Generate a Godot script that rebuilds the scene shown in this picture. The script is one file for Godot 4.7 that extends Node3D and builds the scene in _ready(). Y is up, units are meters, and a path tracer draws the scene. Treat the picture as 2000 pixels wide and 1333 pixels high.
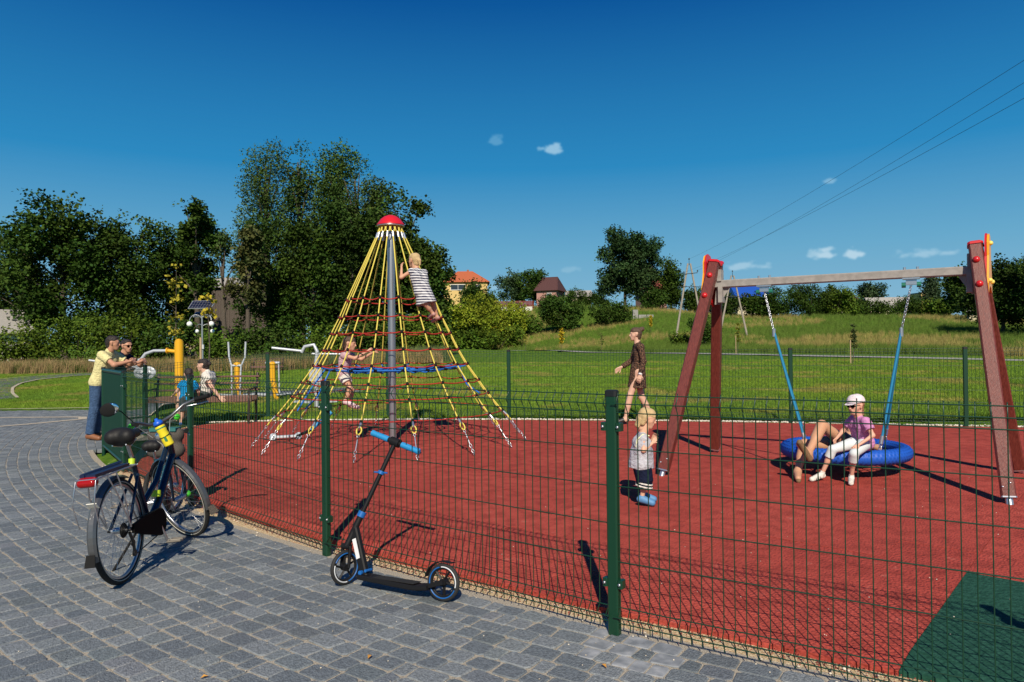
extends Node3D
# A playground beside a paved path: y up, metres, camera at the origin looking along -z.
# Positions are written as V(x, y, d) with d the distance in front of the camera.

const CAM_H := 1.526
var rng := RandomNumberGenerator.new()
var mats := {}
var noise := FastNoiseLite.new()

# ---------------------------------------------------------------- mesh builder
class MB:
	var v := PackedVector3Array()
	var n := PackedVector3Array()
	var c := PackedColorArray()
	var ix := PackedInt32Array()
	var col := Color(1, 1, 1)
	func add(p: Vector3, nn: Vector3) -> int:
		v.append(p); n.append(nn); c.append(col)
		return v.size() - 1
	func face(a: int, b: int, d: int) -> void:      # counter-clockwise seen from outside
		ix.append(a); ix.append(d); ix.append(b)
	func tri(a: Vector3, b: Vector3, d: Vector3) -> void:
		var nn := (b - a).cross(d - a).normalized()
		var i := add(a, nn); add(b, nn); add(d, nn)
		face(i, i + 1, i + 2)
	func quad(a: Vector3, b: Vector3, d: Vector3, e: Vector3) -> void:
		var nn := (b - a).cross(e - a).normalized()
		if nn.length_squared() < 0.5:
			nn = (d - a).cross(e - a).normalized()
		var i := add(a, nn); add(b, nn); add(d, nn); add(e, nn)
		face(i, i + 1, i + 2); face(i, i + 2, i + 3)
	func box(t: Transform3D, s: Vector3) -> void:
		var h := s * 0.5
		for ax in 3:
			for sg in [-1.0, 1.0]:
				var u := (ax + 1) % 3
				var w := (ax + 2) % 3
				var p := []
				for k in [[-1, -1], [1, -1], [1, 1], [-1, 1]]:
					var q := Vector3.ZERO
					q[ax] = h[ax] * sg
					q[u] = h[u] * k[0] * sg
					q[w] = h[w] * k[1]
					p.append(t * q)
				quad(p[0], p[1], p[2], p[3])
	func prism(poly: PackedVector2Array, t: Transform3D, y0: float, y1: float, bev := 0.0, bottom := true) -> void:
		# poly in local x,z (counter-clockwise seen from +y means x to -z); extruded along local y
		var m := poly.size()
		var mid := Vector2.ZERO
		for p in poly: mid += p
		mid /= m
		var ring := []
		var levels := [[y0, 0.0], [y1 - bev, 0.0]]
		if bev > 0.0: levels.append([y1, bev])
		for l in levels:
			var r := []
			for p in poly:
				var q: Vector2 = p
				if l[1] > 0.0: q = p + (mid - p).normalized() * (l[1] * 1.3)
				r.append(t * Vector3(q.x, l[0], q.y))
			ring.append(r)
		for l in ring.size() - 1:
			for i in m:
				var j := (i + 1) % m
				quad(ring[l][j], ring[l][i], ring[l + 1][i], ring[l + 1][j])
		var top: Array = ring[ring.size() - 1]
		for i in range(1, m - 1):
			tri(top[0], top[i + 1], top[i])
		if bottom:
			var bot: Array = ring[0]
			for i in range(1, m - 1):
				tri(bot[0], bot[i], bot[i + 1])
	func tube(pts: Array, r, sides := 8, caps := true, closed := false) -> void:
		var m := pts.size()
		if m < 2: return
		var tan0: Vector3 = (pts[1] - pts[0]).normalized()
		var up := Vector3.UP if absf(tan0.y) < 0.9 else Vector3.RIGHT
		var side := tan0.cross(up).normalized()
		var base := v.size()
		var cols := col
		for i in m:
			var tg: Vector3
			if closed: tg = (pts[(i + 1) % m] - pts[(i + m - 1) % m]).normalized()
			elif i == 0: tg = tan0
			elif i == m - 1: tg = (pts[i] - pts[i - 1]).normalized()
			else: tg = (pts[i + 1] - pts[i - 1]).normalized()
			side = (side - tg * side.dot(tg)).normalized()
			var oth := tg.cross(side)
			var rr: float = r[i] if r is Array else r
			for k in sides:
				var a := TAU * k / sides
				var nn := side * cos(a) + oth * sin(a)
				add(pts[i] + nn * rr, nn)
		var segs := m if closed else m - 1
		for i in segs:
			for k in sides:
				var k2 := (k + 1) % sides
				var i2 := (i + 1) % m
				var a := base + i * sides + k
				var b := base + i * sides + k2
				var d := base + i2 * sides + k2
				var e := base + i2 * sides + k
				face(a, b, d); face(a, d, e)
		if caps and not closed:
			for e in [0, m - 1]:
				var nn: Vector3 = -tan0 if e == 0 else (pts[m - 1] - pts[m - 2]).normalized()
				var ci := add(pts[e], nn)
				var st := v.size()
				for k in sides: add(v[base + e * sides + k], nn)
				for k in sides:
					if e == 0: face(ci, st + (k + 1) % sides, st + k)
					else: face(ci, st + k, st + (k + 1) % sides)
		col = cols
	func ellipsoid(ce: Vector3, rad: Vector3, b := Basis(), su := 14, sv := 8) -> void:
		var base := v.size()
		for j in sv + 1:
			var ph := PI * j / sv
			for i in su:
				var th := TAU * i / su
				var q := Vector3(sin(ph) * cos(th), cos(ph), sin(ph) * sin(th))
				add(ce + b * (q * rad), (b * (q / rad)).normalized())
		for j in sv:
			for i in su:
				var i2 := (i + 1) % su
				var a := base + j * su + i
				var bb := base + j * su + i2
				var d := base + (j + 1) * su + i2
				var e := base + (j + 1) * su + i
				face(a, bb, d); face(a, d, e)
	func arc(ce: Vector3, b: Basis, rad: float, a0: float, a1: float, m: int) -> Array:   # points round local y
		var p := []
		for i in m + 1:
			var a := a0 + (a1 - a0) * i / m
			p.append(ce + b * Vector3(cos(a) * rad, 0, sin(a) * rad))
		return p
	func torus(ce: Vector3, b: Basis, rad: float, r: float, m := 32, sides := 8) -> void:
		var p := arc(ce, b, rad, 0, TAU, m)
		p.pop_back()
		tube(p, r, sides, false, true)
	func lathe(prof: Array, t: Transform3D, sides := 20) -> void:   # profile of Vector2(radius, y)
		var m := prof.size()
		var base := v.size()
		for i in m:
			var pv: Vector2 = prof[maxi(i - 1, 0)]
			var nx: Vector2 = prof[mini(i + 1, m - 1)]
			var tg := (nx - pv).normalized()
			var pn := Vector2(tg.y, -tg.x)
			for k in sides:
				var a := TAU * k / sides
				add(t * Vector3(cos(a) * prof[i].x, prof[i].y, sin(a) * prof[i].x), (t.basis * Vector3(cos(a) * pn.x, pn.y, sin(a) * pn.x)).normalized())
		for i in m - 1:
			for k in sides:
				var k2 := (k + 1) % sides
				var a := base + i * sides + k
				var b := base + i * sides + k2
				var d := base + (i + 1) * sides + k2
				var e := base + (i + 1) * sides + k
				face(a, d, b); face(a, e, d)
	func merge(o: MB) -> void:
		var base := v.size()
		v.append_array(o.v); n.append_array(o.n); c.append_array(o.c)
		for i in o.ix: ix.append(i + base)
	func mesh(m: Material) -> ArrayMesh:
		var a := []
		a.resize(Mesh.ARRAY_MAX)
		a[Mesh.ARRAY_VERTEX] = v
		a[Mesh.ARRAY_NORMAL] = n
		a[Mesh.ARRAY_COLOR] = c
		a[Mesh.ARRAY_INDEX] = ix
		var am := ArrayMesh.new()
		am.add_surface_from_arrays(Mesh.PRIMITIVE_TRIANGLES, a)
		am.surface_set_material(0, m)
		return am

# ---------------------------------------------------------------- small helpers
func V(x: float, y: float, d: float) -> Vector3:
	return Vector3(x, y, -d)

func lin(r: float, g: float, b: float) -> Color:
	return Color(r, g, b).linear_to_srgb()

func paint(key: String, col: Color, rough := 0.6, metal := 0.0, spec := 0.5) -> StandardMaterial3D:
	if mats.has(key): return mats[key]
	var m := StandardMaterial3D.new()
	m.resource_name = key
	m.albedo_color = lin(col.r, col.g, col.b)
	m.roughness = rough
	m.metallic = metal
	m.metallic_specular = spec
	mats[key] = m
	return m

func noise_tex(freq: float, cols: Array, offs: Array, sd := 1, octaves := 4, normal := 0.0, size := 512, kind := FastNoiseLite.TYPE_SIMPLEX_SMOOTH) -> NoiseTexture2D:
	var t := NoiseTexture2D.new()
	t.width = size; t.height = size
	t.seamless = true
	var fn := FastNoiseLite.new()
	fn.seed = sd; fn.frequency = freq; fn.fractal_octaves = octaves
	fn.noise_type = kind
	t.noise = fn
	if normal > 0.0:
		t.as_normal_map = true
		t.bump_strength = normal
	else:
		var g := Gradient.new()
		g.offsets = PackedFloat32Array(offs)
		var pc := PackedColorArray()
		for q in cols: pc.append(lin(q.r, q.g, q.b))
		g.colors = pc
		t.color_ramp = g
	return t

func noisy(key: String, cols: Array, offs: Array, scale: float, rough := 0.8, freq := 0.02, bump := 0.0, sd := 1, spec := 0.4) -> StandardMaterial3D:
	if mats.has(key): return mats[key]
	var m := StandardMaterial3D.new()
	m.resource_name = key
	m.albedo_texture = noise_tex(freq, cols, offs, sd)
	m.uv1_triplanar = true
	m.uv1_world_triplanar = true
	m.uv1_scale = Vector3.ONE * scale
	m.roughness = rough
	m.metallic_specular = spec
	if bump > 0.0:
		m.normal_enabled = true
		m.normal_scale = 1.0
		var nk := "normal%.3f_%.1f" % [freq, bump]
		if not mats.has(nk): mats[nk] = noise_tex(freq * 2.0, [], [], 7, 4, bump)
		m.normal_texture = mats[nk]
	mats[key] = m
	return m

func tinted(key: String, rough := 0.8, spec := 0.3) -> StandardMaterial3D:   # colour from the vertices or the copies
	if mats.has(key): return mats[key]
	var m := StandardMaterial3D.new()
	m.resource_name = key
	m.vertex_color_use_as_albedo = true
	m.roughness = rough
	m.metallic_specular = spec
	mats[key] = m
	return m

func thing(called: String, label: String, category: String, group := "", at := Vector3.ZERO) -> Node3D:
	var o := Node3D.new()
	o.name = called
	o.position = at
	o.set_meta("label", label)
	o.set_meta("category", category)
	if group: o.set_meta("group", group)
	add_child(o, true)
	return o

func part(called: String, mb: MB, m: Material, parent: Node3D, label := "") -> MeshInstance3D:
	var o := MeshInstance3D.new()
	o.name = called
	o.mesh = mb.mesh(m)
	if label: o.set_meta("label", label)
	parent.add_child(o, true)
	return o

func share(called: String, am: Mesh, t: Transform3D, parent: Node3D) -> MeshInstance3D:
	var o := MeshInstance3D.new()
	o.name = called
	o.mesh = am
	o.transform = t
	parent.add_child(o, true)
	return o

func single(called: String, mb: MB, m: Material, label: String, category: String, group := "") -> MeshInstance3D:
	var o := part(called, mb, m, self, label)
	o.set_meta("category", category)
	if group: o.set_meta("group", group)
	return o

func setting(called: String, mb: MB, m: Material) -> MeshInstance3D:
	var o := part(called, mb, m, self)
	o.set_meta("kind", "structure")
	return o

func look(dir: Vector3, up := Vector3.UP) -> Basis:      # local y along dir
	var y := dir.normalized()
	var x := up.cross(y)
	if x.length() < 0.01: x = Vector3.RIGHT.cross(y)
	x = x.normalized()
	return Basis(x, y, x.cross(y))

func rrect(w: float, l: float, r: float) -> PackedVector2Array:     # chamfered rectangle in x,z
	var a := w * 0.5
	var b := l * 0.5
	return PackedVector2Array([Vector2(-a + r, -b), Vector2(a - r, -b), Vector2(a, -b + r), Vector2(a, b - r), Vector2(a - r, b), Vector2(-a + r, b), Vector2(-a, b - r), Vector2(-a, -b + r)])

func beam(mb: MB, a: Vector3, b: Vector3, w: float, l: float, up := Vector3.UP, ch := 0.008) -> void:   # chamfered square bar from a to b
	var t := Transform3D(look(b - a, up), a)
	mb.prism(rrect(w, l, ch), t, 0.0, (b - a).length(), 0.0)

func sstep(a: float, b: float, x: float) -> float:
	var t := clampf((x - a) / (b - a), 0.0, 1.0)
	return t * t * (3.0 - 2.0 * t)

# ---------------------------------------------------------------- terrain
const ARC_C := Vector2(15.2, 25.4)          # the fence and the paving rows are arcs round this point

func path_d(u: float) -> float:            # where the far gravel path runs, by bearing
	var us := [-0.6, -0.07, 0.0, 0.2, 0.43, 0.71, 1.3]
	var ds := [125.0, 104.0, 84.0, 62.0, 48.0, 37.0, 27.0]
	for i in us.size() - 1:
		if u < us[i + 1] or i == us.size() - 2:
			return lerpf(ds[i], ds[i + 1], (u - us[i]) / (us[i + 1] - us[i]))
	return 37.0

func hill(u: float) -> float:              # how high the slope beyond the path rises, by bearing
	var us := [-0.3, -0.07, 0.05, 0.16, 0.35, 0.75]
	var hs := [3.0, 10.0, 8.5, 7.5, 4.6, 3.8]
	u = clampf(u, -0.3, 0.75)
	for i in 5:
		if u <= us[i + 1]: return lerpf(hs[i], hs[i + 1], (u - us[i]) / (us[i + 1] - us[i]))
	return 3.8

func ground(x: float, d: float) -> float:
	var right := 0.04 + 0.015 * (minf(d, 110.0) - 3.5)
	var left := maxf(0.0, 0.012 * (minf(d, 110.0) - 19.0))
	var rc := Vector2(x, d).distance_to(ARC_C)
	var rim := 26.06 - 0.95 * sstep(10.6, 12.6, d) * (1.0 - sstep(16.0, 20.0, d))
	var w := maxf(sstep(rim, rim - 0.3, rc), sstep(-14.0, -5.0, x) * sstep(19.0, 26.0, d))
	var h := lerpf(left, right, w)
	if d > 30.0:
		var u := x / d
		var amp := hill(u)
		var t := clampf((d - path_d(u) - 8.0) / 68.0, 0.0, 1.0)
		h += amp * t * t * (3.0 - 2.0 * t)
		h += sstep(55.0, 90.0, d) * 0.5 * noise.get_noise_2d(x * 2.0, d * 2.0)
	return h

func on(x: float, d: float, lift := 0.0) -> Vector3:
	return V(x, ground(x, d) + lift, d)

# ---------------------------------------------------------------- smooth solid from tapered capsules
# bone: [a, b, ra, rb, flat]  flat 1: cut square at b, 2: cut at both ends
func sdf(bones: Array, cell: float, k: float, out: MB, clips := []) -> void:
	var lo := Vector3(1e9, 1e9, 1e9)
	var hi := -lo
	for b in bones:
		var r: float = maxf(b[2], b[3])
		for q in [b[0], b[1]]:
			lo = lo.min(q - Vector3.ONE * r)
			hi = hi.max(q + Vector3.ONE * r)
	lo -= Vector3.ONE * (cell * 3.0)
	hi += Vector3.ONE * (cell * 3.0)
	var nx := int((hi.x - lo.x) / cell) + 2
	var ny := int((hi.y - lo.y) / cell) + 2
	var nz := int((hi.z - lo.z) / cell) + 2
	var g := PackedFloat32Array()
	g.resize(nx * ny * nz)
	g.fill(9.0)
	for b in bones:
		var a: Vector3 = b[0]
		var e: Vector3 = b[1]
		var ra: float = b[2]
		var rb: float = b[3]
		var flat: int = b[4] if b.size() > 4 else 0
		var ab := e - a
		var l2 := maxf(ab.length_squared(), 1e-9)
		var ln := sqrt(l2)
		var mg := maxf(ra, rb) + k + cell * 2.0
		var mn := (a.min(e) - Vector3.ONE * mg - lo) / cell
		var mx := (a.max(e) + Vector3.ONE * mg - lo) / cell
		for iz in range(maxi(0, int(mn.z)), mini(nz - 1, int(mx.z)) + 1):
			for iy in range(maxi(0, int(mn.y)), mini(ny - 1, int(mx.y)) + 1):
				var row := (iz * ny + iy) * nx
				var p := Vector3(0, lo.y + iy * cell, lo.z + iz * cell)
				for i in range(maxi(0, int(mn.x)), mini(nx - 1, int(mx.x)) + 1):
					p.x = lo.x + i * cell
					var ap := p - a
					var tr := ap.dot(ab) / l2
					var t := clampf(tr, 0.0, 1.0)
					var d := (ap - ab * t).length() - (ra + (rb - ra) * t)
					if flat > 0:
						d = maxf(d, (tr - 1.0) * ln)
						if flat > 1: d = maxf(d, -tr * ln)
					var old := g[row + i]
					var h := maxf(k - absf(d - old), 0.0)
					g[row + i] = minf(d, old) - h * h * 0.25 / k
	for cp in clips:
		var cn: Vector3 = cp[0]
		var c0: float = cp[1]
		for iz in nz:
			for iy in ny:
				var row := (iz * ny + iy) * nx
				for i in nx:
					if g[row + i] < 1.0:
						g[row + i] = maxf(g[row + i], cn.dot(lo + Vector3(i, iy, iz) * cell) - c0)
	var idx := PackedInt32Array()
	idx.resize(g.size())
	idx.fill(-1)
	var sy := nx
	var sz := nx * ny
	var offs := [0, 1, sy, sy + 1, sz, sz + 1, sz + sy, sz + sy + 1]
	var lim := cell * 2.0
	for iz in nz - 1:
		for iy in ny - 1:
			var row := (iz * ny + iy) * nx
			for i in nx - 1:
				var o := row + i
				if absf(g[o]) > lim: continue
				var neg := 0
				for q in 8:
					if g[o + offs[q]] < 0.0: neg += 1
				if neg == 0 or neg == 8: continue
				var f := [g[o], g[o + 1], g[o + sy], g[o + sy + 1], g[o + sz], g[o + sz + 1], g[o + sz + sy], g[o + sz + sy + 1]]
				var sum := Vector3.ZERO
				var cnt := 0
				for ed in [[0, 1], [2, 3], [4, 5], [6, 7], [0, 2], [1, 3], [4, 6], [5, 7], [0, 4], [1, 5], [2, 6], [3, 7]]:
					var fa: float = f[ed[0]]
					var fb: float = f[ed[1]]
					if (fa < 0.0) != (fb < 0.0):
						var t := fa / (fa - fb)
						var pa := Vector3(ed[0] & 1, (ed[0] >> 1) & 1, ed[0] >> 2)
						var pb := Vector3(ed[1] & 1, (ed[1] >> 1) & 1, ed[1] >> 2)
						sum += pa + (pb - pa) * t
						cnt += 1
				var gr := Vector3(f[1] + f[3] + f[5] + f[7] - f[0] - f[2] - f[4] - f[6], f[2] + f[3] + f[6] + f[7] - f[0] - f[1] - f[4] - f[5], f[4] + f[5] + f[6] + f[7] - f[0] - f[1] - f[2] - f[3])
				idx[o] = out.add(lo + (Vector3(i, iy, iz) + sum / cnt) * cell, gr.normalized())
	for iz in range(1, nz - 1):
		for iy in range(1, ny - 1):
			var row := (iz * ny + iy) * nx
			for i in range(1, nx - 1):
				var o := row + i
				var here := g[o]
				if absf(here) > lim: continue
				var ins := here < 0.0
				if ins != (g[o + 1] < 0.0):
					_sq(out, idx, o, o - sy, o - sy - sz, o - sz, ins)
				if ins != (g[o + sy] < 0.0):
					_sq(out, idx, o, o - sz, o - sz - 1, o - 1, ins)
				if ins != (g[o + sz] < 0.0):
					_sq(out, idx, o, o - 1, o - 1 - sy, o - sy, ins)

func _sq(out: MB, idx: PackedInt32Array, a: int, b: int, c: int, d: int, ins: bool) -> void:
	var p := idx[a]
	var q := idx[b]
	var r := idx[c]
	var s := idx[d]
	if p < 0 or q < 0 or r < 0 or s < 0: return
	if ins:
		out.face(p, q, r); out.face(p, r, s)
	else:
		out.face(p, r, q); out.face(p, s, r)

# ---------------------------------------------------------------- vegetation
func leaf(mb: MB, p: Vector3, l: float, col: Color, droop := 0.3) -> void:      # one bent leaf: two faces folded along the midrib
	var ax := Vector3(rng.randfn(), rng.randfn() * 0.6 - droop, rng.randfn()).normalized()
	var bx := ax.cross(Vector3(rng.randfn(), rng.randfn() + 1.2, rng.randfn())).normalized()
	var nn := ax.cross(bx)
	if nn.y < 0.0: nn = -nn; bx = -bx
	var w := l * 0.40
	var mid := p + ax * l * 0.5 + nn * l * 0.07
	var i := mb.v.size()
	mb.v.append(p); mb.v.append(mid + bx * w); mb.v.append(p + ax * l); mb.v.append(mid - bx * w)
	var n1 := (nn - bx * 0.16).normalized()
	var n2 := (nn + bx * 0.16).normalized()
	mb.n.append(nn); mb.n.append(n1); mb.n.append(nn); mb.n.append(n2)
	for k in 4: mb.c.append(col)
	mb.ix.append(i); mb.ix.append(i + 1); mb.ix.append(i + 2)
	mb.ix.append(i); mb.ix.append(i + 2); mb.ix.append(i + 3)

func leaf_mat() -> StandardMaterial3D:
	var m := tinted("leaf", 0.7, 0.22)
	m.backlight_enabled = true
	m.backlight = Color(0.16, 0.2, 0.06)
	return m

func copies(called: String, am: Mesh, list: Array, cols: Array, parent: Node3D) -> MultiMeshInstance3D:
	var mm := MultiMesh.new()
	mm.transform_format = MultiMesh.TRANSFORM_3D
	mm.use_colors = true
	mm.mesh = am
	mm.instance_count = list.size()
	for i in list.size():
		mm.set_instance_transform(i, list[i])
		mm.set_instance_color(i, cols[i])
	var o := MultiMeshInstance3D.new()
	o.name = called
	o.multimesh = mm
	parent.add_child(o, true)
	return o

func crown(parent: Node3D, called: String, blobs: Array, n: int, size: float, col: Color, vary: float, gap: float, lf: float) -> void:
	# sprays of leaves spread through the lobes of the crown, with gaps where the noise is low
	var mb := MB.new()
	var tot := 0.0
	for b in blobs: tot += b[1].x * b[1].y
	var off := rng.randf() * 500.0
	lf *= rng.randf_range(0.8, 1.15)
	for b in blobs:
		var m := int(n * b[1].x * b[1].y / tot)
		var tone := 1.0 + rng.randf_range(-0.26, 0.26)  # random tone per lobe, painted into the leaves so some clumps look lit
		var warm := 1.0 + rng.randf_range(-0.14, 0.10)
		for i in m:
			var dir := Vector3(rng.randfn(), rng.randfn(), rng.randfn()).normalized()
			var p: Vector3 = b[0] + dir * b[1] * pow(rng.randf(), 0.38)
			p += Vector3(rng.randfn(), rng.randfn(), rng.randfn()) * size * 0.22
			if noise.get_noise_3d(p.x * 9.0 / size + off, p.y * 9.0 / size, p.z * 9.0 / size) < gap: continue
			if p.y < 0.1: continue
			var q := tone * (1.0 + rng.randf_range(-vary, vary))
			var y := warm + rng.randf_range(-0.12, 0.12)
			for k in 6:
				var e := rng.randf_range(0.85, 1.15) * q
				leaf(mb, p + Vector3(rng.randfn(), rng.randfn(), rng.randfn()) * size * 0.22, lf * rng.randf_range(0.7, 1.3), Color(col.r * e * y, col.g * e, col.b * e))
	part(called, mb, leaf_mat(), parent)

func bark() -> StandardMaterial3D:
	return noisy("bark", [Color(0.05, 0.04, 0.03), Color(0.16, 0.13, 0.10)], [0.3, 0.75], 1.5, 0.9, 0.03, 6.0, 4)

# kinds: round, poplar, bush, sparse
func tree(called: String, label: String, category: String, group: String, x: float, d: float, h: float, w: float, kind: String, col: Color, n: int, size := 0.9, gap := -0.25) -> void:
	var at := on(x, d)
	var o := thing(called, label, category, group, at)
	var tr := MB.new()
	var blobs := []
	var rw := w * 0.5
	if kind == "bush":
		for i in 5:
			var a := TAU * i / 5.0 + rng.randf()
			var tip := Vector3(cos(a) * rw * 0.5, h * 0.6, sin(a) * rw * 0.5)
			tr.tube([Vector3(cos(a) * 0.06, -0.1, sin(a) * 0.06), tip * 0.5 + Vector3(0, 0.1, 0), tip], [0.05, 0.035, 0.015], 5)
		blobs.append([Vector3(0, h * 0.46, 0), Vector3(rw * 0.72, h * 0.46, rw * 0.72)])
		for i in 8:
			var a := rng.randf() * TAU
			var yy := rng.randf_range(0.18, 0.72)
			var rad := rw * rng.randf_range(0.32, 0.5)
			var far := rw * 0.62 * sqrt(1.0 - pow((yy - 0.4) / 0.75, 2.0))
			blobs.append([Vector3(cos(a) * far, h * yy, sin(a) * far), Vector3(rad, rad * 0.8, rad)])
	else:
		var lean := Vector3(rng.randf_range(-0.03, 0.03), 0, rng.randf_range(-0.03, 0.03)) * h
		var r0 := h * 0.016 + 0.06
		var top := Vector3(0, h * (0.9 if kind == "poplar" else 0.75), 0) + lean
		tr.tube([Vector3(0, -0.2, 0), Vector3(0, h * 0.06, 0), top * 0.5, top], [r0 * 1.5, r0, r0 * 0.7, r0 * 0.15], 8)
		var lobes := 16 if kind == "poplar" else 15
		if kind == "sparse": lobes = 10
		for i in lobes:
			var f := (i + 0.5) / lobes
			var a := i * 2.4 + rng.randf() * 0.8
			var yy: float
			var far: float
			var rad: float
			if kind == "poplar":
				yy = lerpf(0.16, 0.95, f)
				far = rw * 0.6 * pow(sin(PI * clampf(yy * 0.93 + 0.03, 0, 1)), 0.6) * rng.randf_range(0.5, 1.1)
				rad = rw * rng.randf_range(0.42, 0.60) * (1.0 - 0.22 * f)
			elif kind == "sparse":
				yy = lerpf(0.45, 0.96, f)
				far = rw * rng.randf_range(0.25, 0.8)
				rad = rw * rng.randf_range(0.22, 0.36)
			else:
				yy = lerpf(0.2, 0.94, f)
				var prof := sqrt(maxf(0.05, 1.0 - pow((yy - 0.52) / 0.5, 2.0)))
				far = rw * 0.72 * prof * rng.randf_range(0.75, 1.1)
				rad = rw * rng.randf_range(0.3, 0.46)
			var ce := Vector3(cos(a) * far, h * yy, sin(a) * far) + lean * yy
			var st := Vector3(0, h * yy * 0.72, 0) + lean * yy * 0.7
			tr.tube([st, st.lerp(ce, 0.5) + Vector3(0, h * 0.015, 0), ce], [r0 * 0.38, r0 * 0.24, r0 * 0.08], 5)
			blobs.append([ce, Vector3(rad, rad * (1.25 if kind == "poplar" else 0.8), rad)])
		if kind == "round":
			blobs.append([Vector3(0, h * 0.55, 0) + lean * 0.5, Vector3(rw * 0.6, h * 0.33, rw * 0.6)])
		elif kind == "poplar":
			blobs.append([Vector3(0, h * 0.52, 0) + lean * 0.5, Vector3(rw * 0.5, h * 0.4, rw * 0.5)])
	part("stem" if kind == "bush" else "trunk", tr, bark(), o)
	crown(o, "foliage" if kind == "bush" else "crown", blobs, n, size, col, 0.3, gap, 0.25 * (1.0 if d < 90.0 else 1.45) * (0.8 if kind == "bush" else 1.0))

func sapling(x: float, d: float, h: float, col: Color, n: int, label: String, stake: bool, low := 0.55) -> void:
	var o := thing("young_tree", label, "young tree", "young trees planted on the lawn", on(x, d))
	var tr := MB.new()
	var bend := rng.randf_range(-0.05, 0.05) * h
	tr.tube([Vector3(0, -0.1, 0), Vector3(bend, h * 0.5, 0), Vector3(bend * 0.5, h, 0)], [0.022, 0.016, 0.005], 6)
	for i in 5:
		var y := h * rng.randf_range(low, 0.9)
		var a := rng.randf() * TAU
		tr.tube([Vector3(bend * 0.8, y, 0), Vector3(bend * 0.8 + cos(a) * h * 0.07, y + h * 0.05, sin(a) * h * 0.07)], [0.008, 0.003], 4)
	part("trunk", tr, bark(), o)
	if stake:
		var sk := MB.new()
		sk.tube([Vector3(-0.12, -0.1, 0.05), Vector3(-0.12, minf(h * 0.6, 1.7), 0.05)], 0.03, 8)
		part("stake", sk, noisy("stakewood", [Color(0.34, 0.24, 0.13), Color(0.5, 0.38, 0.23)], [0.3, 0.8], 3.0, 0.85), o)
	var lv := MB.new()
	for i in n * 5:
		var y := h * (low + (1.04 - low) * rng.randf())
		y = h * low + floorf((y - h * low) / (h * 0.13)) * h * 0.13 + rng.randfn() * h * 0.02
		var rad := h * 0.075 * rng.randf()
		var a := rng.randf() * TAU
		var q := rng.randf_range(0.7, 1.25)
		leaf(lv, Vector3(bend * 0.8 + cos(a) * rad, y, sin(a) * rad), rng.randf_range(0.07, 0.15) * (1.0 if d < 60.0 else 1.5), Color(col.r * q, col.g * q, col.b * q))
	part("crown", lv, leaf_mat(), o)

func tuft_mesh(key: String, blades: int, h: float, spread: float, w: float, sd: int) -> Mesh:
	var r := RandomNumberGenerator.new()
	r.seed = sd
	var mb := MB.new()
	for i in blades:
		var a := r.randf() * TAU
		var p := Vector3(cos(a), 0, sin(a)) * spread * sqrt(r.randf())
		var b := r.randf() * TAU
		var side := Vector3(cos(b), 0, sin(b)) * w
		var lean := Vector3(r.randfn(), 0, r.randfn()) * h * 0.28
		var hh := h * r.randf_range(0.6, 1.15)
		var mid := p + lean * 0.35 + Vector3(0, hh * 0.6, 0)
		var tip := p + lean + Vector3(0, hh, 0)
		mb.quad(p - side, p + side, mid + side * 0.7, mid - side * 0.7)
		mb.tri(mid - side * 0.7, mid + side * 0.7, tip)
	return mb.mesh(tinted("grassblade", 0.7, 0.25))

func grass(called: String, label: String, am: Mesh, pts: Array, cols: Array, smin: float, smax: float) -> void:
	var list := []
	for p in pts:
		var s := rng.randf_range(smin, smax)
		list.append(Transform3D(Basis(Vector3.UP, rng.randf() * TAU).scaled(Vector3(s, s * rng.randf_range(0.8, 1.2), s)), p))
	var o := copies(called, am, list, cols, self)
	o.set_meta("kind", "stuff")
	o.set_meta("label", label)
	o.set_meta("category", "grass")

# ---------------------------------------------------------------- people
func hand(mb: MB, wrist: Vector3, dir: Vector3, palm: Vector3, thumb_side: float, s: float, curl: float) -> void:
	# dir: towards the fingertips, palm: the way the palm faces
	var f := dir.normalized()
	var pn := (palm - f * palm.dot(f)).normalized()
	var sd := f.cross(pn).normalized() * thumb_side       # towards the thumb
	var bones := []
	var kn := wrist + f * 0.085 * s
	for q in [-0.028, -0.009, 0.010, 0.028]:
		bones.append([wrist + f * 0.012 * s + sd * q * 0.6 * s, kn + sd * q * s, 0.014 * s, 0.0125 * s])
	var lens := [0.058, 0.074, 0.080, 0.070]
	for i in 4:
		var q: float = [-0.030, -0.010, 0.011, 0.031][i]
		var l: float = lens[i] * s
		var base := kn + sd * q * s
		var d1 := (f + pn * curl * 0.7 + sd * q * 2.0).normalized()
		var d2 := (f * (1.0 - curl * 0.6) + pn * curl * 1.5).normalized()
		var j := base + d1 * l * 0.5
		bones.append([base, j, 0.0088 * s, 0.008 * s])
		bones.append([j, j + d2 * l * 0.5, 0.008 * s, 0.0066 * s])
	var tb := wrist + f * 0.03 * s + sd * 0.026 * s
	var tj := tb + (f * 0.7 + sd * 0.7 + pn * 0.25).normalized() * 0.042 * s
	bones.append([wrist + f * 0.02 * s + sd * 0.012 * s, tb, 0.014 * s, 0.012 * s])
	bones.append([tb, tj, 0.0115 * s, 0.0095 * s])
	bones.append([tj, tj + (f * 0.85 + sd * 0.25 + pn * 0.35).normalized() * 0.03 * s, 0.0095 * s, 0.0075 * s])
	bones.append([wrist - f * 0.02 * s, wrist + f * 0.015 * s, 0.021 * s, 0.018 * s])
	sdf(bones, 0.0042 * s if s > 0.75 else 0.0034, 0.006 * s, mb)

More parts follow.
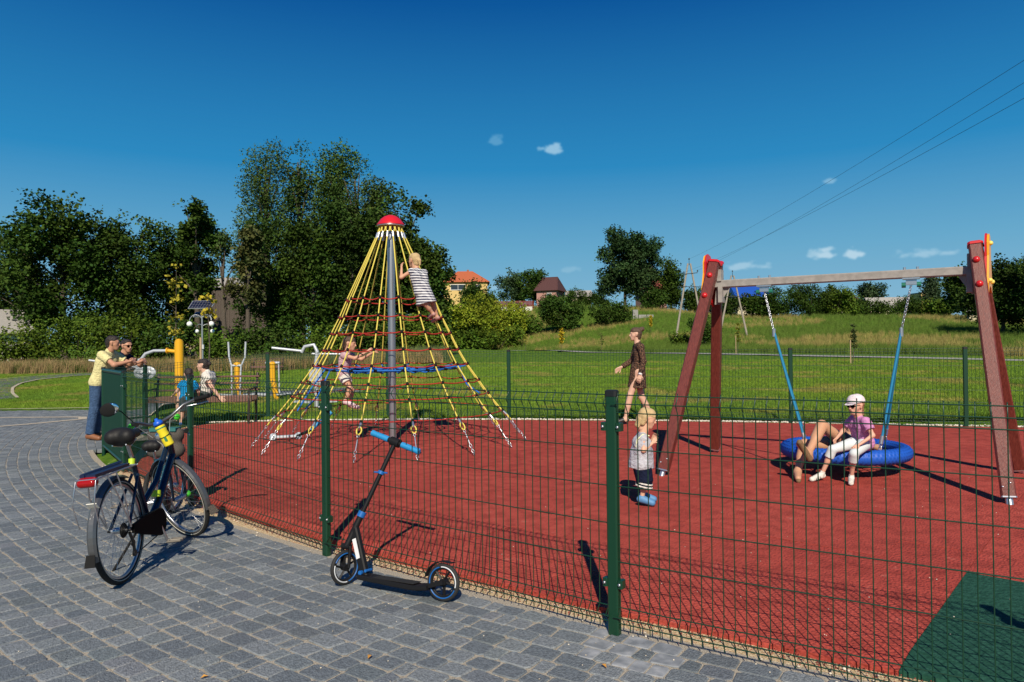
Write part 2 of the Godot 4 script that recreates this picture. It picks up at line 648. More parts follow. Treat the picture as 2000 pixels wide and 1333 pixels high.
# J: joints in world space. o: s (scale of limbs), hs (scale of the head), face, skin, hair, clothes ...
func person(label: String, group: String, J: Dictionary, o: Dictionary) -> Node3D:
	var s: float = o.get("s", 1.0)
	var hs: float = o.get("hs", s)
	var fat: float = o.get("fat", 1.0)
	var org: Vector3 = o.at
	var node := thing("person", label, "person", group, org)
	var j := {}
	for k in J: j[k] = J[k] - org
	var lat: Vector3 = (j.sr - j.sl).normalized()
	var hl: Vector3 = j.pelvis - lat * 0.085 * s
	var hr: Vector3 = j.pelvis + lat * 0.085 * s
	var waist: Vector3 = j.pelvis.lerp(j.chest, 0.42)
	var seg := {}
	var tw := 0.078 * s * fat
	seg["torso"] = [
		[j.chest - lat * tw, waist - lat * tw * 0.8, 0.100 * s * fat, 0.088 * s * fat], [j.chest + lat * tw, waist + lat * tw * 0.8, 0.100 * s * fat, 0.088 * s * fat],
		[j.sl.lerp(j.chest, 0.1), j.sr.lerp(j.chest, 0.1), 0.060 * s, 0.060 * s], [j.chest, j.neck, 0.085 * s, 0.05 * s],
		[waist - lat * tw * 0.8, j.pelvis - lat * tw, 0.088 * s * fat, 0.098 * s * fat], [waist + lat * tw * 0.8, j.pelvis + lat * tw, 0.088 * s * fat, 0.098 * s * fat]]
	seg["belly"] = [[waist - lat * tw * 0.8, j.pelvis - lat * tw, 0.088 * s * fat, 0.1 * s * fat], [waist + lat * tw * 0.8, j.pelvis + lat * tw, 0.088 * s * fat, 0.1 * s * fat]]
	seg["hips"] = [[hl, hr, 0.098 * s * fat, 0.098 * s * fat]]
	seg["uarm"] = [[j.sl, j.el, 0.050 * s, 0.040 * s], [j.sr, j.er, 0.050 * s, 0.040 * s]]
	seg["farm"] = [[j.el, j.wl, 0.040 * s, 0.026 * s], [j.er, j.wr, 0.040 * s, 0.026 * s]]
	seg["thigh"] = [[hl, j.kl, 0.086 * s * fat, 0.056 * s], [hr, j.kr, 0.086 * s * fat, 0.056 * s]]
	seg["shin"] = [[j.kl, j.al, 0.056 * s, 0.036 * s], [j.kr, j.ar, 0.056 * s, 0.036 * s]]
	seg["calf"] = [[j.kl.lerp(j.al, 0.15), j.kl.lerp(j.al, 0.45), 0.05 * s, 0.05 * s], [j.kr.lerp(j.ar, 0.15), j.kr.lerp(j.ar, 0.45), 0.05 * s, 0.05 * s]]
	var feet := []
	for q in [[j.al, j.tl], [j.ar, j.tr]]:
		var fd: Vector3 = (q[1] - q[0])
		feet.append([q[0], q[1], 0.036 * s, 0.026 * s])
		feet.append([q[0] + Vector3(0, -0.03, 0) * s - fd.normalized() * 0.035 * s, q[1], 0.032 * s, 0.024 * s])
	seg["foot"] = feet
	seg["neck"] = [[j.neck.lerp(j.chest, 0.25), j.neck.lerp(j.head, 0.55), 0.055 * hs, 0.052 * hs]]
	var body := MB.new()
	var bones := []
	for k in ["torso", "hips", "uarm", "farm", "thigh", "shin", "calf", "foot", "neck"]: bones += seg[k]
	var cell: float = o.get("cell", 0.014)
	sdf(bones, cell, 0.035 * s, body)
	# head
	var F: Vector3 = o.face.normalized()
	var U: Vector3 = o.get("up", Vector3.UP)
	U = (U - F * U.dot(F)).normalized()
	var R := F.cross(U)
	var hb := Basis(R, U, F)
	var hd := []
	for q in [
		[Vector3(0, 0.035, -0.018), Vector3(0, 0.03, 0.012), 0.083, 0.078], [Vector3(0, -0.01, 0.03), Vector3(0, -0.07, 0.05), 0.062, 0.040],
		[Vector3(-0.03, -0.02, 0.04), Vector3(-0.012, -0.085, 0.062), 0.04, 0.024], [Vector3(0.03, -0.02, 0.04), Vector3(0.012, -0.085, 0.062), 0.04, 0.024],
		[Vector3(0, 0.018, 0.088), Vector3(0, -0.022, 0.107), 0.009, 0.013], [Vector3(-0.03, 0.03, 0.075), Vector3(0.03, 0.03, 0.075), 0.016, 0.016],
		[Vector3(-0.016, -0.052, 0.084), Vector3(0.016, -0.052, 0.084), 0.011, 0.011],
		[Vector3(-0.078, 0.012, -0.01), Vector3(-0.078, -0.02, -0.006), 0.016, 0.011], [Vector3(0.078, 0.012, -0.01), Vector3(0.078, -0.02, -0.006), 0.016, 0.011],
		[Vector3(0, -0.03, -0.02), Vector3(0, -0.12, -0.025), 0.058, 0.052]]:
		hd.append([j.head + hb * q[0] * hs, j.head + hb * q[1] * hs, q[2] * hs, q[3] * hs])
	sdf(hd, 0.0075 * maxf(hs, 0.8), 0.018 * hs, body)
	var hc: float = o.get("curl", 0.45)
	for q in [["wl", "el", 1.0, "hdl", "pl"], ["wr", "er", -1.0, "hdr", "pr"]]:
		var dir: Vector3 = o.get(q[3], (j[q[0]] - j[q[1]]))
		var pal: Vector3 = o.get(q[4], -F * 0.2 - Vector3(0, 0.3, 0) + lat * q[2])
		hand(body, j[q[0]], dir, pal, q[2], s * 1.02, hc)
	var sk: Color = o.get("skin", Color(0.52, 0.29, 0.19))
	part("body", body, skin_mat(sk), node)
	# eyes and mouth
	var eyes := MB.new()
	for e in [-1.0, 1.0]:
		eyes.ellipsoid(j.head + hb * Vector3(0.031 * e, 0.012, 0.0815) * hs, Vector3(0.011, 0.006, 0.006) * hs, hb, 8, 6)
	part("eyes", eyes, paint("eye", Color(0.03, 0.02, 0.015), 0.3), node)
	var lips := MB.new()
	lips.ellipsoid(j.head + hb * Vector3(0, -0.052, 0.0945) * hs, Vector3(0.02, 0.005, 0.004) * hs, hb, 8, 6)
	part("mouth", lips, paint("lip", Color(0.32, 0.1, 0.08), 0.5), node)
	# hair
	if o.has("hair"):
		var hm := MB.new()
		var hbn := []
		var fit := [[Vector3(0, 0.05, -0.03), Vector3(0, 0.055, 0.015), 0.085, 0.078], [Vector3(0, 0.01, -0.05), Vector3(0, -0.04, -0.055), 0.075, 0.055]]
		for q in fit + o.hair:
			hbn.append([j.head + hb * q[0] * hs, j.head + hb * q[1] * hs, q[2] * hs, q[3] * hs])
		var cl: Array = []
		if o.get("short", false): cl = [[(F * 0.8 - U * 0.6).normalized(), (F * 0.8 - U * 0.6).normalized().dot(j.head + hb * Vector3(0, 0.035, 0.035) * hs)]]
		sdf(hbn, 0.008 * maxf(hs, 0.8), 0.012 * hs, hm, cl)
		part("hair", hm, o.hairmat, node)
	# clothes: [name, material, [[segment, from, to, grow], ...], k]
	for c in o.clothes:
		var cm := MB.new()
		var cb := []
		for e in c[2]:
			if e[0] is String:
				for b in seg[e[0]]:
					var a: Vector3 = b[0]
					var z: Vector3 = b[1]
					var ra: float = b[2]
					var rb: float = b[3]
					cb.append([a.lerp(z, e[1]), a.lerp(z, e[2]), lerpf(ra, rb, e[1]) + e[3], lerpf(ra, rb, e[2]) + e[3] + (e[4] if e.size() > 4 else 0.0), 0 if e[2] >= 1.0 and e.size() < 5 else (1 if e[1] <= 0.0 else 2)])
			else:
				cb.append([e[0] - org, e[1] - org, e[2], e[3], e[4] if e.size() > 4 else 0])
		sdf(cb, c[3] if c.size() > 3 else cell, 0.02 * s, cm)
		part(c[0], cm, c[1], node)
	return node

func skin_mat(c: Color) -> StandardMaterial3D:
	var m := paint("skin%.2f%.2f" % [c.r, c.g], c, 0.5, 0.0, 0.4)
	m.subsurf_scatter_enabled = true
	m.subsurf_scatter_strength = 0.05
	return m

func cloth(key: String, c: Color, rough := 0.9) -> StandardMaterial3D:
	if mats.has(key): return mats[key]
	var m := noisy(key, [c * 0.80, c * 1.12], [0.25, 0.75], 2.2, rough, 0.012, 14.0, key.length() * 3 + 2, 0.2)
	return m

func hair_mat(key: String, a: Color, b: Color) -> StandardMaterial3D:
	if mats.has(key): return mats[key]
	var m := noisy(key, [a, b], [0.25, 0.75], 6.0, 0.5, 0.05, 8.0, 11, 0.5)
	m.uv1_scale = Vector3(14, 3, 14)
	return m

# ---------------------------------------------------------------- build
func _ready() -> void:
	rng.seed = 7
	noise.seed = 12
	noise.frequency = 0.02
	noise.fractal_octaves = 3
	_camera_and_light()
	_ground_and_paths()
	_paving()
	_rubber_ground()
	_fence()
	_far_buildings()
	_trees()
	_grass()
	_power_line()
	_street_furniture()
	_rope_pyramid()
	_nest_swing()
	_bicycles()
	_scooters()
	_people()
	_litter()

func _camera_and_light() -> void:
	var cam := Camera3D.new()
	cam.name = "camera"
	cam.position = Vector3(0, CAM_H, 0)
	cam.rotation_order = EULER_ORDER_XYZ
	cam.basis = Basis(Vector3.RIGHT, deg_to_rad(0.55)) * Basis(Vector3.BACK, deg_to_rad(-0.65))
	cam.fov = rad_to_deg(2.0 * atan(666.5 / 1400.0))
	cam.near = 0.05
	cam.far = 2000.0
	cam.current = true
	add_child(cam)
	var env := Environment.new()
	env.background_mode = Environment.BG_SKY
	var sm := PanoramaSkyMaterial.new()
	sm.panorama = _sky()
	var sky := Sky.new()
	sky.sky_material = sm
	env.sky = sky
	env.tonemap_mode = Environment.TONE_MAPPER_LINEAR
	env.tonemap_exposure = 1.12
	env.sdfgi_enabled = true
	env.ssao_enabled = true
	env.ssil_enabled = true
	var we := WorldEnvironment.new()
	we.name = "world"
	we.environment = env
	add_child(we)
	var sun := DirectionalLight3D.new()
	sun.name = "sun"
	sun.light_energy = 1.6
	sun.light_color = Color(1.0, 0.955, 0.88)
	sun.light_angular_distance = 0.5
	sun.shadow_enabled = true
	# shadows fall straight away from the camera at 38 degrees
	var dirn := Vector3(-0.012, -tan(deg_to_rad(38.0)), -1.0).normalized()
	sun.basis = Basis.looking_at(dirn, Vector3.UP)
	add_child(sun)

func _sky() -> ImageTexture:
	# clear air: colour by elevation only, then a few small fair-weather clouds
	var im := Image.create(4096, 2048, false, Image.FORMAT_RGB8)
	var el := [-90.0, -6.0, 0.0, 3.0, 7.4, 14.0, 25.7, 45.0, 90.0]
	var cs := [Color(0.09, 0.10, 0.07), Color(0.16, 0.19, 0.18), Color(0.25, 0.45, 0.58), Color(0.205, 0.415, 0.57), Color(0.125, 0.355, 0.54), Color(0.024, 0.225, 0.475), Color(0.004, 0.086, 0.295), Color(0.003, 0.060, 0.25), Color(0.003, 0.045, 0.20)]
	for y in 2048:
		var e := 90.0 - (y + 0.5) / 2048.0 * 180.0
		for i in 8:
			if e >= el[i] and e <= el[i + 1]:
				var t: float = (e - el[i]) / (el[i + 1] - el[i])
				var c: Color = cs[i].lerp(cs[i + 1], t)
				im.fill_rect(Rect2i(0, y, 4096, 1), lin(c.r, c.g, c.b))
				break
	var fn := FastNoiseLite.new()
	fn.seed = 5
	fn.frequency = 0.06
	fn.fractal_octaves = 4
	for c in [[-1.1, 16.2, 1.5, 0.8, 0.22], [3.4, 15.5, 2.3, 0.8, 0.5], [24.0, 11.8, 1.1, 0.5, 0.3], [23.6, 6.6, 2.2, 0.9, 0.5], [25.5, 6.5, 1.6, 0.8, 0.5], [17.8, 6.0, 4.0, 0.7, 0.33], [30.0, 6.2, 4.2, 0.6, 0.3], [-0.5, 4.9, 3.5, 0.6, 0.2], [4.5, 6.2, 2.0, 0.5, 0.14], [-8.5, 4.4, 5.0, 0.6, 0.15], [44.0, 7.0, 5.0, 0.8, 0.25], [-50.0, 6.0, 6.0, 0.8, 0.2], [120.0, 9.0, 9.0, 2.0, 0.4], [-130.0, 8.0, 8.0, 1.6, 0.4], [170.0, 11.0, 10.0, 2.0, 0.4]]:
		var cx: float = posmod(int(4096.0 + c[0] / 360.0 * 4096.0), 4096)
		var cy: float = 1024.0 - c[1] / 180.0 * 2048.0
		var w: float = c[2] / 360.0 * 2300.0
		var h: float = c[3] / 180.0 * 1300.0
		for y in range(int(cy - h), int(cy + h) + 1):
			for x in range(int(cx - w), int(cx + w) + 1):
				var dx := (x - cx) / w
				var dy := (y - cy) / h
				var base := 1.0 - sqrt(dx * dx + dy * dy * (1.0 if dy < 0.0 else 2.2))
				var a: float = clampf((base + fn.get_noise_2d(x, y * 2.0) * 0.75 - 0.12) * 2.2, 0.0, 1.0) * c[4]
				if a > 0.0:
					var px := posmod(x, 4096)
					im.set_pixel(px, y, im.get_pixel(px, y).lerp(Color(0.93, 0.94, 0.95), a))
	return ImageTexture.create_from_image(im)

func _strip(mb: MB, pts: Array, half: float, lift: float, flat := false) -> void:      # a band laid on the ground along x,d points
	var L := []
	var Rr := []
	for i in pts.size():
		var a: Vector2 = pts[maxi(i - 1, 0)]
		var b: Vector2 = pts[mini(i + 1, pts.size() - 1)]
		var nn := (b - a).normalized().orthogonal()
		L.append(pts[i] + nn * half)
		Rr.append(pts[i] - nn * half)
	for i in pts.size() - 1:
		var q := []
		for p in [L[i], Rr[i], Rr[i + 1], L[i + 1]]:
			q.append(V(p.x, (0.0 if flat else ground(p.x, p.y)) + lift, p.y))
		var up: Vector3 = (q[1] - q[0]).cross(q[3] - q[0])
		if up.y > 0.0: mb.quad(q[0], q[1], q[2], q[3])
		else: mb.quad(q[0], q[3], q[2], q[1])

func _smooth(pts: Array, n: int) -> Array:
	var c := Curve2D.new()
	for i in pts.size():
		var a: Vector2 = pts[maxi(i - 1, 0)]
		var b: Vector2 = pts[mini(i + 1, pts.size() - 1)]
		var tg := (b - a) / 6.0
		c.add_point(pts[i], -tg, tg)
	var out := []
	for i in n + 1: out.append(c.sample_baked(c.get_baked_length() * i / n))
	return out

var pave_edge := []          # far edge of the paving on the left, x,d

func _ground_and_paths() -> void:
	# one sheet from under the camera to the horizon
	var mb := MB.new()
	var ds := [-6.0, 0.5, 3.0, 5.0]
	var d := 6.0
	while d < 130.0:
		ds.append(d)
		d += 0.7 if d < 30 else (1.5 if d < 60 else 3.0)
	for e in [135.0, 150.0, 170.0, 200.0, 260.0, 400.0, 700.0, 1400.0]: ds.append(e)
	var nu := 110
	var idx := []
	for dd in ds:
		var row := []
		for i in nu + 1:
			var u := -1.5 + 3.0 * i / nu
			var x: float = u * maxf(dd, 8.0)
			var rc := Vector2(x, dd).distance_to(ARC_C)
			var y := ground(x, dd)
			if dd < 16.0: y -= 0.09          # the paving and the rubber ground lie on top
			elif x < -6.0 and dd < 19.0: y -= 0.09 * (1.0 - sstep(17.5, 19.0, dd))
			row.append(mb.add(V(x, y, dd), Vector3.UP))
		idx.append(row)
	for r in idx.size() - 1:
		for i in nu:
			mb.face(idx[r][i], idx[r][i + 1], idx[r + 1][i + 1])
			mb.face(idx[r][i], idx[r + 1][i + 1], idx[r + 1][i])
	# smooth normals
	var nn := PackedVector3Array()
	nn.resize(mb.v.size())
	for t in range(0, mb.ix.size(), 3):
		var a := mb.ix[t]; var b := mb.ix[t + 2]; var c := mb.ix[t + 1]
		var fnn := (mb.v[b] - mb.v[a]).cross(mb.v[c] - mb.v[a])
		nn[a] += fnn; nn[b] += fnn; nn[c] += fnn
	for i in nn.size(): mb.n[i] = nn[i].normalized()
	var gm := noisy("lawn", [Color(0.065, 0.135, 0.014), Color(0.115, 0.205, 0.024), Color(0.19, 0.245, 0.045)], [0.25, 0.55, 0.85], 0.22, 0.9, 0.02, 5.0, 21, 0.15)
	gm.detail_enabled = true
	gm.detail_blend_mode = BaseMaterial3D.BLEND_MODE_MUL
	gm.detail_albedo = noise_tex(0.012, [Color(0.62, 0.7, 0.5), Color(1, 1, 1)], [0.3, 0.65], 33)
	gm.detail_uv_layer = BaseMaterial3D.DETAIL_UV_1
	setting("ground", mb, gm)
	# far gravel path over the lawn
	var fp := MB.new()
	var pts := []
	for i in 40:
		var u := -0.12 + 1.1 * i / 39.0
		var pd := path_d(u)
		pts.append(Vector2(u * pd, pd))
	_strip(fp, _smooth(pts, 80), 1.1, 0.05)
	setting("gravel_path", fp, noisy("gravel", [Color(0.24, 0.23, 0.21), Color(0.40, 0.39, 0.36)], [0.3, 0.7], 0.8, 0.95, 0.05, 4.0, 5))
	# winding footpath on the left lawn and the path behind the bench, both with pale kerbs
	var pm := noisy("slate_path", [Color(0.075, 0.085, 0.10), Color(0.135, 0.145, 0.16)], [0.3, 0.7], 1.2, 0.85, 0.05, 4.0, 6)
	var km := noisy("kerb", [Color(0.40, 0.34, 0.25), Color(0.58, 0.50, 0.38)], [0.3, 0.7], 1.5, 0.9, 0.05, 3.0, 8)
	var routes := [[Vector2(-17.0, 22.5), Vector2(-21.0, 28.0), Vector2(-24.5, 35.0), Vector2(-24.5, 42.0), Vector2(-19.0, 47.0), Vector2(-8.0, 50.0)], [Vector2(-9.5, 16.8), Vector2(-8.3, 18.6), Vector2(-6.9, 20.1), Vector2(-5.6, 20.9), Vector2(-4.6, 21.3)]]
	for r in 2:
		var way := _smooth(routes[r], 40)
		var half: float = [1.15, 0.85][r]
		var a := MB.new()
		_strip(a, way, half, 0.03)
		setting("footpath", a, pm)
		var kb := MB.new()
		for sgn in [-1.0, 1.0]:
			var edge := []
			for i in way.size():
				var t: Vector2 = (way[mini(i + 1, way.size() - 1)] - way[maxi(i - 1, 0)]).normalized().orthogonal()
				edge.append(way[i] + t * sgn * (half + 0.05))
			_strip(kb, edge, 0.05, 0.055)
		setting("path_kerb", kb, km)

func arc_pt(r: float, a: float) -> Vector2:
	return ARC_C + Vector2(cos(a), sin(a)) * r

func _in_paving(p: Vector2) -> bool:
	if p.y < 1.2 or p.x > 3.2 or p.x < -17.5: return false
	if p.y > 19.3 + 0.05 * (p.x + 11.0): return false
	return true

func _paving() -> void:
	# bedding sand under the stones
	var bed := MB.new()
	var q := [V(-18, -0.022, 20.0), V(-18, -0.022, 0.6), V(4.5, -0.022, 0.6), V(4.5, -0.022, 3.0)]
	var m := 60
	for i in m:
		var a0 := lerpf(-1.85, -2.95, float(i) / m)
		var a1 := lerpf(-1.85, -2.95, float(i + 1) / m)
		var i0 := arc_pt(24.9 if a0 < -2.60 else 25.98, a0); var i1 := arc_pt(24.9 if a0 < -2.60 else 25.98, a1)
		var o0 := arc_pt(33.5, a0); var o1 := arc_pt(33.5, a1)
		if i1.y > 19.4: continue
		bed.quad(V(o0.x, -0.006, o0.y), V(i0.x, -0.006, i0.y), V(i1.x, -0.006, i1.y), V(o1.x, -0.006, o1.y))
	for i in range(0, bed.ix.size(), 3):
		pass
	for i in bed.n.size(): bed.n[i] = Vector3.UP
	var sand := noisy("joint_sand", [Color(0.30, 0.26, 0.20), Color(0.50, 0.45, 0.36)], [0.3, 0.7], 2.5, 0.95, 0.06, 5.0, 9, 0.2)
	var pv := setting("paving", bed, sand)
	# paving stones in curved rows; the nearest three hundred are parts of their own
	var stone := []
	for k in 3:
		var c: Color = [Color(0.172, 0.194, 0.206), Color(0.208, 0.228, 0.238), Color(0.144, 0.164, 0.178)][k]
		var sm := noisy("stone%d" % k, [c * 0.72, c, c * 1.28], [0.22, 0.5, 0.82], 2.2, 0.72, 0.035, 7.0, 40 + k, 0.45)
		sm.vertex_color_use_as_albedo = true
		sm.detail_enabled = true
		sm.detail_blend_mode = BaseMaterial3D.BLEND_MODE_MUL
		sm.detail_albedo = noise_tex(0.15, [Color(0.7, 0.7, 0.7), Color(1, 1, 1), Color(1, 1, 1)], [0.2, 0.5, 1.0], 50 + k)
		stone.append(sm)
	var bloom := noisy("stone_bloom", [Color(0.17, 0.185, 0.20), Color(0.24, 0.255, 0.27), Color(0.38, 0.39, 0.40)], [0.3, 0.55, 0.9], 0.7, 0.8, 0.02, 0.0, 47, 0.35)
	var all := []
	var r := 26.06
	r = 24.90
	while r < 33.0:
		var rw := 0.128
		var a := -1.9
		while a > -2.95:
			var l: float = [0.09, 0.125, 0.155, 0.19][rng.randi() % 4]
			var mid := a - l * 0.5 / r
			var p := arc_pt(r + rw * 0.5, mid)
			var beside := p.y > 11.3 and p.x < -6.36 - (p.y - 10.9) * 0.231 and p.y < 16.6
			if _in_paving(p) and (r > 26.02 or beside):
				all.append([p, mid, l - 0.007, rw - 0.007, rng.randi() % 3])
			a -= l / r
		r += rw
	all.sort_custom(func(x, y): return x[0].length_squared() < y[0].length_squared())
	var seen_first := []
	var rest := []
	for e in all:
		var p: Vector2 = e[0]
		var vis := p.y > 3.0 and absf(p.x / p.y) < 0.74
		if vis and seen_first.size() < 300: seen_first.append(e)
		else: rest.append(e)
	var joined := [MB.new(), MB.new(), MB.new()]
	for pass_ in 2:
		for e in ([seen_first, rest][pass_]):
			var p: Vector2 = e[0]
			var mb: MB = MB.new() if pass_ == 0 else joined[e[4]]
			# local x along the row, z across it; uneven rounded corners
			var ct := Vector3(-sin(e[1]), 0, -cos(e[1]))
			var cr := Vector3(cos(e[1]), 0, -sin(e[1]))
			var t := Transform3D(Basis(ct, Vector3.UP, ct.cross(Vector3.UP)), V(p.x, 0, p.y))
			t.basis = t.basis * Basis.from_euler(Vector3(rng.randfn() * 0.008, rng.randfn() * 0.018, rng.randfn() * 0.008))
			var poly := rrect(e[2], e[3], minf(e[2], e[3]) * 0.13)
			for i in poly.size(): poly[i] += Vector2(rng.randfn(), rng.randfn()) * 0.0036
			var top := rng.randfn() * 0.0012
			var tone := rng.randf_range(0.90, 1.25)
			mb.col = Color(tone * rng.randf_range(0.97, 1.04), tone, tone * rng.randf_range(0.96, 1.03))
			var o3 := t.origin
			if pass_ == 0:
				t.origin = Vector3.ZERO
			mb.prism(poly, t, -0.05, top, 0.005, false)
			if pass_ == 0:
				var node := part("paving_stone", mb, bloom if p.distance_to(Vector2(0.62, 3.62)) < 0.30 and rng.randf() < 0.7 else stone[e[4]], pv)
				node.position = o3
	for k in 3:
		var node := part("paving_stones", joined[k], stone[k], pv)
		node.set_meta("kind", "stuff")
	# pale kerb between paving and lawn, and the pale loop laid in the paving
	var km: Material = mats["kerb"]
	var kb := MB.new()
	var edge := []
	for i in 24: 
		var x := lerpf(-19.0, -8.9, i / 23.0)
		edge.append(Vector2(x, 19.38 + 0.05 * (x + 11.0) - (0.0 if x < -11.0 else 0.16 * (x + 11.0) * (x + 11.0))))
	_strip(kb, edge, 0.06, 0.045, true)
	setting("kerb", kb, km)
	var lp := MB.new()
	_strip(lp, _smooth([Vector2(-14.5, 16.9), Vector2(-12.0, 17.1), Vector2(-10.2, 17.0), Vector2(-9.9, 16.5), Vector2(-10.4, 15.5), Vector2(-11.5, 14.0), Vector2(-12.8, 12.6)], 40), 0.09, 0.006, true)
	setting("inlaid_band", lp, km)

var mat_poly := PackedVector2Array()

func _rubber_ground() -> void:
	# outline of the rubber ground (x,d)
	for i in 14:
		mat_poly.append(arc_pt(25.85, lerpf(-1.85, -2.45, i / 13.0)))
	for p in [Vector2(-5.62, 11.6), Vector2(-5.80, 12.6), Vector2(-5.66, 13.15), Vector2(-5.2, 13.45), Vector2(-3.9, 13.60), Vector2(-2.0, 13.50), Vector2(0.0, 13.30), Vector2(2.4, 12.9), Vector2(4.5, 12.45), Vector2(8.2, 11.45), Vector2(10.5, 10.7), Vector2(10.5, 2.0)]:
		mat_poly.append(p)
	if Geometry2D.is_polygon_clockwise(mat_poly): mat_poly.reverse()
	# sand and gravel showing round the edge
	var border := Geometry2D.offset_polygon(mat_poly, 0.22, Geometry2D.JOIN_ROUND)[0]
	var sb := MB.new()
	var tris := Geometry2D.triangulate_polygon(border)
	for i in range(0, tris.size(), 3):
		var q := []
		for k in 3:
			var p: Vector2 = border[tris[i + k]]
			var y := ground(p.x, p.y) - 0.02
			if p.distance_to(ARC_C) > 25.9: y = -0.012
			q.append(V(p.x, y, p.y))
		if (q[1] - q[0]).cross(q[2] - q[0]).y < 0.0: sb.tri(q[0], q[2], q[1])
		else: sb.tri(q[0], q[1], q[2])
	setting("sand_border", sb, noisy("yellow_sand", [Color(0.36, 0.25, 0.13), Color(0.58, 0.45, 0.27), Color(0.7, 0.6, 0.42)], [0.2, 0.55, 0.9], 2.0, 0.95, 0.05, 6.0, 13, 0.2))
	# loose pale gravel along the far edge
	var gl := []
	var gc := []
	var pebble := MB.new()
	pebble.ellipsoid(Vector3.ZERO, Vector3(1, 0.6, 0.8), Basis(), 6, 4)
	for i in 2600:
		var t := rng.randf() * 16.0
		var p: Vector2 = Vector2.ZERO
		var ring := [Vector2(-5.8, 13.5), Vector2(-3.9, 13.75), Vector2(-2.0, 13.66), Vector2(0.0, 13.46), Vector2(2.4, 13.06), Vector2(4.5, 12.6), Vector2(8.2, 11.6), Vector2(10.0, 11.0)]
		var f := rng.randf() * (ring.size() - 1)
		p = ring[int(f)].lerp(ring[int(f) + 1], f - int(f)) + Vector2(rng.randfn() * 0.02, absf(rng.randfn()) * 0.06)
		var s := rng.randf_range(0.010, 0.026)
		gl.append(Transform3D(Basis(Vector3.UP, rng.randf() * TAU).scaled(Vector3.ONE * s), on(p.x, p.y, -0.005)))
		var g := rng.randf_range(0.35, 0.75)
		gc.append(Color(g, g * 0.92, g * 0.78))
	var go := copies("edge_gravel", pebble.mesh(tinted("pebble", 0.85)), gl, gc, self)
	go.set_meta("kind", "stuff")
	go.set_meta("label", "pale gravel along the far edge of the red ground")
	go.set_meta("category", "gravel")
	# worn-off rubber crumbs on the sand under the near fence
	gl = []; gc = []
	for i in 5200:
		var rr := 25.86 + absf(rng.randfn()) * 0.055
		var p := arc_pt(rr, rng.randf_range(-2.0, -2.47))
		gl.append(Transform3D(Basis(Vector3.UP, rng.randf() * TAU).scaled(Vector3.ONE * rng.randf_range(0.002, 0.005)), V(p.x, maxf(-0.008, ground(p.x, p.y) - 0.02 - (rr - 25.85) * 0.1), p.y)))
		var g := rng.randf_range(0.6, 1.2)
		gc.append(Color(0.30 * g, 0.06 * g, 0.045 * g))
	var rc := copies("rubber_crumbs", pebble.mesh(mats["pebble"]), gl, gc, self)
	rc.set_meta("kind", "stuff")
	rc.set_meta("label", "red rubber crumbs scattered on the sand under the near fence")
	rc.set_meta("category", "crumbs")
	# tiles half a metre wide
	var red := []
	for k in 3:
		var c: Color = [Color(0.365, 0.060, 0.044), Color(0.390, 0.066, 0.048), Color(0.338, 0.054, 0.040)][k]
		var rm := noisy("red_rubber%d" % k, [c * 0.76, c, c * 1.08, Color(0.46, 0.135, 0.10)], [0.2, 0.5, 0.8, 1.0], 0.45, 0.93, 0.02, 0.0, 60 + k, 0.25)
		rm.detail_enabled = true
		rm.detail_blend_mode = BaseMaterial3D.BLEND_MODE_MUL
		rm.detail_albedo = noise_tex(0.2, [Color(0.80, 0.80, 0.80), Color(1, 1, 1), Color(1, 1, 1)], [0.2, 0.5, 1.0], 66)
		rm.normal_enabled = true
		rm.normal_texture = noise_tex(0.18, [], [], 67, 3, 3.0)
		red.append(rm)
	var green := noisy("green_rubber", [Color(0.012, 0.055, 0.036), Color(0.022, 0.082, 0.056)], [0.3, 0.7], 0.8, 0.93, 0.05, 3.0, 70, 0.25)
	var base := MB.new()
	var bt := Geometry2D.triangulate_polygon(mat_poly)
	for i in range(0, bt.size(), 3):
		var q := []
		for k in 3:
			var p: Vector2 = mat_poly[bt[i + k]]
			q.append(V(p.x, ground(p.x, p.y) - 0.018, p.y))
		if (q[1] - q[0]).cross(q[2] - q[0]).y < 0.0: base.tri(q[0], q[2], q[1])
		else: base.tri(q[0], q[1], q[2])
	var root := setting("rubber_ground", base, paint("rubber_seam", Color(0.10, 0.02, 0.016), 0.95))
	var ea := Vector2(0.66, 0.7513)
	var eb := Vector2(0.7513, -0.66)
	var org := Vector2(2.9, 4.61)
	var tiles := []
	for ia in range(-10, 26):
		for ib in range(-26, 16):
			var c0 := org + ea * ia * 0.5 + eb * ib * 0.5
			var g := 0.0016
			var sq := PackedVector2Array()
			for k in [[g, g], [0.5 - g, g], [0.5 - g, 0.5 - g], [g, 0.5 - g]]:
				sq.append(c0 + ea * k[0] + eb * k[1])
			for pc in Geometry2D.intersect_polygons(sq, mat_poly):
				if pc.size() >= 3: tiles.append([pc, c0 + (ea + eb) * 0.25, ia < 0 and ib >= 0])
	tiles.sort_custom(func(x, y): return x[1].length_squared() < y[1].length_squared())
	var many := MB.new()
	var count := 0
	for e in tiles:
		var p: Vector2 = e[1]
		var vis := p.y > 2.5 and absf(p.x / p.y) < 0.85
		var own := vis and count < 300
		var mb := MB.new() if own else many
		var pc: PackedVector2Array = e[0]
		var cw := Geometry2D.is_polygon_clockwise(pc)
		var lift := rng.randfn() * 0.0012
		var tp := []
		var bp := []
		for k in pc.size():
			var w: Vector2 = pc[k]
			var y := ground(w.x, w.y) + lift
			if w.distance_to(ARC_C) > 25.77: y -= 0.012
			tp.append(V(w.x, y, w.y))
			bp.append(V(w.x, y - 0.045, w.y))
		if cw: tp.reverse(); bp.reverse()
		# x,d counter-clockwise is counter-clockwise seen from above once d points away
		for k in range(1, tp.size() - 1): mb.tri(tp[0], tp[k], tp[k + 1])
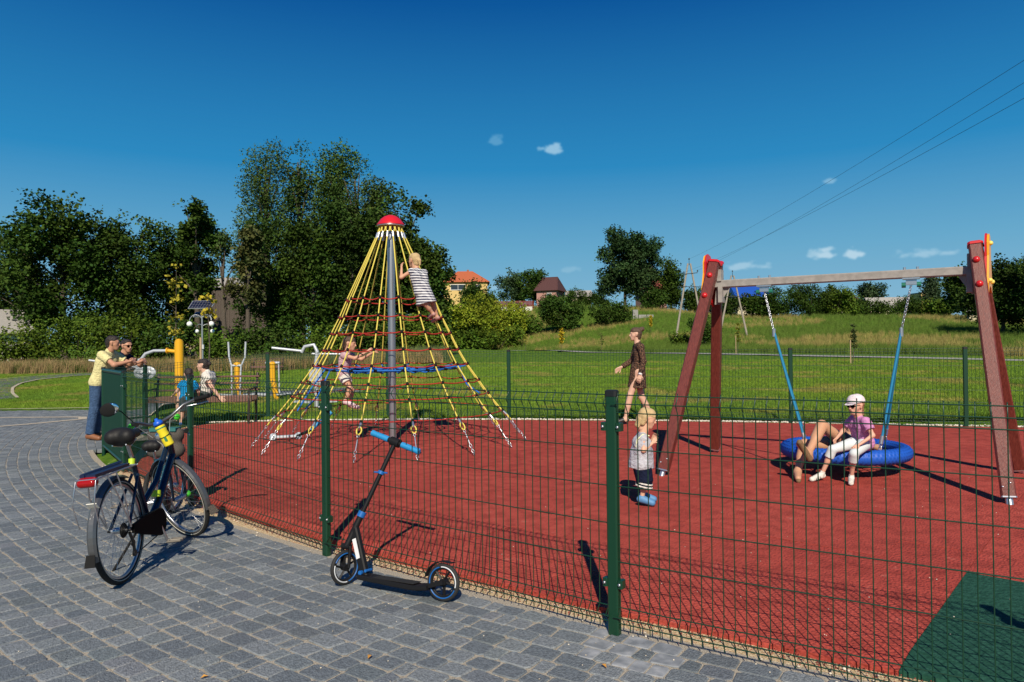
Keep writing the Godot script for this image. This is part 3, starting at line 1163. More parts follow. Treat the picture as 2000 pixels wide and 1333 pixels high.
		for k in tp.size():
			var k2 := (k + 1) % tp.size()
			mb.quad(bp[k], bp[k2], tp[k2], tp[k])
		if own:
			count += 1
			part("rubber_tile", mb, green if e[2] else red[rng.randi() % 3], root)
	var rest := part("rubber_tiles", many, red[0], root)
	rest.set_meta("kind", "stuff")

# ---------------------------------------------------------------- fence
const RAILS := [1.270, 1.225, 1.175, 0.985, 0.785, 0.585, 0.385, 0.145, 0.100, 0.060]
func rail_off(h: float) -> float:
	return 0.032 if h == 1.225 or h == 0.100 else 0.0

func _fence() -> void:
	var green := paint("fence_green", Color(0.004, 0.038, 0.017), 0.38, 0.0, 0.5)
	var black := paint("cap_black", Color(0.008, 0.009, 0.009), 0.5)
	var steel := paint("bolt_steel", Color(0.45, 0.46, 0.47), 0.35, 0.9)
	var f := thing("mesh_fence", "dark green welded wire mesh fence with square posts round the red playground", "fence")
	var near := [Vector2(4.75, 1.1), Vector2(2.66, 2.44), Vector2(0.53, 3.83), Vector2(-1.40, 5.36), Vector2(-3.20, 7.11), Vector2(-4.92, 9.08)]
	var far := [Vector2(-6.22, 10.90), Vector2(-6.74, 13.15), Vector2(-4.78, 14.0), Vector2(-2.42, 13.92), Vector2(-0.07, 13.82), Vector2(2.40, 13.22), Vector2(4.86, 12.52), Vector2(7.44, 11.77), Vector2(9.95, 11.0)]
	# shared meshes of one wire and one rail, in panel axes: x along, y up, z outwards
	var wire := MB.new()
	var wp := [Vector3(0, 1.285, 0)]
	for h in RAILS: wp.append(Vector3(0, h, rail_off(h)))
	wp.append(Vector3(0, 0.028, 0))
	wire.tube(wp, 0.0028, 6)
	var wmesh := wire.mesh(green)
	var pmb := MB.new()
	pmb.prism(rrect(0.062, 0.045, 0.007), Transform3D(), -0.15, 1.282, 0.0)
	var pmesh := pmb.mesh(green)
	var cmb := MB.new()
	cmb.prism(rrect(0.068, 0.051, 0.010), Transform3D(), 1.262, 1.296, 0.006)
	var cmesh := cmb.mesh(black)
	var lug := MB.new()
	lug.prism(rrect(0.030, 0.045, 0.005), Transform3D(), -0.022, 0.022, 0.0)
	var lmesh := lug.mesh(green)
	var blt := MB.new()
	blt.lathe([Vector2(0.0, -0.002), Vector2(0.0095, -0.002), Vector2(0.0085, 0.005), Vector2(0.004, 0.008), Vector2(0, 0.0085)], Transform3D(Basis(Vector3.RIGHT, PI / 2), Vector3.ZERO), 10)
	var bmesh := blt.mesh(steel)
	var lines := [near, far]
	for li in 2:
		var pts: Array = lines[li]
		for i in pts.size():
			var p: Vector2 = pts[i]
			var y: float = 0.0 if li == 0 else ground(p.x, p.y) * [0.15, 0.28, 1, 1, 1, 1, 1, 1, 1][i]
			var a: Vector2 = pts[maxi(i - 1, 0)]
			var b: Vector2 = pts[mini(i + 1, pts.size() - 1)]
			var dir := V(b.x, 0, b.y) - V(a.x, 0, a.y)
			var bs := Basis(dir.normalized(), Vector3.UP, dir.normalized().cross(Vector3.UP))
			var post := share("post", pmesh, Transform3D(bs, V(p.x, y, p.y)), f)
			share("cap", cmesh, Transform3D(), post)
			if li == 0:
				for hy in [0.27, 1.10]:
					for sx in [-1.0, 1.0]:
						share("bracket", lmesh, Transform3D(Basis(), Vector3(0.044 * sx, hy, -0.002)), post)
						share("bolt", bmesh, Transform3D(Basis(Vector3.UP, PI), Vector3(0.044 * sx, hy, -0.026)), post)
			if i == pts.size() - 1: continue
			var q: Vector2 = pts[i + 1]
			var y2: float = 0.0 if li == 0 else ground(q.x, q.y) * [0.15, 0.28, 1, 1, 1, 1, 1, 1, 1][i + 1]
			var A := V(p.x, y, p.y)
			var B := V(q.x, y2, q.y)
			var ex := (B - A)
			var ln := ex.length()
			ex = ex.normalized()
			# outwards is to the left of the run on the near side (towards the path)
			var ez := ex.cross(Vector3.UP).normalized()
			if li == 0: ez = -ez if ez.dot(V(-1, 0, 0) - V(0, 0, 1)) < 0.0 else ez
			elif ez.dot(Vector3(0, 0, -1)) < 0.0: ez = -ez
			var bs2 := Basis(ex, Vector3.UP, ez)
			var panel := Node3D.new()
			panel.name = "mesh_panel"
			panel.transform = Transform3D(bs2, A)
			f.add_child(panel, true)
			var nw := int(round((ln - 0.07) / 0.0555))
			var gap := (ln - 0.07) / nw
			if li == 0:
				for k in range(0, nw + 1):
					share("wire", wmesh, Transform3D(Basis(), Vector3(0.035 + gap * k, 0, 0)), panel)
			else:
				var wm := MB.new()
				for k in range(0, nw + 1):
					var pp := []
					for w in wp: pp.append(w + Vector3(0.035 + gap * k, 0, 0))
					wm.tube(pp, 0.0029, 5, false)
				part("wires", wm, green, panel)
			var rails := MB.new()
			for h in RAILS:
				var z := rail_off(h) + 0.0058
				rails.tube([Vector3(0.01, h, z), Vector3(ln - 0.01, h, z)], 0.0032, 6, false)
			part("rails", rails, green, panel)
	# solid sheet panel between the near run and the side run
	var o := thing("sheet_panel", "solid dark green sheet panel with rolled top edge that two men lean beside", "panel", "", V(-4.98, 0, 9.16))
	var e := V(-6.20, 0, 10.86) - V(-4.98, 0, 9.16)
	var L := e.length()
	var pb := MB.new()
	var bs3 := Basis(e.normalized(), Vector3.UP, e.normalized().cross(Vector3.UP))
	pb.box(Transform3D(bs3, e * 0.5 + Vector3(0, 0.69, 0)), Vector3(L - 0.06, 1.10, 0.012))
	part("sheet", pb, paint("sheet_green", Color(0.005, 0.042, 0.020), 0.65, 0.0, 0.3), o)
	var fr := MB.new()
	fr.tube([Vector3(0, 1.26, 0), e + Vector3(0, 1.26, 0)], 0.026, 10)
	fr.tube([Vector3(0, 0.12, 0), e + Vector3(0, 0.12, 0)], 0.02, 8)
	for k in 2: fr.tube([e * k + Vector3(0, -0.05, 0), e * k + Vector3(0, 1.26, 0)], 0.024, 10)
	part("frame", fr, green, o)

# ---------------------------------------------------------------- buildings far behind
func _house(called: String, label: String, x: float, d: float, w: float, depth: float, wall_h: float, roof_h: float, turn: float, wall: Material, roof: Material, hip: float, wins: Array, extra := {}) -> Node3D:
	var o := thing(called, label, "house", "", on(x, d))
	o.rotation.y = turn
	var wm := MB.new()
	wm.box(Transform3D(Basis(), Vector3(0, wall_h * 0.5 - 0.6, 0)), Vector3(w, wall_h + 1.2, depth))
	var wn := part("wall", wm, wall, o)
	var rm := MB.new()
	var e := 0.45
	var a := Vector3(-w / 2 - e, wall_h - 0.05, depth / 2 + e)
	var b := Vector3(w / 2 + e, wall_h - 0.05, depth / 2 + e)
	var c := Vector3(w / 2 + e, wall_h - 0.05, -depth / 2 - e)
	var f := Vector3(-w / 2 - e, wall_h - 0.05, -depth / 2 - e)
	var r0 := Vector3(-w / 2 - e + hip, wall_h + roof_h, 0)
	var r1 := Vector3(w / 2 + e - hip, wall_h + roof_h, 0)
	rm.quad(a, b, r1, r0); rm.quad(c, f, r0, r1); rm.tri(b, c, r1); rm.tri(f, a, r0)
	rm.quad(f, c, b, a)
	for edge in [[a, b], [b, c], [c, f], [f, a]]: rm.tube([edge[0], edge[1]], 0.08, 6)
	if hip > 0.5:
		for edge in [[a, r0], [f, r0], [b, r1], [c, r1], [r0, r1]]: rm.tube([edge[0], edge[1]], 0.10, 6)
	var rn := part("roof", rm, roof, o)
	if extra.has("chimney"):
		var ch := MB.new()
		var cp: Vector3 = extra.chimney
		ch.box(Transform3D(Basis(), cp), Vector3(0.5, 1.4, 0.5))
		part("chimney", ch, noisy("brick_far", [Color(0.20, 0.08, 0.05), Color(0.34, 0.16, 0.11)], [0.3, 0.7], 2.0), rn)
	for q in wins:         # x, y of the centre, width, height on the front wall
		var fm := MB.new()
		var z := depth / 2 + 0.03
		for s in [-1.0, 1.0]:
			fm.box(Transform3D(Basis(), Vector3(q[0] + s * (q[2] / 2 - 0.05), q[1], z)), Vector3(0.1, q[3], 0.1))
			fm.box(Transform3D(Basis(), Vector3(q[0], q[1] + s * (q[3] / 2 - 0.05), z)), Vector3(q[2] - 0.2, 0.1, 0.098))
		fm.box(Transform3D(Basis(), Vector3(q[0], q[1], z)), Vector3(0.07, q[3] - 0.2, 0.08))
		var fn := part("window", fm, paint("window_white", Color(0.7, 0.7, 0.68), 0.5), o)
		var gm := MB.new()
		gm.box(Transform3D(Basis(), Vector3(q[0], q[1], depth / 2 + 0.012)), Vector3(q[2] - 0.1, q[3] - 0.1, 0.02))
		part("pane", gm, paint("pane_dark", Color(0.03, 0.04, 0.05), 0.08), fn)
	return o

func _far_buildings() -> void:
	var yellow := noisy("wall_yellow", [Color(0.55, 0.38, 0.14), Color(0.66, 0.48, 0.20)], [0.3, 0.7], 0.6)
	var cream := noisy("wall_cream", [Color(0.52, 0.44, 0.30), Color(0.62, 0.54, 0.38)], [0.3, 0.7], 0.6)
	var pink := noisy("wall_brick", [Color(0.34, 0.17, 0.14), Color(0.48, 0.28, 0.24)], [0.3, 0.7], 1.6)
	var orange := noisy("roof_orange", [Color(0.36, 0.09, 0.035), Color(0.46, 0.13, 0.055)], [0.3, 0.7], 1.0)
	var maroon := noisy("roof_maroon", [Color(0.06, 0.025, 0.025), Color(0.11, 0.05, 0.045)], [0.3, 0.7], 1.0)
	var blue := noisy("roof_blue", [Color(0.01, 0.06, 0.32), Color(0.02, 0.09, 0.42)], [0.3, 0.7], 1.0, 0.45)
	var grey := noisy("roof_grey", [Color(0.26, 0.25, 0.23), Color(0.40, 0.38, 0.35)], [0.3, 0.7], 1.0)
	_house("house", "yellow house with broad orange hipped roof above the pale green bushes", -10.6, 165, 10.0, 8.0, 6.4, 2.7, 0.05, yellow, orange, 3.8, [[-1.6, 5.2, 3.4, 1.3], [2.8, 5.2, 1.2, 1.2]], {"chimney": Vector3(0.6, 8.9, -0.6)})
	_house("house", "pink brick house with steep dark maroon half-hipped roof", 8.2, 150, 4.2, 6.0, 3.3, 2.9, -0.35, pink, maroon, 1.0, [[0.6, 2.0, 1.1, 1.5]])
	_house("house", "house with bright blue roof half hidden behind the hedge", 49.5, 150, 7.0, 6.0, 4.7, 2.7, 0.1, cream, blue, 0.2, [[0, 3.4, 1.4, 1.0]])
	_house("house", "cream house with brown hipped roof behind the dark shrubs", 70.0, 150, 5.5, 5.0, 4.0, 2.3, 0.5, cream, maroon, 2.2, [[1.0, 2.6, 1.0, 1.3]])
	_house("house", "low house with plain pale grey gable roof among shrubs", 74.8, 143, 8.0, 5.0, 2.6, 2.2, -0.1, cream, grey, 0.3, [[0, 1.6, 1.0, 0.8]])
	_house("house", "small house with dark red roof behind the tall poplar on the slope", 29.6, 152, 5.0, 5.0, 5.0, 2.4, 0.2, pink, noisy("roof_red", [Color(0.22, 0.05, 0.04), Color(0.30, 0.08, 0.06)], [0.3, 0.7], 1.0), 0.3, [[0, 3.4, 1.0, 1.0]])
	_house("house", "small grey roofed outbuilding beside the pink brick house", 14.2, 152, 5.0, 4.0, 2.3, 1.4, 0.0, cream, grey, 0.2, [[1.2, 1.2, 0.8, 0.8]])
	_house("house", "sunlit white gabled shed with grey roof beside the dark trees", -42.6, 58, 4.6, 5.0, 2.7, 2.0, 0.9, noisy("wall_white", [Color(0.6, 0.58, 0.52), Color(0.72, 0.7, 0.63)], [0.3, 0.7], 0.6), grey, 0.1, [[0, 1.8, 1.0, 1.0]])
	_house("house", "grey pitched roof shed sunk behind shrubs at the foot of the slope", 61.0, 92, 4.0, 4.0, 1.2, 1.6, -0.5, cream, grey, 0.2, [[0, 0.8, 0.6, 0.5]])
	for q in [[109.0, 190.0, 4.0, 9.0, "narrow yellow apartment block showing over the far shrubs"], [101.5, 150.0, 9.0, 8.0, "long yellow building behind the dark tree past the swing"]]:
		var o := thing("apartment_building", q[4], "building", "", on(q[0], q[1]))
		var wm := MB.new()
		wm.box(Transform3D(Basis(), Vector3(0, q[3] / 2 - 0.5, 0)), Vector3(q[2], q[3] + 1.0, 6.0))
		part("wall", wm, yellow, o)
		var rm := MB.new()
		rm.box(Transform3D(Basis(), Vector3(0, q[3] + 0.15, 0)), Vector3(q[2] + 0.3, 0.3, 6.3))
		part("roof", rm, grey, o)
		for k in 3:
			var gm := MB.new()
			gm.box(Transform3D(Basis(), Vector3((k - 1) * q[2] * 0.3, q[3] - 1.3, 3.02)), Vector3(0.9, 1.2, 0.06))
			part("window", gm, paint("pane_dark", Color(0.03, 0.04, 0.05), 0.08), o)
	# timber barn behind the trees
	var b := thing("timber_barn", "weathered grey-brown board barn on a pale plinth behind thin trees", "barn", "", on(-31.5, 78))
	var timber := noisy("barn_board", [Color(0.06, 0.048, 0.04), Color(0.13, 0.105, 0.085)], [0.3, 0.7], 1.2, 0.95)
	for i in 38:
		var pm := MB.new()
		pm.box(Transform3D(Basis(), Vector3(-4.6 + i * 0.25, 4.9 + rng.randfn() * 0.02, rng.randfn() * 0.012)), Vector3(0.235, 6.0, 0.05))
		part("board", pm, timber, b)
	var pl := MB.new()
	pl.box(Transform3D(Basis(), Vector3(0, 0.9, -3.0)), Vector3(9.4, 2.0, 5.9))
	part("plinth", pl, noisy("plinth", [Color(0.36, 0.29, 0.19), Color(0.48, 0.40, 0.28)], [0.3, 0.7], 0.9), b)
	var br := MB.new()
	br.box(Transform3D(Basis(), Vector3(0, 4.9, -3.0)), Vector3(9.3, 5.9, 5.8))
	part("back_wall", br, timber, b)
	var rf := MB.new()
	rf.prism(PackedVector2Array([Vector2(-3.4, 0), Vector2(3.4, 0), Vector2(0, -1.4)]), Transform3D(Basis(Vector3(0, 0, 1), Vector3(1, 0, 0), Vector3(0, -1, 0)), Vector3(-4.9, 7.9, -3.0)), 0, 9.8)
	part("roof", rf, grey, b)
	# low white wall and red fence up the slope by the houses
	var lw := MB.new()
	lw.box(Transform3D(Basis(), Vector3(0, 0.3, 0)), Vector3(6.0, 1.1, 0.25))
	var w1 := single("garden_wall", lw, mats["wall_white"], "low whitewashed garden wall below a red fence on the slope", "wall")
	w1.position = on(1.0, 138)
	var rfn := thing("garden_fence", "dark red board fence above the whitewashed garden wall", "fence", "", on(0.0, 139.0))
	for i in 40:
		var pb := MB.new()
		pb.box(Transform3D(Basis(), Vector3(-4.4 + i * 0.22, 0.9, 0)), Vector3(0.19, 2.0, 0.04))
		part("board", pb, noisy("fence_red", [Color(0.14, 0.03, 0.025), Color(0.20, 0.05, 0.04)], [0.3, 0.7], 2.0), rfn)
	var cw := thing("concrete_blocks", "grey concrete blocks stacked on the slope below the tall tree", "blocks", "", on(19.3, 112))
	for q in [[0.0, 0.7, 0.8, 1.4], [1.1, 0.3, 1.2, 0.6], [2.3, 0.3, 1.0, 0.6]]:
		var cb := MB.new()
		cb.box(Transform3D(Basis(), Vector3(q[0], q[1] - 0.1, 0)), Vector3(q[2], q[3] + 0.2, 0.8))
		part("block", cb, noisy("concrete", [Color(0.20, 0.20, 0.19), Color(0.34, 0.33, 0.31)], [0.3, 0.7], 1.0), cw)

func _trees() -> void:
	var dark := Color(0.038, 0.070, 0.011)
	var deep := Color(0.031, 0.058, 0.010)
	var pop := Color(0.056, 0.096, 0.020)
	var brt := Color(0.075, 0.120, 0.014)
	var wil := Color(0.175, 0.215, 0.018)
	var gl := "tall trees behind the playground"
	var T := [
		["dense_tree", "dark spreading tree at the end of the row beside the white shed", -50.8, 70, 9.5, 6.5, "round", deep, 900],
		["dense_tree", "large dark spreading tree behind the tall dry grass", -37.5, 60, 14.0, 9.0, "round", dark, 2200],
		["dense_tree", "dark tree tucked against the large spreading tree's outer side", -42.8, 63, 11.6, 6.0, "round", deep, 1200],
		["dense_tree", "dark broad tree between the spreading tree and the airy tall one", -33.0, 62, 13.0, 7.6, "round", dark, 1900],
		["dense_tree", "dark tree just behind the airy tall tree", -30.8, 67, 13.0, 5.6, "round", deep, 1200],
		["airy_tree", "tall airy tree with tiered branches beside the timber barn", -27.6, 63, 14.7, 5.0, "sparse", dark, 1000],
		["thin_tree", "thin half-bare tree standing before the timber barn", -22.4, 56, 10.9, 2.4, "sparse", Color(0.05, 0.075, 0.02), 230],
		["thin_tree", "thin sparse tree with browning crown next to the tall poplars", -20.7, 56, 11.3, 2.6, "sparse", Color(0.075, 0.08, 0.025), 330],
		["poplar_tree", "tallest poplar, first of the row from the timber barn", -28.1, 82, 25.3, 8.6, "poplar", pop, 2000],
		["poplar_tree", "second tall poplar of the row from the timber barn", -24.0, 82, 25.1, 8.2, "poplar", pop, 2000],
		["poplar_tree", "third tall poplar of the row from the timber barn", -20.2, 82, 24.3, 8.4, "poplar", pop, 2000],
		["poplar_tree", "fourth tall poplar of the row from the timber barn", -16.9, 80, 22.4, 7.6, "poplar", pop, 1700],
		["poplar_tree", "last and lowest poplar of the row, behind the climbing pyramid", -14.6, 78, 19.6, 6.2, "poplar", pop, 1200],
		["dense_tree", "dark dense tree in front of the first poplars", -20.8, 62, 12.5, 6.6, "round", deep, 1800],
		["dense_tree", "dark dense tree in front of the second poplar", -16.7, 60, 11.5, 5.6, "round", dark, 1500],
		["dense_tree", "dark dense tree directly behind the climbing pyramid's yellow ropes", -13.7, 61, 13.4, 7.0, "round", deep, 2000],
		["dense_tree", "dark tree behind the climbing pyramid's red cap, with ragged crown", -9.8, 64, 15.2, 5.8, "round", dark, 1900],
		["dense_tree", "lower dark tree at the end of the row beside the pale green bushes", -7.2, 62, 10.0, 4.4, "round", dark, 1000],
		["dense_tree", "big dark green tree with two-part crown on the slope", 20.6, 130, 14.2, 9.8, "round", Color(0.034, 0.068, 0.022), 1700],
		["dense_tree", "upright tree merging with the two-part crowned tree on the slope", 25.0, 133, 14.0, 7.4, "round", Color(0.036, 0.072, 0.024), 1300],
		["dense_tree", "narrow dark tree standing beside the wooden power pole", 29.0, 130, 9.4, 5.0, "poplar", dark, 800],
		["dense_tree", "rounded dark tree beside the orange roofed house", -6.3, 138, 7.4, 9.0, "round", deep, 900],
		["dense_tree", "bluish green tree between the orange and maroon roofs", 0.0, 155, 7.2, 6.8, "round", Color(0.04, 0.075, 0.03), 700],
		["dense_tree", "dark tree touching the maroon roofed house", 4.6, 152, 7.5, 6.0, "round", dark, 700],
		["dense_tree", "tree behind the shrubs under the pale clouds", 78.1, 155, 8.5, 6.0, "round", Color(0.04, 0.07, 0.03), 600],
		["dense_tree", "low tree beside the brown roofed house", 66.0, 150, 7.0, 4.6, "round", dark, 450],
		["conifer_tree", "slim pointed conifer above the hedge on the slope", 67.9, 152, 8.4, 2.4, "poplar", deep, 300],
		["conifer_tree", "pointed pale conifer seen past the swing beam", 79.3, 135, 8.4, 4.4, "poplar", Color(0.045, 0.075, 0.035), 500],
		["dense_tree", "dark tree beyond the swing, standing nearest the meadow's dry grass", 49.4, 72, 7.2, 7.4, "round", deep, 1700],
		["dense_tree", "dark tree at the end of the hedge by the grey shed", 63.6, 100, 6.6, 5.8, "round", dark, 900],
		["dense_tree", "broad dark tree at the edge of the meadow past the swing", 51.0, 66, 8.4, 8.0, "round", deep, 1500],
	]
	for q in T:
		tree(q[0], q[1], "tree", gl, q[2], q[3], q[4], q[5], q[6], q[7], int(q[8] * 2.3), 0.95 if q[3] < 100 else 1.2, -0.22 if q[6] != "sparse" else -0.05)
	var B := [
		["leafy shrub behind the dry grass, first from the white shed", -35.2, 51, 3.4, 5.0, brt], ["leafy shrub behind the dry grass, second from the white shed", -31.0, 51, 4.2, 5.6, brt],
		["leafy green shrub behind the two leaning men", -26.8, 50, 4.3, 5.2, brt], ["leafy green shrub behind the solar lamp", -23.6, 50, 3.9, 4.6, dark],
		["low shrub at the foot of the thin half-bare tree", -19.5, 48, 2.9, 3.8, brt], ["leafy shrub behind the far brown bench", -17.5, 52, 3.7, 5.2, dark],
		["leafy shrub behind the pale grey exercise machine by the ropes", -13.7, 52, 3.3, 4.6, brt], ["leafy shrub behind the climbing pyramid's pole", -10.8, 54, 3.6, 5.2, dark],
		["leafy shrub at the end of the dark trees beside the pale bushes", -7.6, 56, 4.1, 5.2, brt],
		["pale yellow-green willow bush beside the dark trees", -8.3, 97, 7.4, 8.0, wil], ["tallest pale yellow-green willow bush below the orange roof", -4.6, 100, 8.6, 8.4, wil],
		["pale yellow-green willow bush beside the footpath up the slope", -0.7, 104, 7.0, 7.8, wil], ["small pale willow bush at the end of the willow thicket", 2.0, 108, 3.8, 5.4, Color(0.08, 0.14, 0.02)],
		["low green bush by the walking figure on the gravel path", -6.2, 95, 3.4, 6.0, brt], ["low green bush in front of the willow thicket", -1.9, 97, 2.9, 7.0, brt],
		["round dark green shrub standing alone on the slope", 7.9, 108, 5.6, 6.8, dark], ["round dark green shrub on the slope behind the walking woman's head", 14.8, 108, 3.8, 6.4, dark],
		["shrub in front of the pink brick house", 6.5, 130, 4.0, 5.0, dark], ["garden shrub behind the round dark shrubs", 13.9, 150, 4.2, 6.4, dark],
		["garden shrub beside the dark red roof", 18.5, 150, 5.0, 5.4, deep], ["shrub under the two-part crowned tree", 25.1, 127, 4.0, 5.5, dark],
		["shrub between the two wooden power poles", 33.4, 128, 5.1, 6.4, dark], ["shrub below the blue roof", 37.0, 124, 4.6, 6.0, deep],
		["shrub in front of the blue roofed house", 41.0, 120, 4.4, 6.4, dark], ["tall hedge shrub below the swing's first chain", 44.5, 116, 5.6, 6.6, dark],
		["tallest hedge shrub in the middle of the slope", 48.6, 116, 5.8, 7.0, dark], ["hedge shrub beside the cream house", 52.5, 115, 4.6, 6.0, brt],
		["low shrub before the grey gable roof", 58.0, 116, 2.8, 7.0, dark], ["low shrub beside the pointed pale conifer", 64.0, 116, 3.4, 7.0, dark],
		["low shrub next to the sunken grey shed", 68.0, 113, 3.0, 6.0, brt], ["dark upright shrub beside the two-legged power pole", 20.4, 76, 3.5, 3.4, dark],
		["low shrub at the foot of the first power pole", 18.6, 79, 1.3, 2.4, brt],
	]
	for q in B:
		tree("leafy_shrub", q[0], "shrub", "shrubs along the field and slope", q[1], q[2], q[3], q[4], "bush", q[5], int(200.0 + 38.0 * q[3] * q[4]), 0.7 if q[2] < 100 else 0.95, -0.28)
	var yel := Color(0.38, 0.28, 0.02)
	sapling(-9.8, 21.0, 3.75, Color(0.30, 0.26, 0.03), 42, "slender young maple with yellow leaf whorls beside the yellow exercise post", false, 0.35)
	sapling(-7.9, 18.5, 2.7, Color(0.40, 0.32, 0.03), 14, "thin staked sapling with few yellow leaves beside the solar lamp", true, 0.85)
	for q in [[-2.3, 97.0, 3.1, 60, yel, "young tree with yellow leaves near the walking figure"], [1.5, 80.0, 1.9, 16, Color(0.2, 0.2, 0.03), "bare young tree between the gravel path's two yellow saplings"], [5.0, 72.0, 2.4, 120, yel, "bushiest yellow young tree beside the gravel path"], [9.5, 76.0, 2.0, 14, Color(0.1, 0.12, 0.03), "thin young tree behind the walking woman"], [17.6, 56.0, 2.4, 60, Color(0.15, 0.16, 0.02), "young tree on the lawn below the two wooden power poles"], [17.1, 36.0, 2.0, 60, Color(0.05, 0.07, 0.02), "staked dark-leaved young tree on the lawn behind the swing"], [18.0, 93.0, 2.2, 110, yel, "yellow young tree below the slope's concrete blocks"], [-9.0, 94.0, 2.4, 20, yel, "thin yellow sapling at the start of the gravel path"]]:
		sapling(q[0], q[1], q[2], q[4], q[3], q[5], q[1] < 60.0, 0.45)

func _grass() -> void:
	var lawn := tuft_mesh("lawn", 9, 0.055, 0.05, 0.004, 1)
	var pts := []
	var cols := []
	for i in 150000:
		var d := 13.0 + 30.0 * pow(rng.randf(), 1.5)
		var x := d * rng.randf_range(-0.78, 0.78)
		var p := Vector2(x, d)
		if x < -7.2 and d < 19.5: continue
		if Geometry2D.is_point_in_polygon(p, mat_poly): continue
		if d < 15.0 and d < 14.2 - 0.2 * absf(x): continue
		if x > 0.0 and d < 13.9 - 0.29 * x + 0.05: continue
		if x <= 0.0 and x > -7.0 and d < 13.75: continue
		var skip := false
		if x < -2.0 and x > -10.5 and d < 24.0:
			for w in [Vector2(-9.5, 16.8), Vector2(-8.9, 17.7), Vector2(-8.3, 18.6), Vector2(-7.5, 19.6), Vector2(-6.6, 20.4), Vector2(-5.0, 21.2), Vector2(-3.5, 21.8), Vector2(-2.2, 22.1)]:
				if p.distance_to(w) < 1.0: skip = true
		if skip: continue
		pts.append(on(x, d, -0.005))
		var q := rng.randf_range(0.55, 1.35)
		var n2 := 0.5 + 0.5 * noise.get_noise_2d(x * 6.0, d * 6.0)
		var dry := sstep(0.16, 0.5, noise.get_noise_2d(x * 14.0 + 40.0, d * 14.0))
		cols.append(Color((0.095 + 0.07 * n2 + 0.11 * dry) * q, (0.190 + 0.055 * n2 + 0.01 * dry) * q, (0.022 + 0.03 * dry) * q))
	grass("lawn_grass", "short mown green lawn grass around the fenced playground", lawn, pts, cols, 0.8, 1.5)
	var tall := tuft_mesh("tall", 16, 0.62, 0.22, 0.008, 2)
	pts = []; cols = []
	for i in 9000:
		var d := rng.randf_range(43.0, 50.0)
		var x := d * rng.randf_range(-0.80, -0.10)
		if noise.get_noise_2d(x * 4.0, d * 4.0) < -0.25: continue
		pts.append(on(x, d))
		var q := rng.randf_range(0.75, 1.25)
		if rng.randf() < 0.3: cols.append(Color(0.09 * q, 0.12 * q, 0.025 * q))
		else: cols.append(Color(0.30 * q, 0.21 * q, 0.10 * q))
	grass("dry_grass", "tall dry tan meadow grass in front of the dark trees", tall, pts, cols, 0.7, 1.3)
	pts = []; cols = []
	for i in 26000:
		var u := rng.randf_range(-0.1, 0.8)
		var d := path_d(u) + 7.0 + 70.0 * pow(rng.randf(), 1.3)
		var x := u * d
		pts.append(on(x, d, -0.02))
		var q := rng.randf_range(0.7, 1.3)
		var n2 := noise.get_noise_2d(x * 2.2 + 90.0, d * 2.2)
		if n2 > 0.16: cols.append(Color(0.26 * q, 0.22 * q, 0.07 * q))
		else: cols.append(Color(0.095 * q, 0.150 * q, 0.024 * q))
	grass("meadow_grass", "rough green and tan grass on the slope beyond the gravel path", tall, pts, cols, 0.5, 1.1)
	# flowering weeds between dry grass and shrubs
	pts = []; cols = []
	for i in 4000:
		var d := rng.randf_range(47.0, 55.0)
		var x := d * rng.randf_range(-0.40, -0.09)
		pts.append(on(x, d))
		var q := rng.randf_range(0.7, 1.3)
		cols.append(Color(0.10 * q, 0.13 * q, 0.05 * q))
	grass("weeds", "grey-green weeds at the foot of the shrubs", tall, pts, cols, 0.9, 1.6)

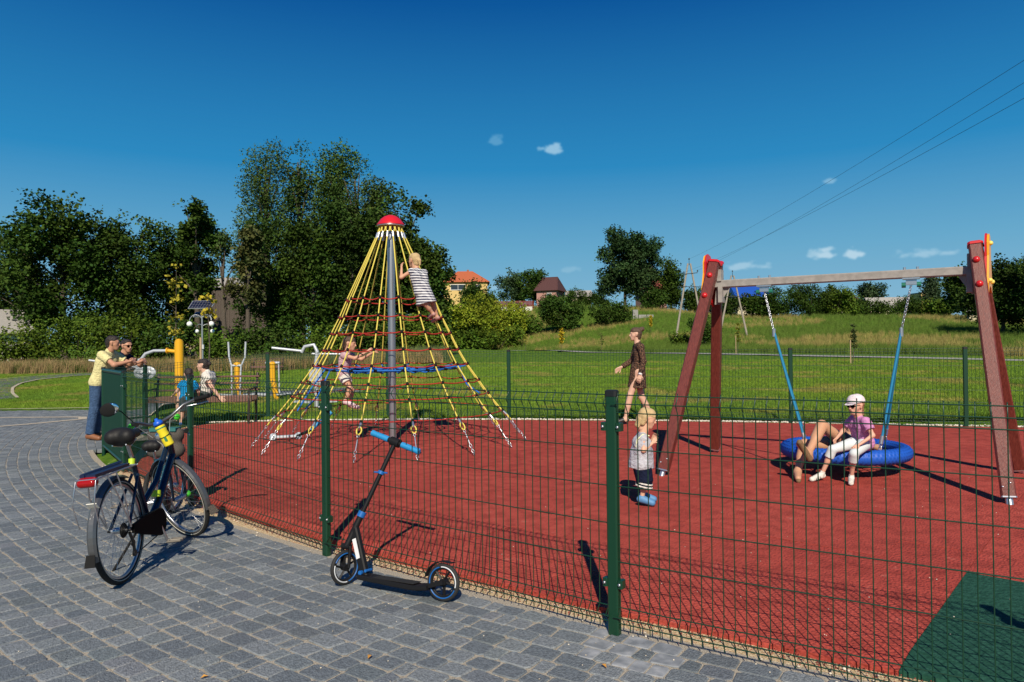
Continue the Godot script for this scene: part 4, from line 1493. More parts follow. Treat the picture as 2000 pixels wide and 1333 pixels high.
func _power_line() -> void:
	var wood := noisy("pole_wood", [Color(0.24, 0.21, 0.17), Color(0.40, 0.36, 0.30)], [0.3, 0.7], 1.5, 0.9)
	var iron := paint("iron", Color(0.05, 0.05, 0.05), 0.5, 0.6)
	var tops := []
	for q in [[19.9, 80.0, 9.0, "two-legged wooden power pole with insulators on the lawn's edge"], [27.2, 88.0, 7.4, "second wooden power pole, half hidden behind the swing beam"]]:
		var o := thing("power_pole", q[3], "power pole", "", on(q[0], q[1]))
		for s in [-1.0, 1.0]:
			var leg := MB.new()
			leg.tube([Vector3(s * 1.75, -0.3, 0), Vector3(s * 0.14, q[2], 0)], [0.13, 0.09], 10)
			part("leg", leg, wood, o)
		var arm := MB.new()
		arm.tube([Vector3(-0.62, q[2] - 1.2, 0.1), Vector3(0.9, q[2] - 1.05, 0.1)], 0.045, 6)
		arm.tube([Vector3(-1.2, q[2] - 2.6, 0.1), Vector3(1.5, q[2] - 2.6, 0.1)], 0.035, 6)
		arm.tube([Vector3(0, q[2] - 0.2, 0), Vector3(0, q[2] + 0.35, 0)], 0.03, 6)
		part("crossarm", arm, iron, o)
		for p in [Vector3(0, q[2] + 0.4, 0), Vector3(0.9, q[2] - 0.95, 0.1), Vector3(-0.62, q[2] - 1.1, 0.1), Vector3(1.5, q[2] - 2.5, 0.1)]:
			var ins := MB.new()
			ins.lathe([Vector2(0.0, 0), Vector2(0.05, 0), Vector2(0.08, 0.06), Vector2(0.05, 0.1), Vector2(0.075, 0.15), Vector2(0.03, 0.22), Vector2(0, 0.23)], Transform3D(Basis(), p), 10)
			part("insulator", ins, iron, o)
	var g1 := ground(19.9, 80.0)
	# the next pole of the line stands nearer, outside the picture
	var np := Vector2(14.6, 8.0)
	var po := thing("power_pole", "tall wooden power pole beside the path outside the playground", "power pole", "", on(np.x, np.y))
	var lm := MB.new()
	lm.tube([Vector3(0, -0.3, 0), Vector3(0, 10.2, 0)], [0.15, 0.1], 10)
	part("leg", lm, wood, po)
	var i := 0
	for e in [[Vector3(19.9, g1 + 9.5, -80), Vector3(14.6, 10.2, -8), "highest of three thin power lines crossing the sky"], [Vector3(20.8, g1 + 8.2, -79.9), Vector3(15.1, 10.1, -8), "middle one of three thin power lines crossing the sky"], [Vector3(19.3, g1 + 8.0, -79.9), Vector3(14.1, 8.8, -8), "lowest of three thin power lines crossing the sky"]]:
		var c := MB.new()
		var pp := []
		for k in 25:
			var t := k / 24.0
			var p: Vector3 = e[0].lerp(e[1], t)
			p.y -= 4.0 * t * (1.0 - t) * 0.55
			pp.append(p)
		c.tube(pp, 0.007, 5)
		single("power_line", c, iron, e[2], "cable", "power lines")
		i += 1

# ---------------------------------------------------------------- benches, lamp, exercise machines
func _bench(at: Vector3, turn: float, label: String, w: float) -> void:
	var o := thing("bench", label, "bench", "brown slatted benches", at)
	o.rotation.y = turn
	var brown := noisy("bench_wood", [Color(0.12, 0.060, 0.047), Color(0.19, 0.105, 0.082)], [0.3, 0.7], 3.0, 0.6)
	var frame := paint("bench_frame", Color(0.055, 0.035, 0.030), 0.45, 0.3)
	for k in 4:
		var m := MB.new()
		beam(m, Vector3(-w / 2, 0.445, -0.19 + k * 0.125), Vector3(w / 2, 0.445, -0.19 + k * 0.125), 0.035, 0.105)
		part("seat_slat", m, brown, o)
	for k in 3:
		var m := MB.new()
		beam(m, Vector3(-w / 2, 0.60 + k * 0.125, -0.27 - k * 0.035), Vector3(w / 2, 0.60 + k * 0.125, -0.27 - k * 0.035), 0.112, 0.034)
		part("back_slat", m, brown, o)
	for s in [-1.0, 1.0]:
		var x: float = s * (w / 2 - 0.05)
		for q in [[Vector3(x, 0.42, 0.2), Vector3(x, -0.02, 0.24)], [Vector3(x, 0.92, -0.36), Vector3(x, 0.42, -0.235), Vector3(x, -0.02, -0.28)]]:
			var m := MB.new()
			m.tube(q, 0.024, 8)
			part("leg", m, frame, o)
		var m2 := MB.new()
		m2.tube([Vector3(x, 0.415, -0.24), Vector3(x, 0.415, 0.2)], 0.022, 8)
		m2.tube([Vector3(x, 0.42, 0.2), Vector3(x, 0.62, 0.19), Vector3(x, 0.64, -0.27)], 0.018, 8)
		part("armrest", m2, frame, o)

func _street_furniture() -> void:
	_bench(on(-5.82, 13.42), 0.06, "brown slatted bench at the edge of the red ground with a woman seated", 1.95)
	_bench(on(-12.85, 37.5), 0.0, "small far brown bench on the lawn before the shrubs", 1.6)
	# solar lamp
	var grey := paint("galvanised", Color(0.36, 0.38, 0.40), 0.4, 0.6)
	var lamp := thing("solar_lamp", "galvanised lamp post with four white globes and solar panels on top", "street lamp", "", on(-16.0, 37.0))
	var pole := MB.new()
	pole.tube([Vector3(0, -0.2, 0), Vector3(0, 1.6, 0), Vector3(0, 1.62, 0), Vector3(0, 3.75, 0)], [0.065, 0.06, 0.045, 0.04], 12)
	part("pole", pole, grey, lamp)
	var bx := MB.new()
	bx.box(Transform3D(Basis(), Vector3(0.05, 1.55, 0.06)), Vector3(0.14, 0.22, 0.1))
	part("switch_box", bx, paint("box_grey", Color(0.5, 0.5, 0.5), 0.5), lamp)
	for q in [[-0.56, 2.72, 0.14, 0.2], [0.56, 2.72, 0.14, 0.2], [-0.40, 2.36, 0.105, -0.3], [0.40, 2.36, 0.105, -0.3]]:
		var a := MB.new()
		var pp := []
		for k in 9:
			var t := PI * k / 8.0
			pp.append(Vector3(q[0] * (1 - cos(t)) * 0.5, q[1] + 0.18 + 0.30 * sin(t) * (1.0 if absf(q[0]) > 0.5 else 0.6), q[3] * k / 8.0))
		a.tube(pp, 0.018, 8)
		var an := part("arm", a, grey, lamp)
		var gb := MB.new()
		gb.ellipsoid(Vector3(q[0], q[1], q[3]), Vector3.ONE * q[2], Basis(), 18, 12)
		part("globe", gb, paint("globe_white", Color(0.82, 0.82, 0.80), 0.25), an)
	for q in [[3.72, 1.28, 0.62, 0.0], [3.22, 0.98, 0.40, -0.15]]:
		var bs := Basis(Vector3.UP, -0.12) * Basis(Vector3.RIGHT, 0.75)
		var ce := Vector3(0.02, q[0], 0.05 + q[3])
		var fm := MB.new()
		fm.box(Transform3D(bs, ce), Vector3(q[1], 0.035, q[2]))
		var fn := part("solar_panel", fm, paint("panel_frame", Color(0.6, 0.6, 0.6), 0.35, 0.7), lamp)
		for ix in 8:
			for iz in 4:
				var cm := MB.new()
				cm.box(Transform3D(bs, ce + bs * Vector3((ix - 3.5) * (q[1] - 0.06) / 8.0, 0.0185, (iz - 1.5) * (q[2] - 0.06) / 4.0)), Vector3((q[1] - 0.06) / 8.0 - 0.012, 0.006, (q[2] - 0.06) / 4.0 - 0.012))
				part("cell", cm, paint("solar_cell", Color(0.006, 0.008, 0.022), 0.15), fn)
	# exercise machines
	var yel := paint("machine_yellow", Color(0.70, 0.36, 0.01), 0.4)
	var pale := paint("machine_grey", Color(0.46, 0.49, 0.52), 0.4, 0.2)
	var m1 := thing("exercise_machine", "tall yellow exercise post with grey swing arms and weight discs", "exercise machine", "outdoor exercise machines", on(-8.18, 17.6))
	m1.scale = Vector3(1, 0.84, 1)
	var p := MB.new()
	p.tube([Vector3(0, -0.1, 0), Vector3(0, 1.80, 0), Vector3(0, 1.86, 0), Vector3(0, 1.895, 0)], [0.105, 0.105, 0.085, 0.03], 18)
	part("post", p, yel, m1)
	var br := MB.new()
	br.tube([Vector3(-0.08, 1.52, 0), Vector3(-0.28, 1.55, 0)], 0.055, 12)
	br.tube([Vector3(-0.27, 1.55, 0), Vector3(-0.30, 1.55, 0)], 0.09, 14)
	part("bracket", br, yel, m1)
	var arm := MB.new()
	arm.tube([Vector3(-0.28, 1.55, 0), Vector3(-0.62, 1.55, 0), Vector3(-0.82, 1.47, 0), Vector3(-0.93, 1.30, 0), Vector3(-0.96, 1.16, 0)], 0.045, 12)
	part("arm", arm, pale, m1)
	var hg := MB.new()
	hg.box(Transform3D(Basis(Vector3(0, 0, 1), 0.25), Vector3(-0.97, 1.17, 0)), Vector3(0.17, 0.30, 0.12))
	hg.tube([Vector3(-0.95, 1.05, 0), Vector3(-1.5, 1.18, 0.12), Vector3(-2.1, 1.30, 0.2)], 0.03, 8)
	hg.tube([Vector3(-0.95, 1.10, -0.1), Vector3(-1.4, 1.24, -0.2), Vector3(-1.62, 1.32, -0.24)], 0.026, 8)
	part("lever", hg, pale, m1)
	var seat := MB.new()
	seat.box(Transform3D(Basis(Vector3(0, 0, 1), -0.2), Vector3(-1.35, 1.07, 0.1)), Vector3(0.55, 0.04, 0.3))
	part("seat", seat, mats["bench_wood"], m1)
	for k in 2:
		var dsk := MB.new()
		dsk.lathe([Vector2(0.02, -0.03), Vector2(0.17, -0.03), Vector2(0.18, 0.0), Vector2(0.17, 0.03), Vector2(0.10, 0.03), Vector2(0.09, 0.015), Vector2(0.05, 0.015), Vector2(0.04, 0.04), Vector2(0.0, 0.04)], Transform3D(Basis(Vector3.RIGHT, PI / 2), Vector3(-0.70 - 0.14 * k, 0.92, 0.10 + 0.09 * k)), 22)
		part("weight_disc", dsk, pale, m1)
	for q in [[-6.95, 18.1, "yellow stepping machine with two upright grey handles", 0], [-6.12, 18.3, "short yellow post exercise machine with grey foot plates", 1], [-4.35, 15.9, "pale grey exercise machine behind the climbing ropes with raised arms", 2]]:
		var o := thing("exercise_machine", q[2], "exercise machine", "outdoor exercise machines", on(q[0], q[1]))
		var body := MB.new()
		if q[3] == 2:
			body.tube([Vector3(0, -0.05, 0), Vector3(0, 1.0, 0), Vector3(0.03, 1.25, 0)], 0.05, 12)
		else:
			body.tube([Vector3(0.12, -0.05, 0), Vector3(0.06, 0.25, 0), Vector3(0, 0.55, 0), Vector3(0, 0.92, 0)], 0.07, 14)
			body.ellipsoid(Vector3(0, 0.93, 0), Vector3(0.09, 0.06, 0.09))
		part("post", body, yel if q[3] < 2 else pale, o)
		var hd := MB.new()
		if q[3] == 0:
			for s in [-1.0, 1.0]:
				hd.tube([Vector3(s * 0.1, 0.15, 0.1), Vector3(s * 0.12, 0.9, 0.05), Vector3(s * 0.2, 1.1, 0), Vector3(s * 0.22, 1.5, 0)], 0.025, 8)
			hd.tube([Vector3(-0.12, 0.9, 0.05), Vector3(0.12, 0.9, 0.05)], 0.03, 8)
		elif q[3] == 1:
			hd.tube([Vector3(-0.18, 0.95, 0), Vector3(0.18, 0.95, 0)], 0.035, 8)
			for s in [-1.0, 1.0]: hd.tube([Vector3(s * 0.15, 0.95, 0), Vector3(s * 0.17, 0.1, 0)], 0.02, 8)
		else:
			hd.tube([Vector3(0.03, 1.25, 0), Vector3(-0.05, 1.42, 0), Vector3(-0.25, 1.38, 0), Vector3(-0.32, 1.25, 0)], 0.04, 10)
			hd.tube([Vector3(-0.30, 1.28, 0), Vector3(-0.95, 1.36, 0.1)], 0.03, 8)
			hd.tube([Vector3(-0.1, 1.22, 0), Vector3(0.7, 1.20, -0.1)], 0.025, 8)
			hd.box(Transform3D(Basis(), Vector3(0, 0.7, 0.05)), Vector3(0.28, 0.34, 0.08))
		part("handles", hd, pale, o)
		for s in [-1.0, 1.0]:
			var ft := MB.new()
			ft.box(Transform3D(Basis(Vector3(0, 0, 1), 0.06 * s), Vector3(s * 0.3, 0.16, 0.02)), Vector3(0.36, 0.04, 0.16))
			part("foot_plate", ft, pale, o)

# ---------------------------------------------------------------- climbing pyramid
func link_chain(mb: MB, a: Vector3, b: Vector3, n: int, w: float, wire: float) -> void:
	var ax := (b - a).normalized()
	var s := ax.cross(Vector3(0.3, 0.2, 0.9)).normalized()
	var t := ax.cross(s)
	var l := (b - a).length() / n
	for i in n:
		var c := a + ax * l * (i + 0.5)
		var u := s if i % 2 == 0 else t
		var pp := []
		for k in 12:
			var an := TAU * k / 12.0
			pp.append(c + u * cos(an) * w + ax * (sin(an) * w + signf(sin(an)) * maxf(0.0, l * 0.62 - w)))
		mb.tube(pp, wire, 5, false, true)

func _rope_pyramid() -> void:
	var cx := -1.82
	var cd := 10.85
	var g := ground(cx, cd)
	var o := thing("climbing_pyramid", "rope climbing pyramid with yellow ropes, red rings and red cap", "climbing frame", "", V(cx, g, cd))
	var yellow := noisy("rope_yellow", [Color(0.55, 0.44, 0.06), Color(0.72, 0.62, 0.14)], [0.3, 0.7], 14.0, 0.8)
	var red := noisy("rope_red", [Color(0.30, 0.018, 0.014), Color(0.46, 0.035, 0.026)], [0.3, 0.7], 14.0, 0.8)
	var blue := noisy("rope_blue", [Color(0.01, 0.10, 0.38), Color(0.02, 0.17, 0.55)], [0.3, 0.7], 14.0, 0.8)
	var steel := paint("zinc", Color(0.55, 0.57, 0.60), 0.32, 0.85)
	var black := paint("rubber_black", Color(0.010, 0.010, 0.010), 0.8, 0.0, 0.3)
	var pole := MB.new()
	pole.lathe([Vector2(0.0, -0.1), Vector2(0.058, -0.1), Vector2(0.058, 2.9), Vector2(0.054, 2.9), Vector2(0.054, 3.24), Vector2(0, 3.24)], Transform3D(), 22)
	part("pole", pole, paint("pole_zinc", Color(0.36, 0.38, 0.41), 0.36, 0.8), o)
	var cap := MB.new()
	cap.lathe([Vector2(0.0, 3.245), Vector2(0.205, 3.245), Vector2(0.215, 3.26), Vector2(0.20, 3.275), Vector2(0.15, 3.345), Vector2(0.10, 3.385), Vector2(0.04, 3.408), Vector2(0.0, 3.412)], Transform3D(), 26)
	part("cap", cap, paint("cap_red", Color(0.56, 0.012, 0.02), 0.35), o)
	var rim := MB.new()
	rim.torus(Vector3(0, 3.242, 0), Basis(), 0.20, 0.010, 28, 6)
	part("cap_rim", rim, steel, o)
	# ring heights above the ground and radii
	var hs := [2.12, 1.86, 1.62, 1.376, 1.15, 0.91, 0.71, 0.45]
	var rs := [0.66, 0.77, 0.89, 1.01, 1.14, 1.31, 1.45, 1.66]
	var n := 16
	var ang := []
	for i in n: ang.append(PI / 2 + deg_to_rad(4.3) + TAU * i / n)        # towards the camera is +z
	for i in n:
		var di := Vector3(cos(ang[i]), 0, sin(ang[i]))
		var pp := [di * 0.20 + Vector3(0, 3.12, 0)]
		for k in 8: pp.append(di * rs[k] + Vector3(0, hs[k], 0))
		pp.append(di * 1.74 + Vector3(0, 0.37, 0))
		var rp := MB.new()
		rp.tube(pp, 0.0100, 7)
		var rn := part("rope", rp, yellow, o)
		var eye := MB.new()
		var side := di.cross(Vector3.UP)
		var lp := []
		for k in 11:
			var t := TAU * k / 11.0
			lp.append(di * 0.178 + Vector3(0, 3.185, 0) + side * 0.030 * sin(t) + (Vector3(0, 1, 0) - di * 0.3) * 0.055 * cos(t))
		eye.tube(lp, 0.009, 6, false, true)
		var eb := di * 1.765 + Vector3(0, 0.345, 0)
		lp = []
		var down := (di * 0.26 - Vector3(0, 0.36, 0)).normalized()
		for k in 11:
			var t := TAU * k / 11.0
			lp.append(eb + side * 0.032 * sin(t) + down * 0.055 * cos(t))
		eye.tube(lp, 0.010, 6, false, true)
		part("eye", eye, yellow, rn)
		var fr := MB.new()
		fr.tube([di * 0.195 + Vector3(0, 3.135, 0), di * 0.222 + Vector3(0, 3.05, 0)], 0.019, 8)
		fr.tube([di * 1.68 + Vector3(0, 0.432, 0), di * 1.745 + Vector3(0, 0.37, 0)], 0.018, 8)
		part("ferrule", fr, steel, rn)
		var ch := MB.new()
		var gy := ground(cx + di.x * 2.0, cd - di.z * 2.0) - g
		var c0 := eb + down * 0.06
		var c1 := di * 2.02 + Vector3(0, gy + 0.01, 0)
		var mid := c0.lerp(c1, 0.58)
		link_chain(ch, c0, c0.lerp(c1, 0.16), 2, 0.014, 0.0045)
		ch.tube([c0.lerp(c1, 0.15), mid], 0.008, 8)
		link_chain(ch, mid, c1, 4, 0.015, 0.0045)
		part("anchor_chain", ch, steel, o)
	for k in 8:
		var rp := MB.new()
		var kn := MB.new()
		var pp := []
		for i in n:
			var a: Vector3 = Vector3(cos(ang[i]), 0, sin(ang[i])) * (rs[k] + 0.012) + Vector3(0, hs[k], 0)
			var j := (i + 1) % n
			var b: Vector3 = Vector3(cos(ang[j]), 0, sin(ang[j])) * (rs[k] + 0.012) + Vector3(0, hs[k], 0)
			kn.ellipsoid(a, Vector3(0.022, 0.028, 0.022), Basis(), 10, 6)
			var dip := rng.randf_range(0.010, 0.035) * (1.0 if k < 6 else 0.4)
			for q in 5:
				var t := q / 5.0
				pp.append(a.lerp(b, t) - Vector3(0, 4.0 * t * (1 - t) * dip, 0))
		rp.tube(pp, 0.0085, 6, false, true)
		var rn := part("ring_rope", rp, red, o)
		part("clamps", kn, black, rn).set_meta("kind", "stuff")
	# blue net floor inside, at the height of the fifth ring
	var nb := MB.new()
	for i in n:
		var a := Vector3(cos(ang[i]), 0, sin(ang[i]))
		nb.tube([a * 1.12 + Vector3(0, 1.12, 0), a * 0.6 + Vector3(0, 1.03, 0), a * 0.09 + Vector3(0, 1.10, 0)], 0.011, 6)
	for rr in [0.38, 0.68, 0.93]:
		var pp := []
		for i in n: pp.append(Vector3(cos(ang[i]) * rr, 1.05 + 0.05 * (rr - 0.38), sin(ang[i]) * rr))
		nb.tube(pp, 0.012, 6, false, true)
	nb.tube([Vector3(1.0, 1.12, -0.1), Vector3(1.15, 0.85, 0.35), Vector3(1.35, 0.72, 0.45)], 0.012, 6)
	nb.tube([Vector3(-0.95, 1.1, 0.2), Vector3(-1.15, 0.8, 0.3), Vector3(-1.28, 0.5, 0.55)], 0.012, 6)
	nb.tube([Vector3(-0.85, 1.1, 0.3), Vector3(-1.0, 0.7, 0.5), Vector3(-1.1, 0.55, 0.75)], 0.012, 6)
	part("net_floor", nb, blue, o)
	var cl := MB.new()
	for i in n:
		for rr in [0.38, 0.68, 0.93]:
			cl.tube([Vector3(cos(ang[i]) * (rr - 0.05), 1.05 + 0.05 * (rr - 0.38), sin(ang[i]) * (rr - 0.05)), Vector3(cos(ang[i]) * (rr + 0.05), 1.055 + 0.05 * (rr - 0.38), sin(ang[i]) * (rr + 0.05))], 0.02, 7)
	part("net_clamps", cl, black, o).set_meta("kind", "stuff")

# ---------------------------------------------------------------- nest swing
func _nest_swing() -> void:
	var o := thing("nest_swing", "wooden framed nest swing with grey beam and blue rope ring", "swing")
	var wood := noisy("swing_wood", [Color(0.085, 0.016, 0.012), Color(0.15, 0.032, 0.022), Color(0.20, 0.05, 0.035)], [0.2, 0.55, 0.9], 1.6, 0.42, 0.03, 2.0, 77, 0.5)
	wood.uv1_scale = Vector3(5, 0.6, 5)
	var grey := noisy("beam_grey", [Color(0.25, 0.235, 0.215), Color(0.33, 0.31, 0.285)], [0.3, 0.7], 1.0, 0.5)
	var redp := paint("plastic_red", Color(0.52, 0.014, 0.016), 0.3)
	var yelp := paint("plastic_yellow", Color(0.78, 0.33, 0.01), 0.35)
	var steel: Material = mats["zinc"]
	var blue: Material = mats["rope_blue"]
	var aL := V(2.44, 2.50, 8.53)
	var aR := V(4.69, 2.50, 7.22)
	var bd := (aR - aL)
	bd.y = 0
	bd = bd.normalized()
	var feet := [[V(1.63, 0, 7.88), V(2.65, 0, 9.42), aL, -1.0], [V(4.42, 0, 6.40), V(5.50, 0, 7.79), aR, 1.0]]
	for fr in feet:
		for k in 2:
			var p: Vector3 = fr[k]
			p.y = ground(p.x, -p.z)
			var dirf: Vector3 = ((fr[0] - fr[1]) * Vector3(1, 0, 1)).normalized() * (1.0 if k == 0 else -1.0)
			var tip: Vector3 = fr[2] + dirf * 0.055
			var ax := (tip - p).normalized()
			var lg := MB.new()
			beam(lg, p + ax * 0.06, tip, 0.115, 0.115, bd, 0.012)
			var ln := part("leg", lg, wood, o)
			var ft := MB.new()
			ft.tube([p - ax * 0.05, p + ax * 0.07], 0.032, 12)
			ft.prism(rrect(0.118, 0.118, 0.01), Transform3D(look(ax, bd), p + ax * 0.052), 0, 0.012)
			part("foot", ft, steel, ln)
			var cp := MB.new()
			cp.prism(rrect(0.135, 0.135, 0.02), Transform3D(look(ax, bd), tip - ax * 0.004), 0, 0.035, 0.012)
			part("cap", cp, redp, ln)
			var bl := MB.new()
			for h in [0.16, 0.42]:
				bl.ellipsoid(tip - ax * h + dirf * 0.062 - bd * 0.0, Vector3(0.034, 0.034, 0.034), Basis(), 12, 8)
			part("bolt_cover", bl, redp, ln)
			for h in [0.16, 0.2]:
				var sc := MB.new()
				sc.ellipsoid(p + ax * h + dirf * 0.06 + bd * (0.03 if h > 0.18 else -0.03), Vector3(0.010, 0.010, 0.010), Basis(), 8, 6)
				part("screw", sc, steel, ln)
		# coloured shield on the outer side
		var sh := MB.new()
		var out: Vector3 = bd * fr[3]
		var acr: Vector3 = ((fr[1] - fr[0]) * Vector3(1, 0, 1)).normalized()
		var prof := [Vector2(-0.02, 0.12), Vector2(0.07, 0.10), Vector2(0.12, 0.02), Vector2(0.12, -0.12), Vector2(0.17, -0.28), Vector2(0.22, -0.42), Vector2(0.20, -0.52), Vector2(0.1, -0.46), Vector2(0, -0.44), Vector2(-0.1, -0.46), Vector2(-0.20, -0.52), Vector2(-0.22, -0.42), Vector2(-0.17, -0.28), Vector2(-0.12, -0.12), Vector2(-0.12, 0.02), Vector2(-0.07, 0.10)]
		for layer in 2:
			var poly := PackedVector2Array()
			for q in prof: poly.append(q * (1.0 if layer == 0 else 0.93))
			var mb := MB.new()
			if not Geometry2D.is_polygon_clockwise(poly): poly.reverse()
			var tr := Geometry2D.triangulate_polygon(poly)
			var z0: float = 0.082 + layer * 0.02
			var at: Vector3 = fr[2]
			for side in 2:
				var zz: float = z0 + side * 0.018
				for i in range(0, tr.size(), 3):
					var q := []
					for k in 3: q.append(at + acr * poly[tr[i + k]].x + Vector3(0, poly[tr[i + k]].y, 0) + out * zz)
					if ((q[1] - q[0]).cross(q[2] - q[0]).dot(out) > 0) == (side == 1): mb.tri(q[0], q[1], q[2])
					else: mb.tri(q[0], q[2], q[1])
			for i in poly.size():
				var j := (i + 1) % poly.size()
				var pa: Vector3 = at + acr * poly[i].x + Vector3(0, poly[i].y, 0)
				var pb: Vector3 = at + acr * poly[j].x + Vector3(0, poly[j].y, 0)
				var nrm := (pb - pa).cross(out)
				if nrm.dot((pa + pb) * 0.5 - at - Vector3(0, -0.2, 0)) > 0: mb.quad(pa + out * z0, pb + out * z0, pb + out * (z0 + 0.018), pa + out * (z0 + 0.018))
				else: mb.quad(pb + out * z0, pa + out * z0, pa + out * (z0 + 0.018), pb + out * (z0 + 0.018))
			part("shield", mb, redp if layer == 0 else yelp, o)
		var kn := MB.new()
		for q in [[0.0, 0.02], [0.12, -0.36], [-0.12, -0.36]]:
			kn.ellipsoid(fr[2] + acr * q[0] + Vector3(0, q[1], 0) + out * 0.125, Vector3.ONE * 0.024, Basis(), 10, 8)
		part("shield_knob", kn, paint("plastic_lemon", Color(0.75, 0.6, 0.12), 0.35), o)
	# beam
	var bm := MB.new()
	var b0 := V(2.44, 2.255, 8.53)
	var b1 := V(4.69, 2.255, 7.22)
	beam(bm, b0 - bd * 0.04, b1 + bd * 0.04, 0.09, 0.09, Vector3.UP, 0.01)
	part("beam", bm, grey, o)
	var gs := MB.new()
	for q in [[b0, 1.0], [b1, -1.0]]:
		var dn := Vector3(0, -1, 0)
		gs.quad(q[0] + bd * q[1] * 0.0 + dn * 0.045, q[0] + bd * q[1] * 0.16 + dn * 0.045, q[0] + bd * q[1] * 0.04 + dn * 0.24, q[0] - bd * q[1] * 0.02 + dn * 0.24)
		gs.box(Transform3D(Basis(bd, Vector3.UP, bd.cross(Vector3.UP)), q[0] + bd * q[1] * 0.06 + dn * 0.12), Vector3(0.05, 0.2, 0.12))
		gs.box(Transform3D(Basis(bd, Vector3.UP, bd.cross(Vector3.UP)), q[0] + bd * q[1] * 0.05 - dn * 0.10), Vector3(0.05, 0.14, 0.12))
	part("gusset", gs, grey, o)
	# ring
	var ce := V(3.73, 0.335, 8.08)
	var rg := MB.new()
	var mm := 440
	var ns := 14
	for i in mm:
		var a := TAU * i / mm
		for k in ns:
			var t := TAU * k / ns
			var r := 0.080 + 0.006 * sin(a * 84.0 + t * 5.0)
			var di := Vector3(cos(a), 0, sin(a))
			var nn := di * cos(t) + Vector3(0, sin(t), 0)
			var tw := cos(a * 84.0 + t * 5.0) * 0.6
			rg.add(ce + di * 0.60 + nn * r, (nn - di.cross(Vector3.UP) * tw * -1.0).normalized())
	for i in mm:
		for k in ns:
			var i2 := (i + 1) % mm
			var k2 := (k + 1) % ns
			rg.face(i * ns + k, i * ns + k2, i2 * ns + k2)
			rg.face(i * ns + k, i2 * ns + k2, i2 * ns + k)
	var rgn := part("nest_ring", rg, paint("ring_blue", Color(0.008, 0.085, 0.46), 0.55), o)
	var nt := MB.new()
	for i in range(-4, 5):
		var q := i * 0.115
		var w := sqrt(maxf(0.0, 0.29 - q * q))
		nt.tube([ce + Vector3(-w, -0.02, q), ce + Vector3(0, -0.10, q), ce + Vector3(w, -0.02, q)], 0.009, 6)
		nt.tube([ce + Vector3(q, -0.02, -w), ce + Vector3(q, -0.105, 0), ce + Vector3(q, -0.02, w)], 0.009, 6)
	part("nest_net", nt, paint("net_dark", Color(0.012, 0.03, 0.10), 0.7), rgn)
	# hangers, chains and ropes
	for h in [[0.212, V(2.97, 1.68, 8.12), [Vector3(-0.53, 0.05, 0.21), Vector3(-0.25, 0.06, -0.51)]], [0.78, V(4.11, 1.66, 7.56), [Vector3(0.13, 0.05, 0.55), Vector3(0.55, 0.06, -0.15)]]]:
		var hp: Vector3 = b0.lerp(b1, h[0])
		var hm := MB.new()
		hm.box(Transform3D(Basis(bd, Vector3.UP, bd.cross(Vector3.UP)), hp + Vector3(0, -0.05, 0)), Vector3(0.16, 0.014, 0.10))
		hm.box(Transform3D(Basis(bd, Vector3.UP, bd.cross(Vector3.UP)), hp + Vector3(0, -0.085, 0)), Vector3(0.10, 0.06, 0.055))
		for s in [-1.0, 1.0]:
			hm.tube([hp + bd * 0.06 * s + Vector3(0, 0.045, 0), hp + bd * 0.06 * s + Vector3(0, 0.072, 0)], 0.014, 8)
		var hn := part("hanger", hm, steel, o)
		var bu := MB.new()
		bu.tube([hp + bd * 0.05 + Vector3(0, -0.115, 0), hp + bd * 0.09 + Vector3(0, -0.115, 0)], 0.028, 12)
		bu.tube([hp - bd * 0.09 + Vector3(0, -0.115, 0), hp - bd * 0.05 + Vector3(0, -0.115, 0)], 0.028, 12)
		part("bush", bu, paint("bush_green", Color(0.01, 0.14, 0.09), 0.4), hn)
		var ch := MB.new()
		link_chain(ch, hp + Vector3(0, -0.11, 0), h[1], 17, 0.011, 0.0038)
		part("chain", ch, steel, o)
		var sp := MB.new()
		sp.tube([h[1] + Vector3(0, 0.03, 0), h[1] - Vector3(0, 0.06, 0)], 0.02, 8)
		part("splice", sp, steel, o)
		for e in h[2]:
			var rp := MB.new()
			var b: Vector3 = ce + e + Vector3(0, 0.09, 0)
			rp.tube([h[1], h[1].lerp(b, 0.5) + Vector3(0, -0.004, 0), b], 0.014, 8)
			var rn := part("hanging_rope", rp, noisy("rope_teal", [Color(0.01, 0.15, 0.30), Color(0.025, 0.24, 0.42)], [0.3, 0.7], 14.0, 0.7), o)
			var sl := MB.new()
			var up: Vector3 = (h[1] - b).normalized()
			sl.tube([b, b + up * 0.085], 0.021, 8)
			link_chain(sl, b + up * 0.01, b - up * 0.075, 2, 0.016, 0.006)
			part("shackle", sl, steel, rn)

# ---------------------------------------------------------------- bicycles
func S(s: float, h: float, x := 0.0) -> Vector3:       # along the bicycle, height, to its right
	return Vector3(x, h, -s)

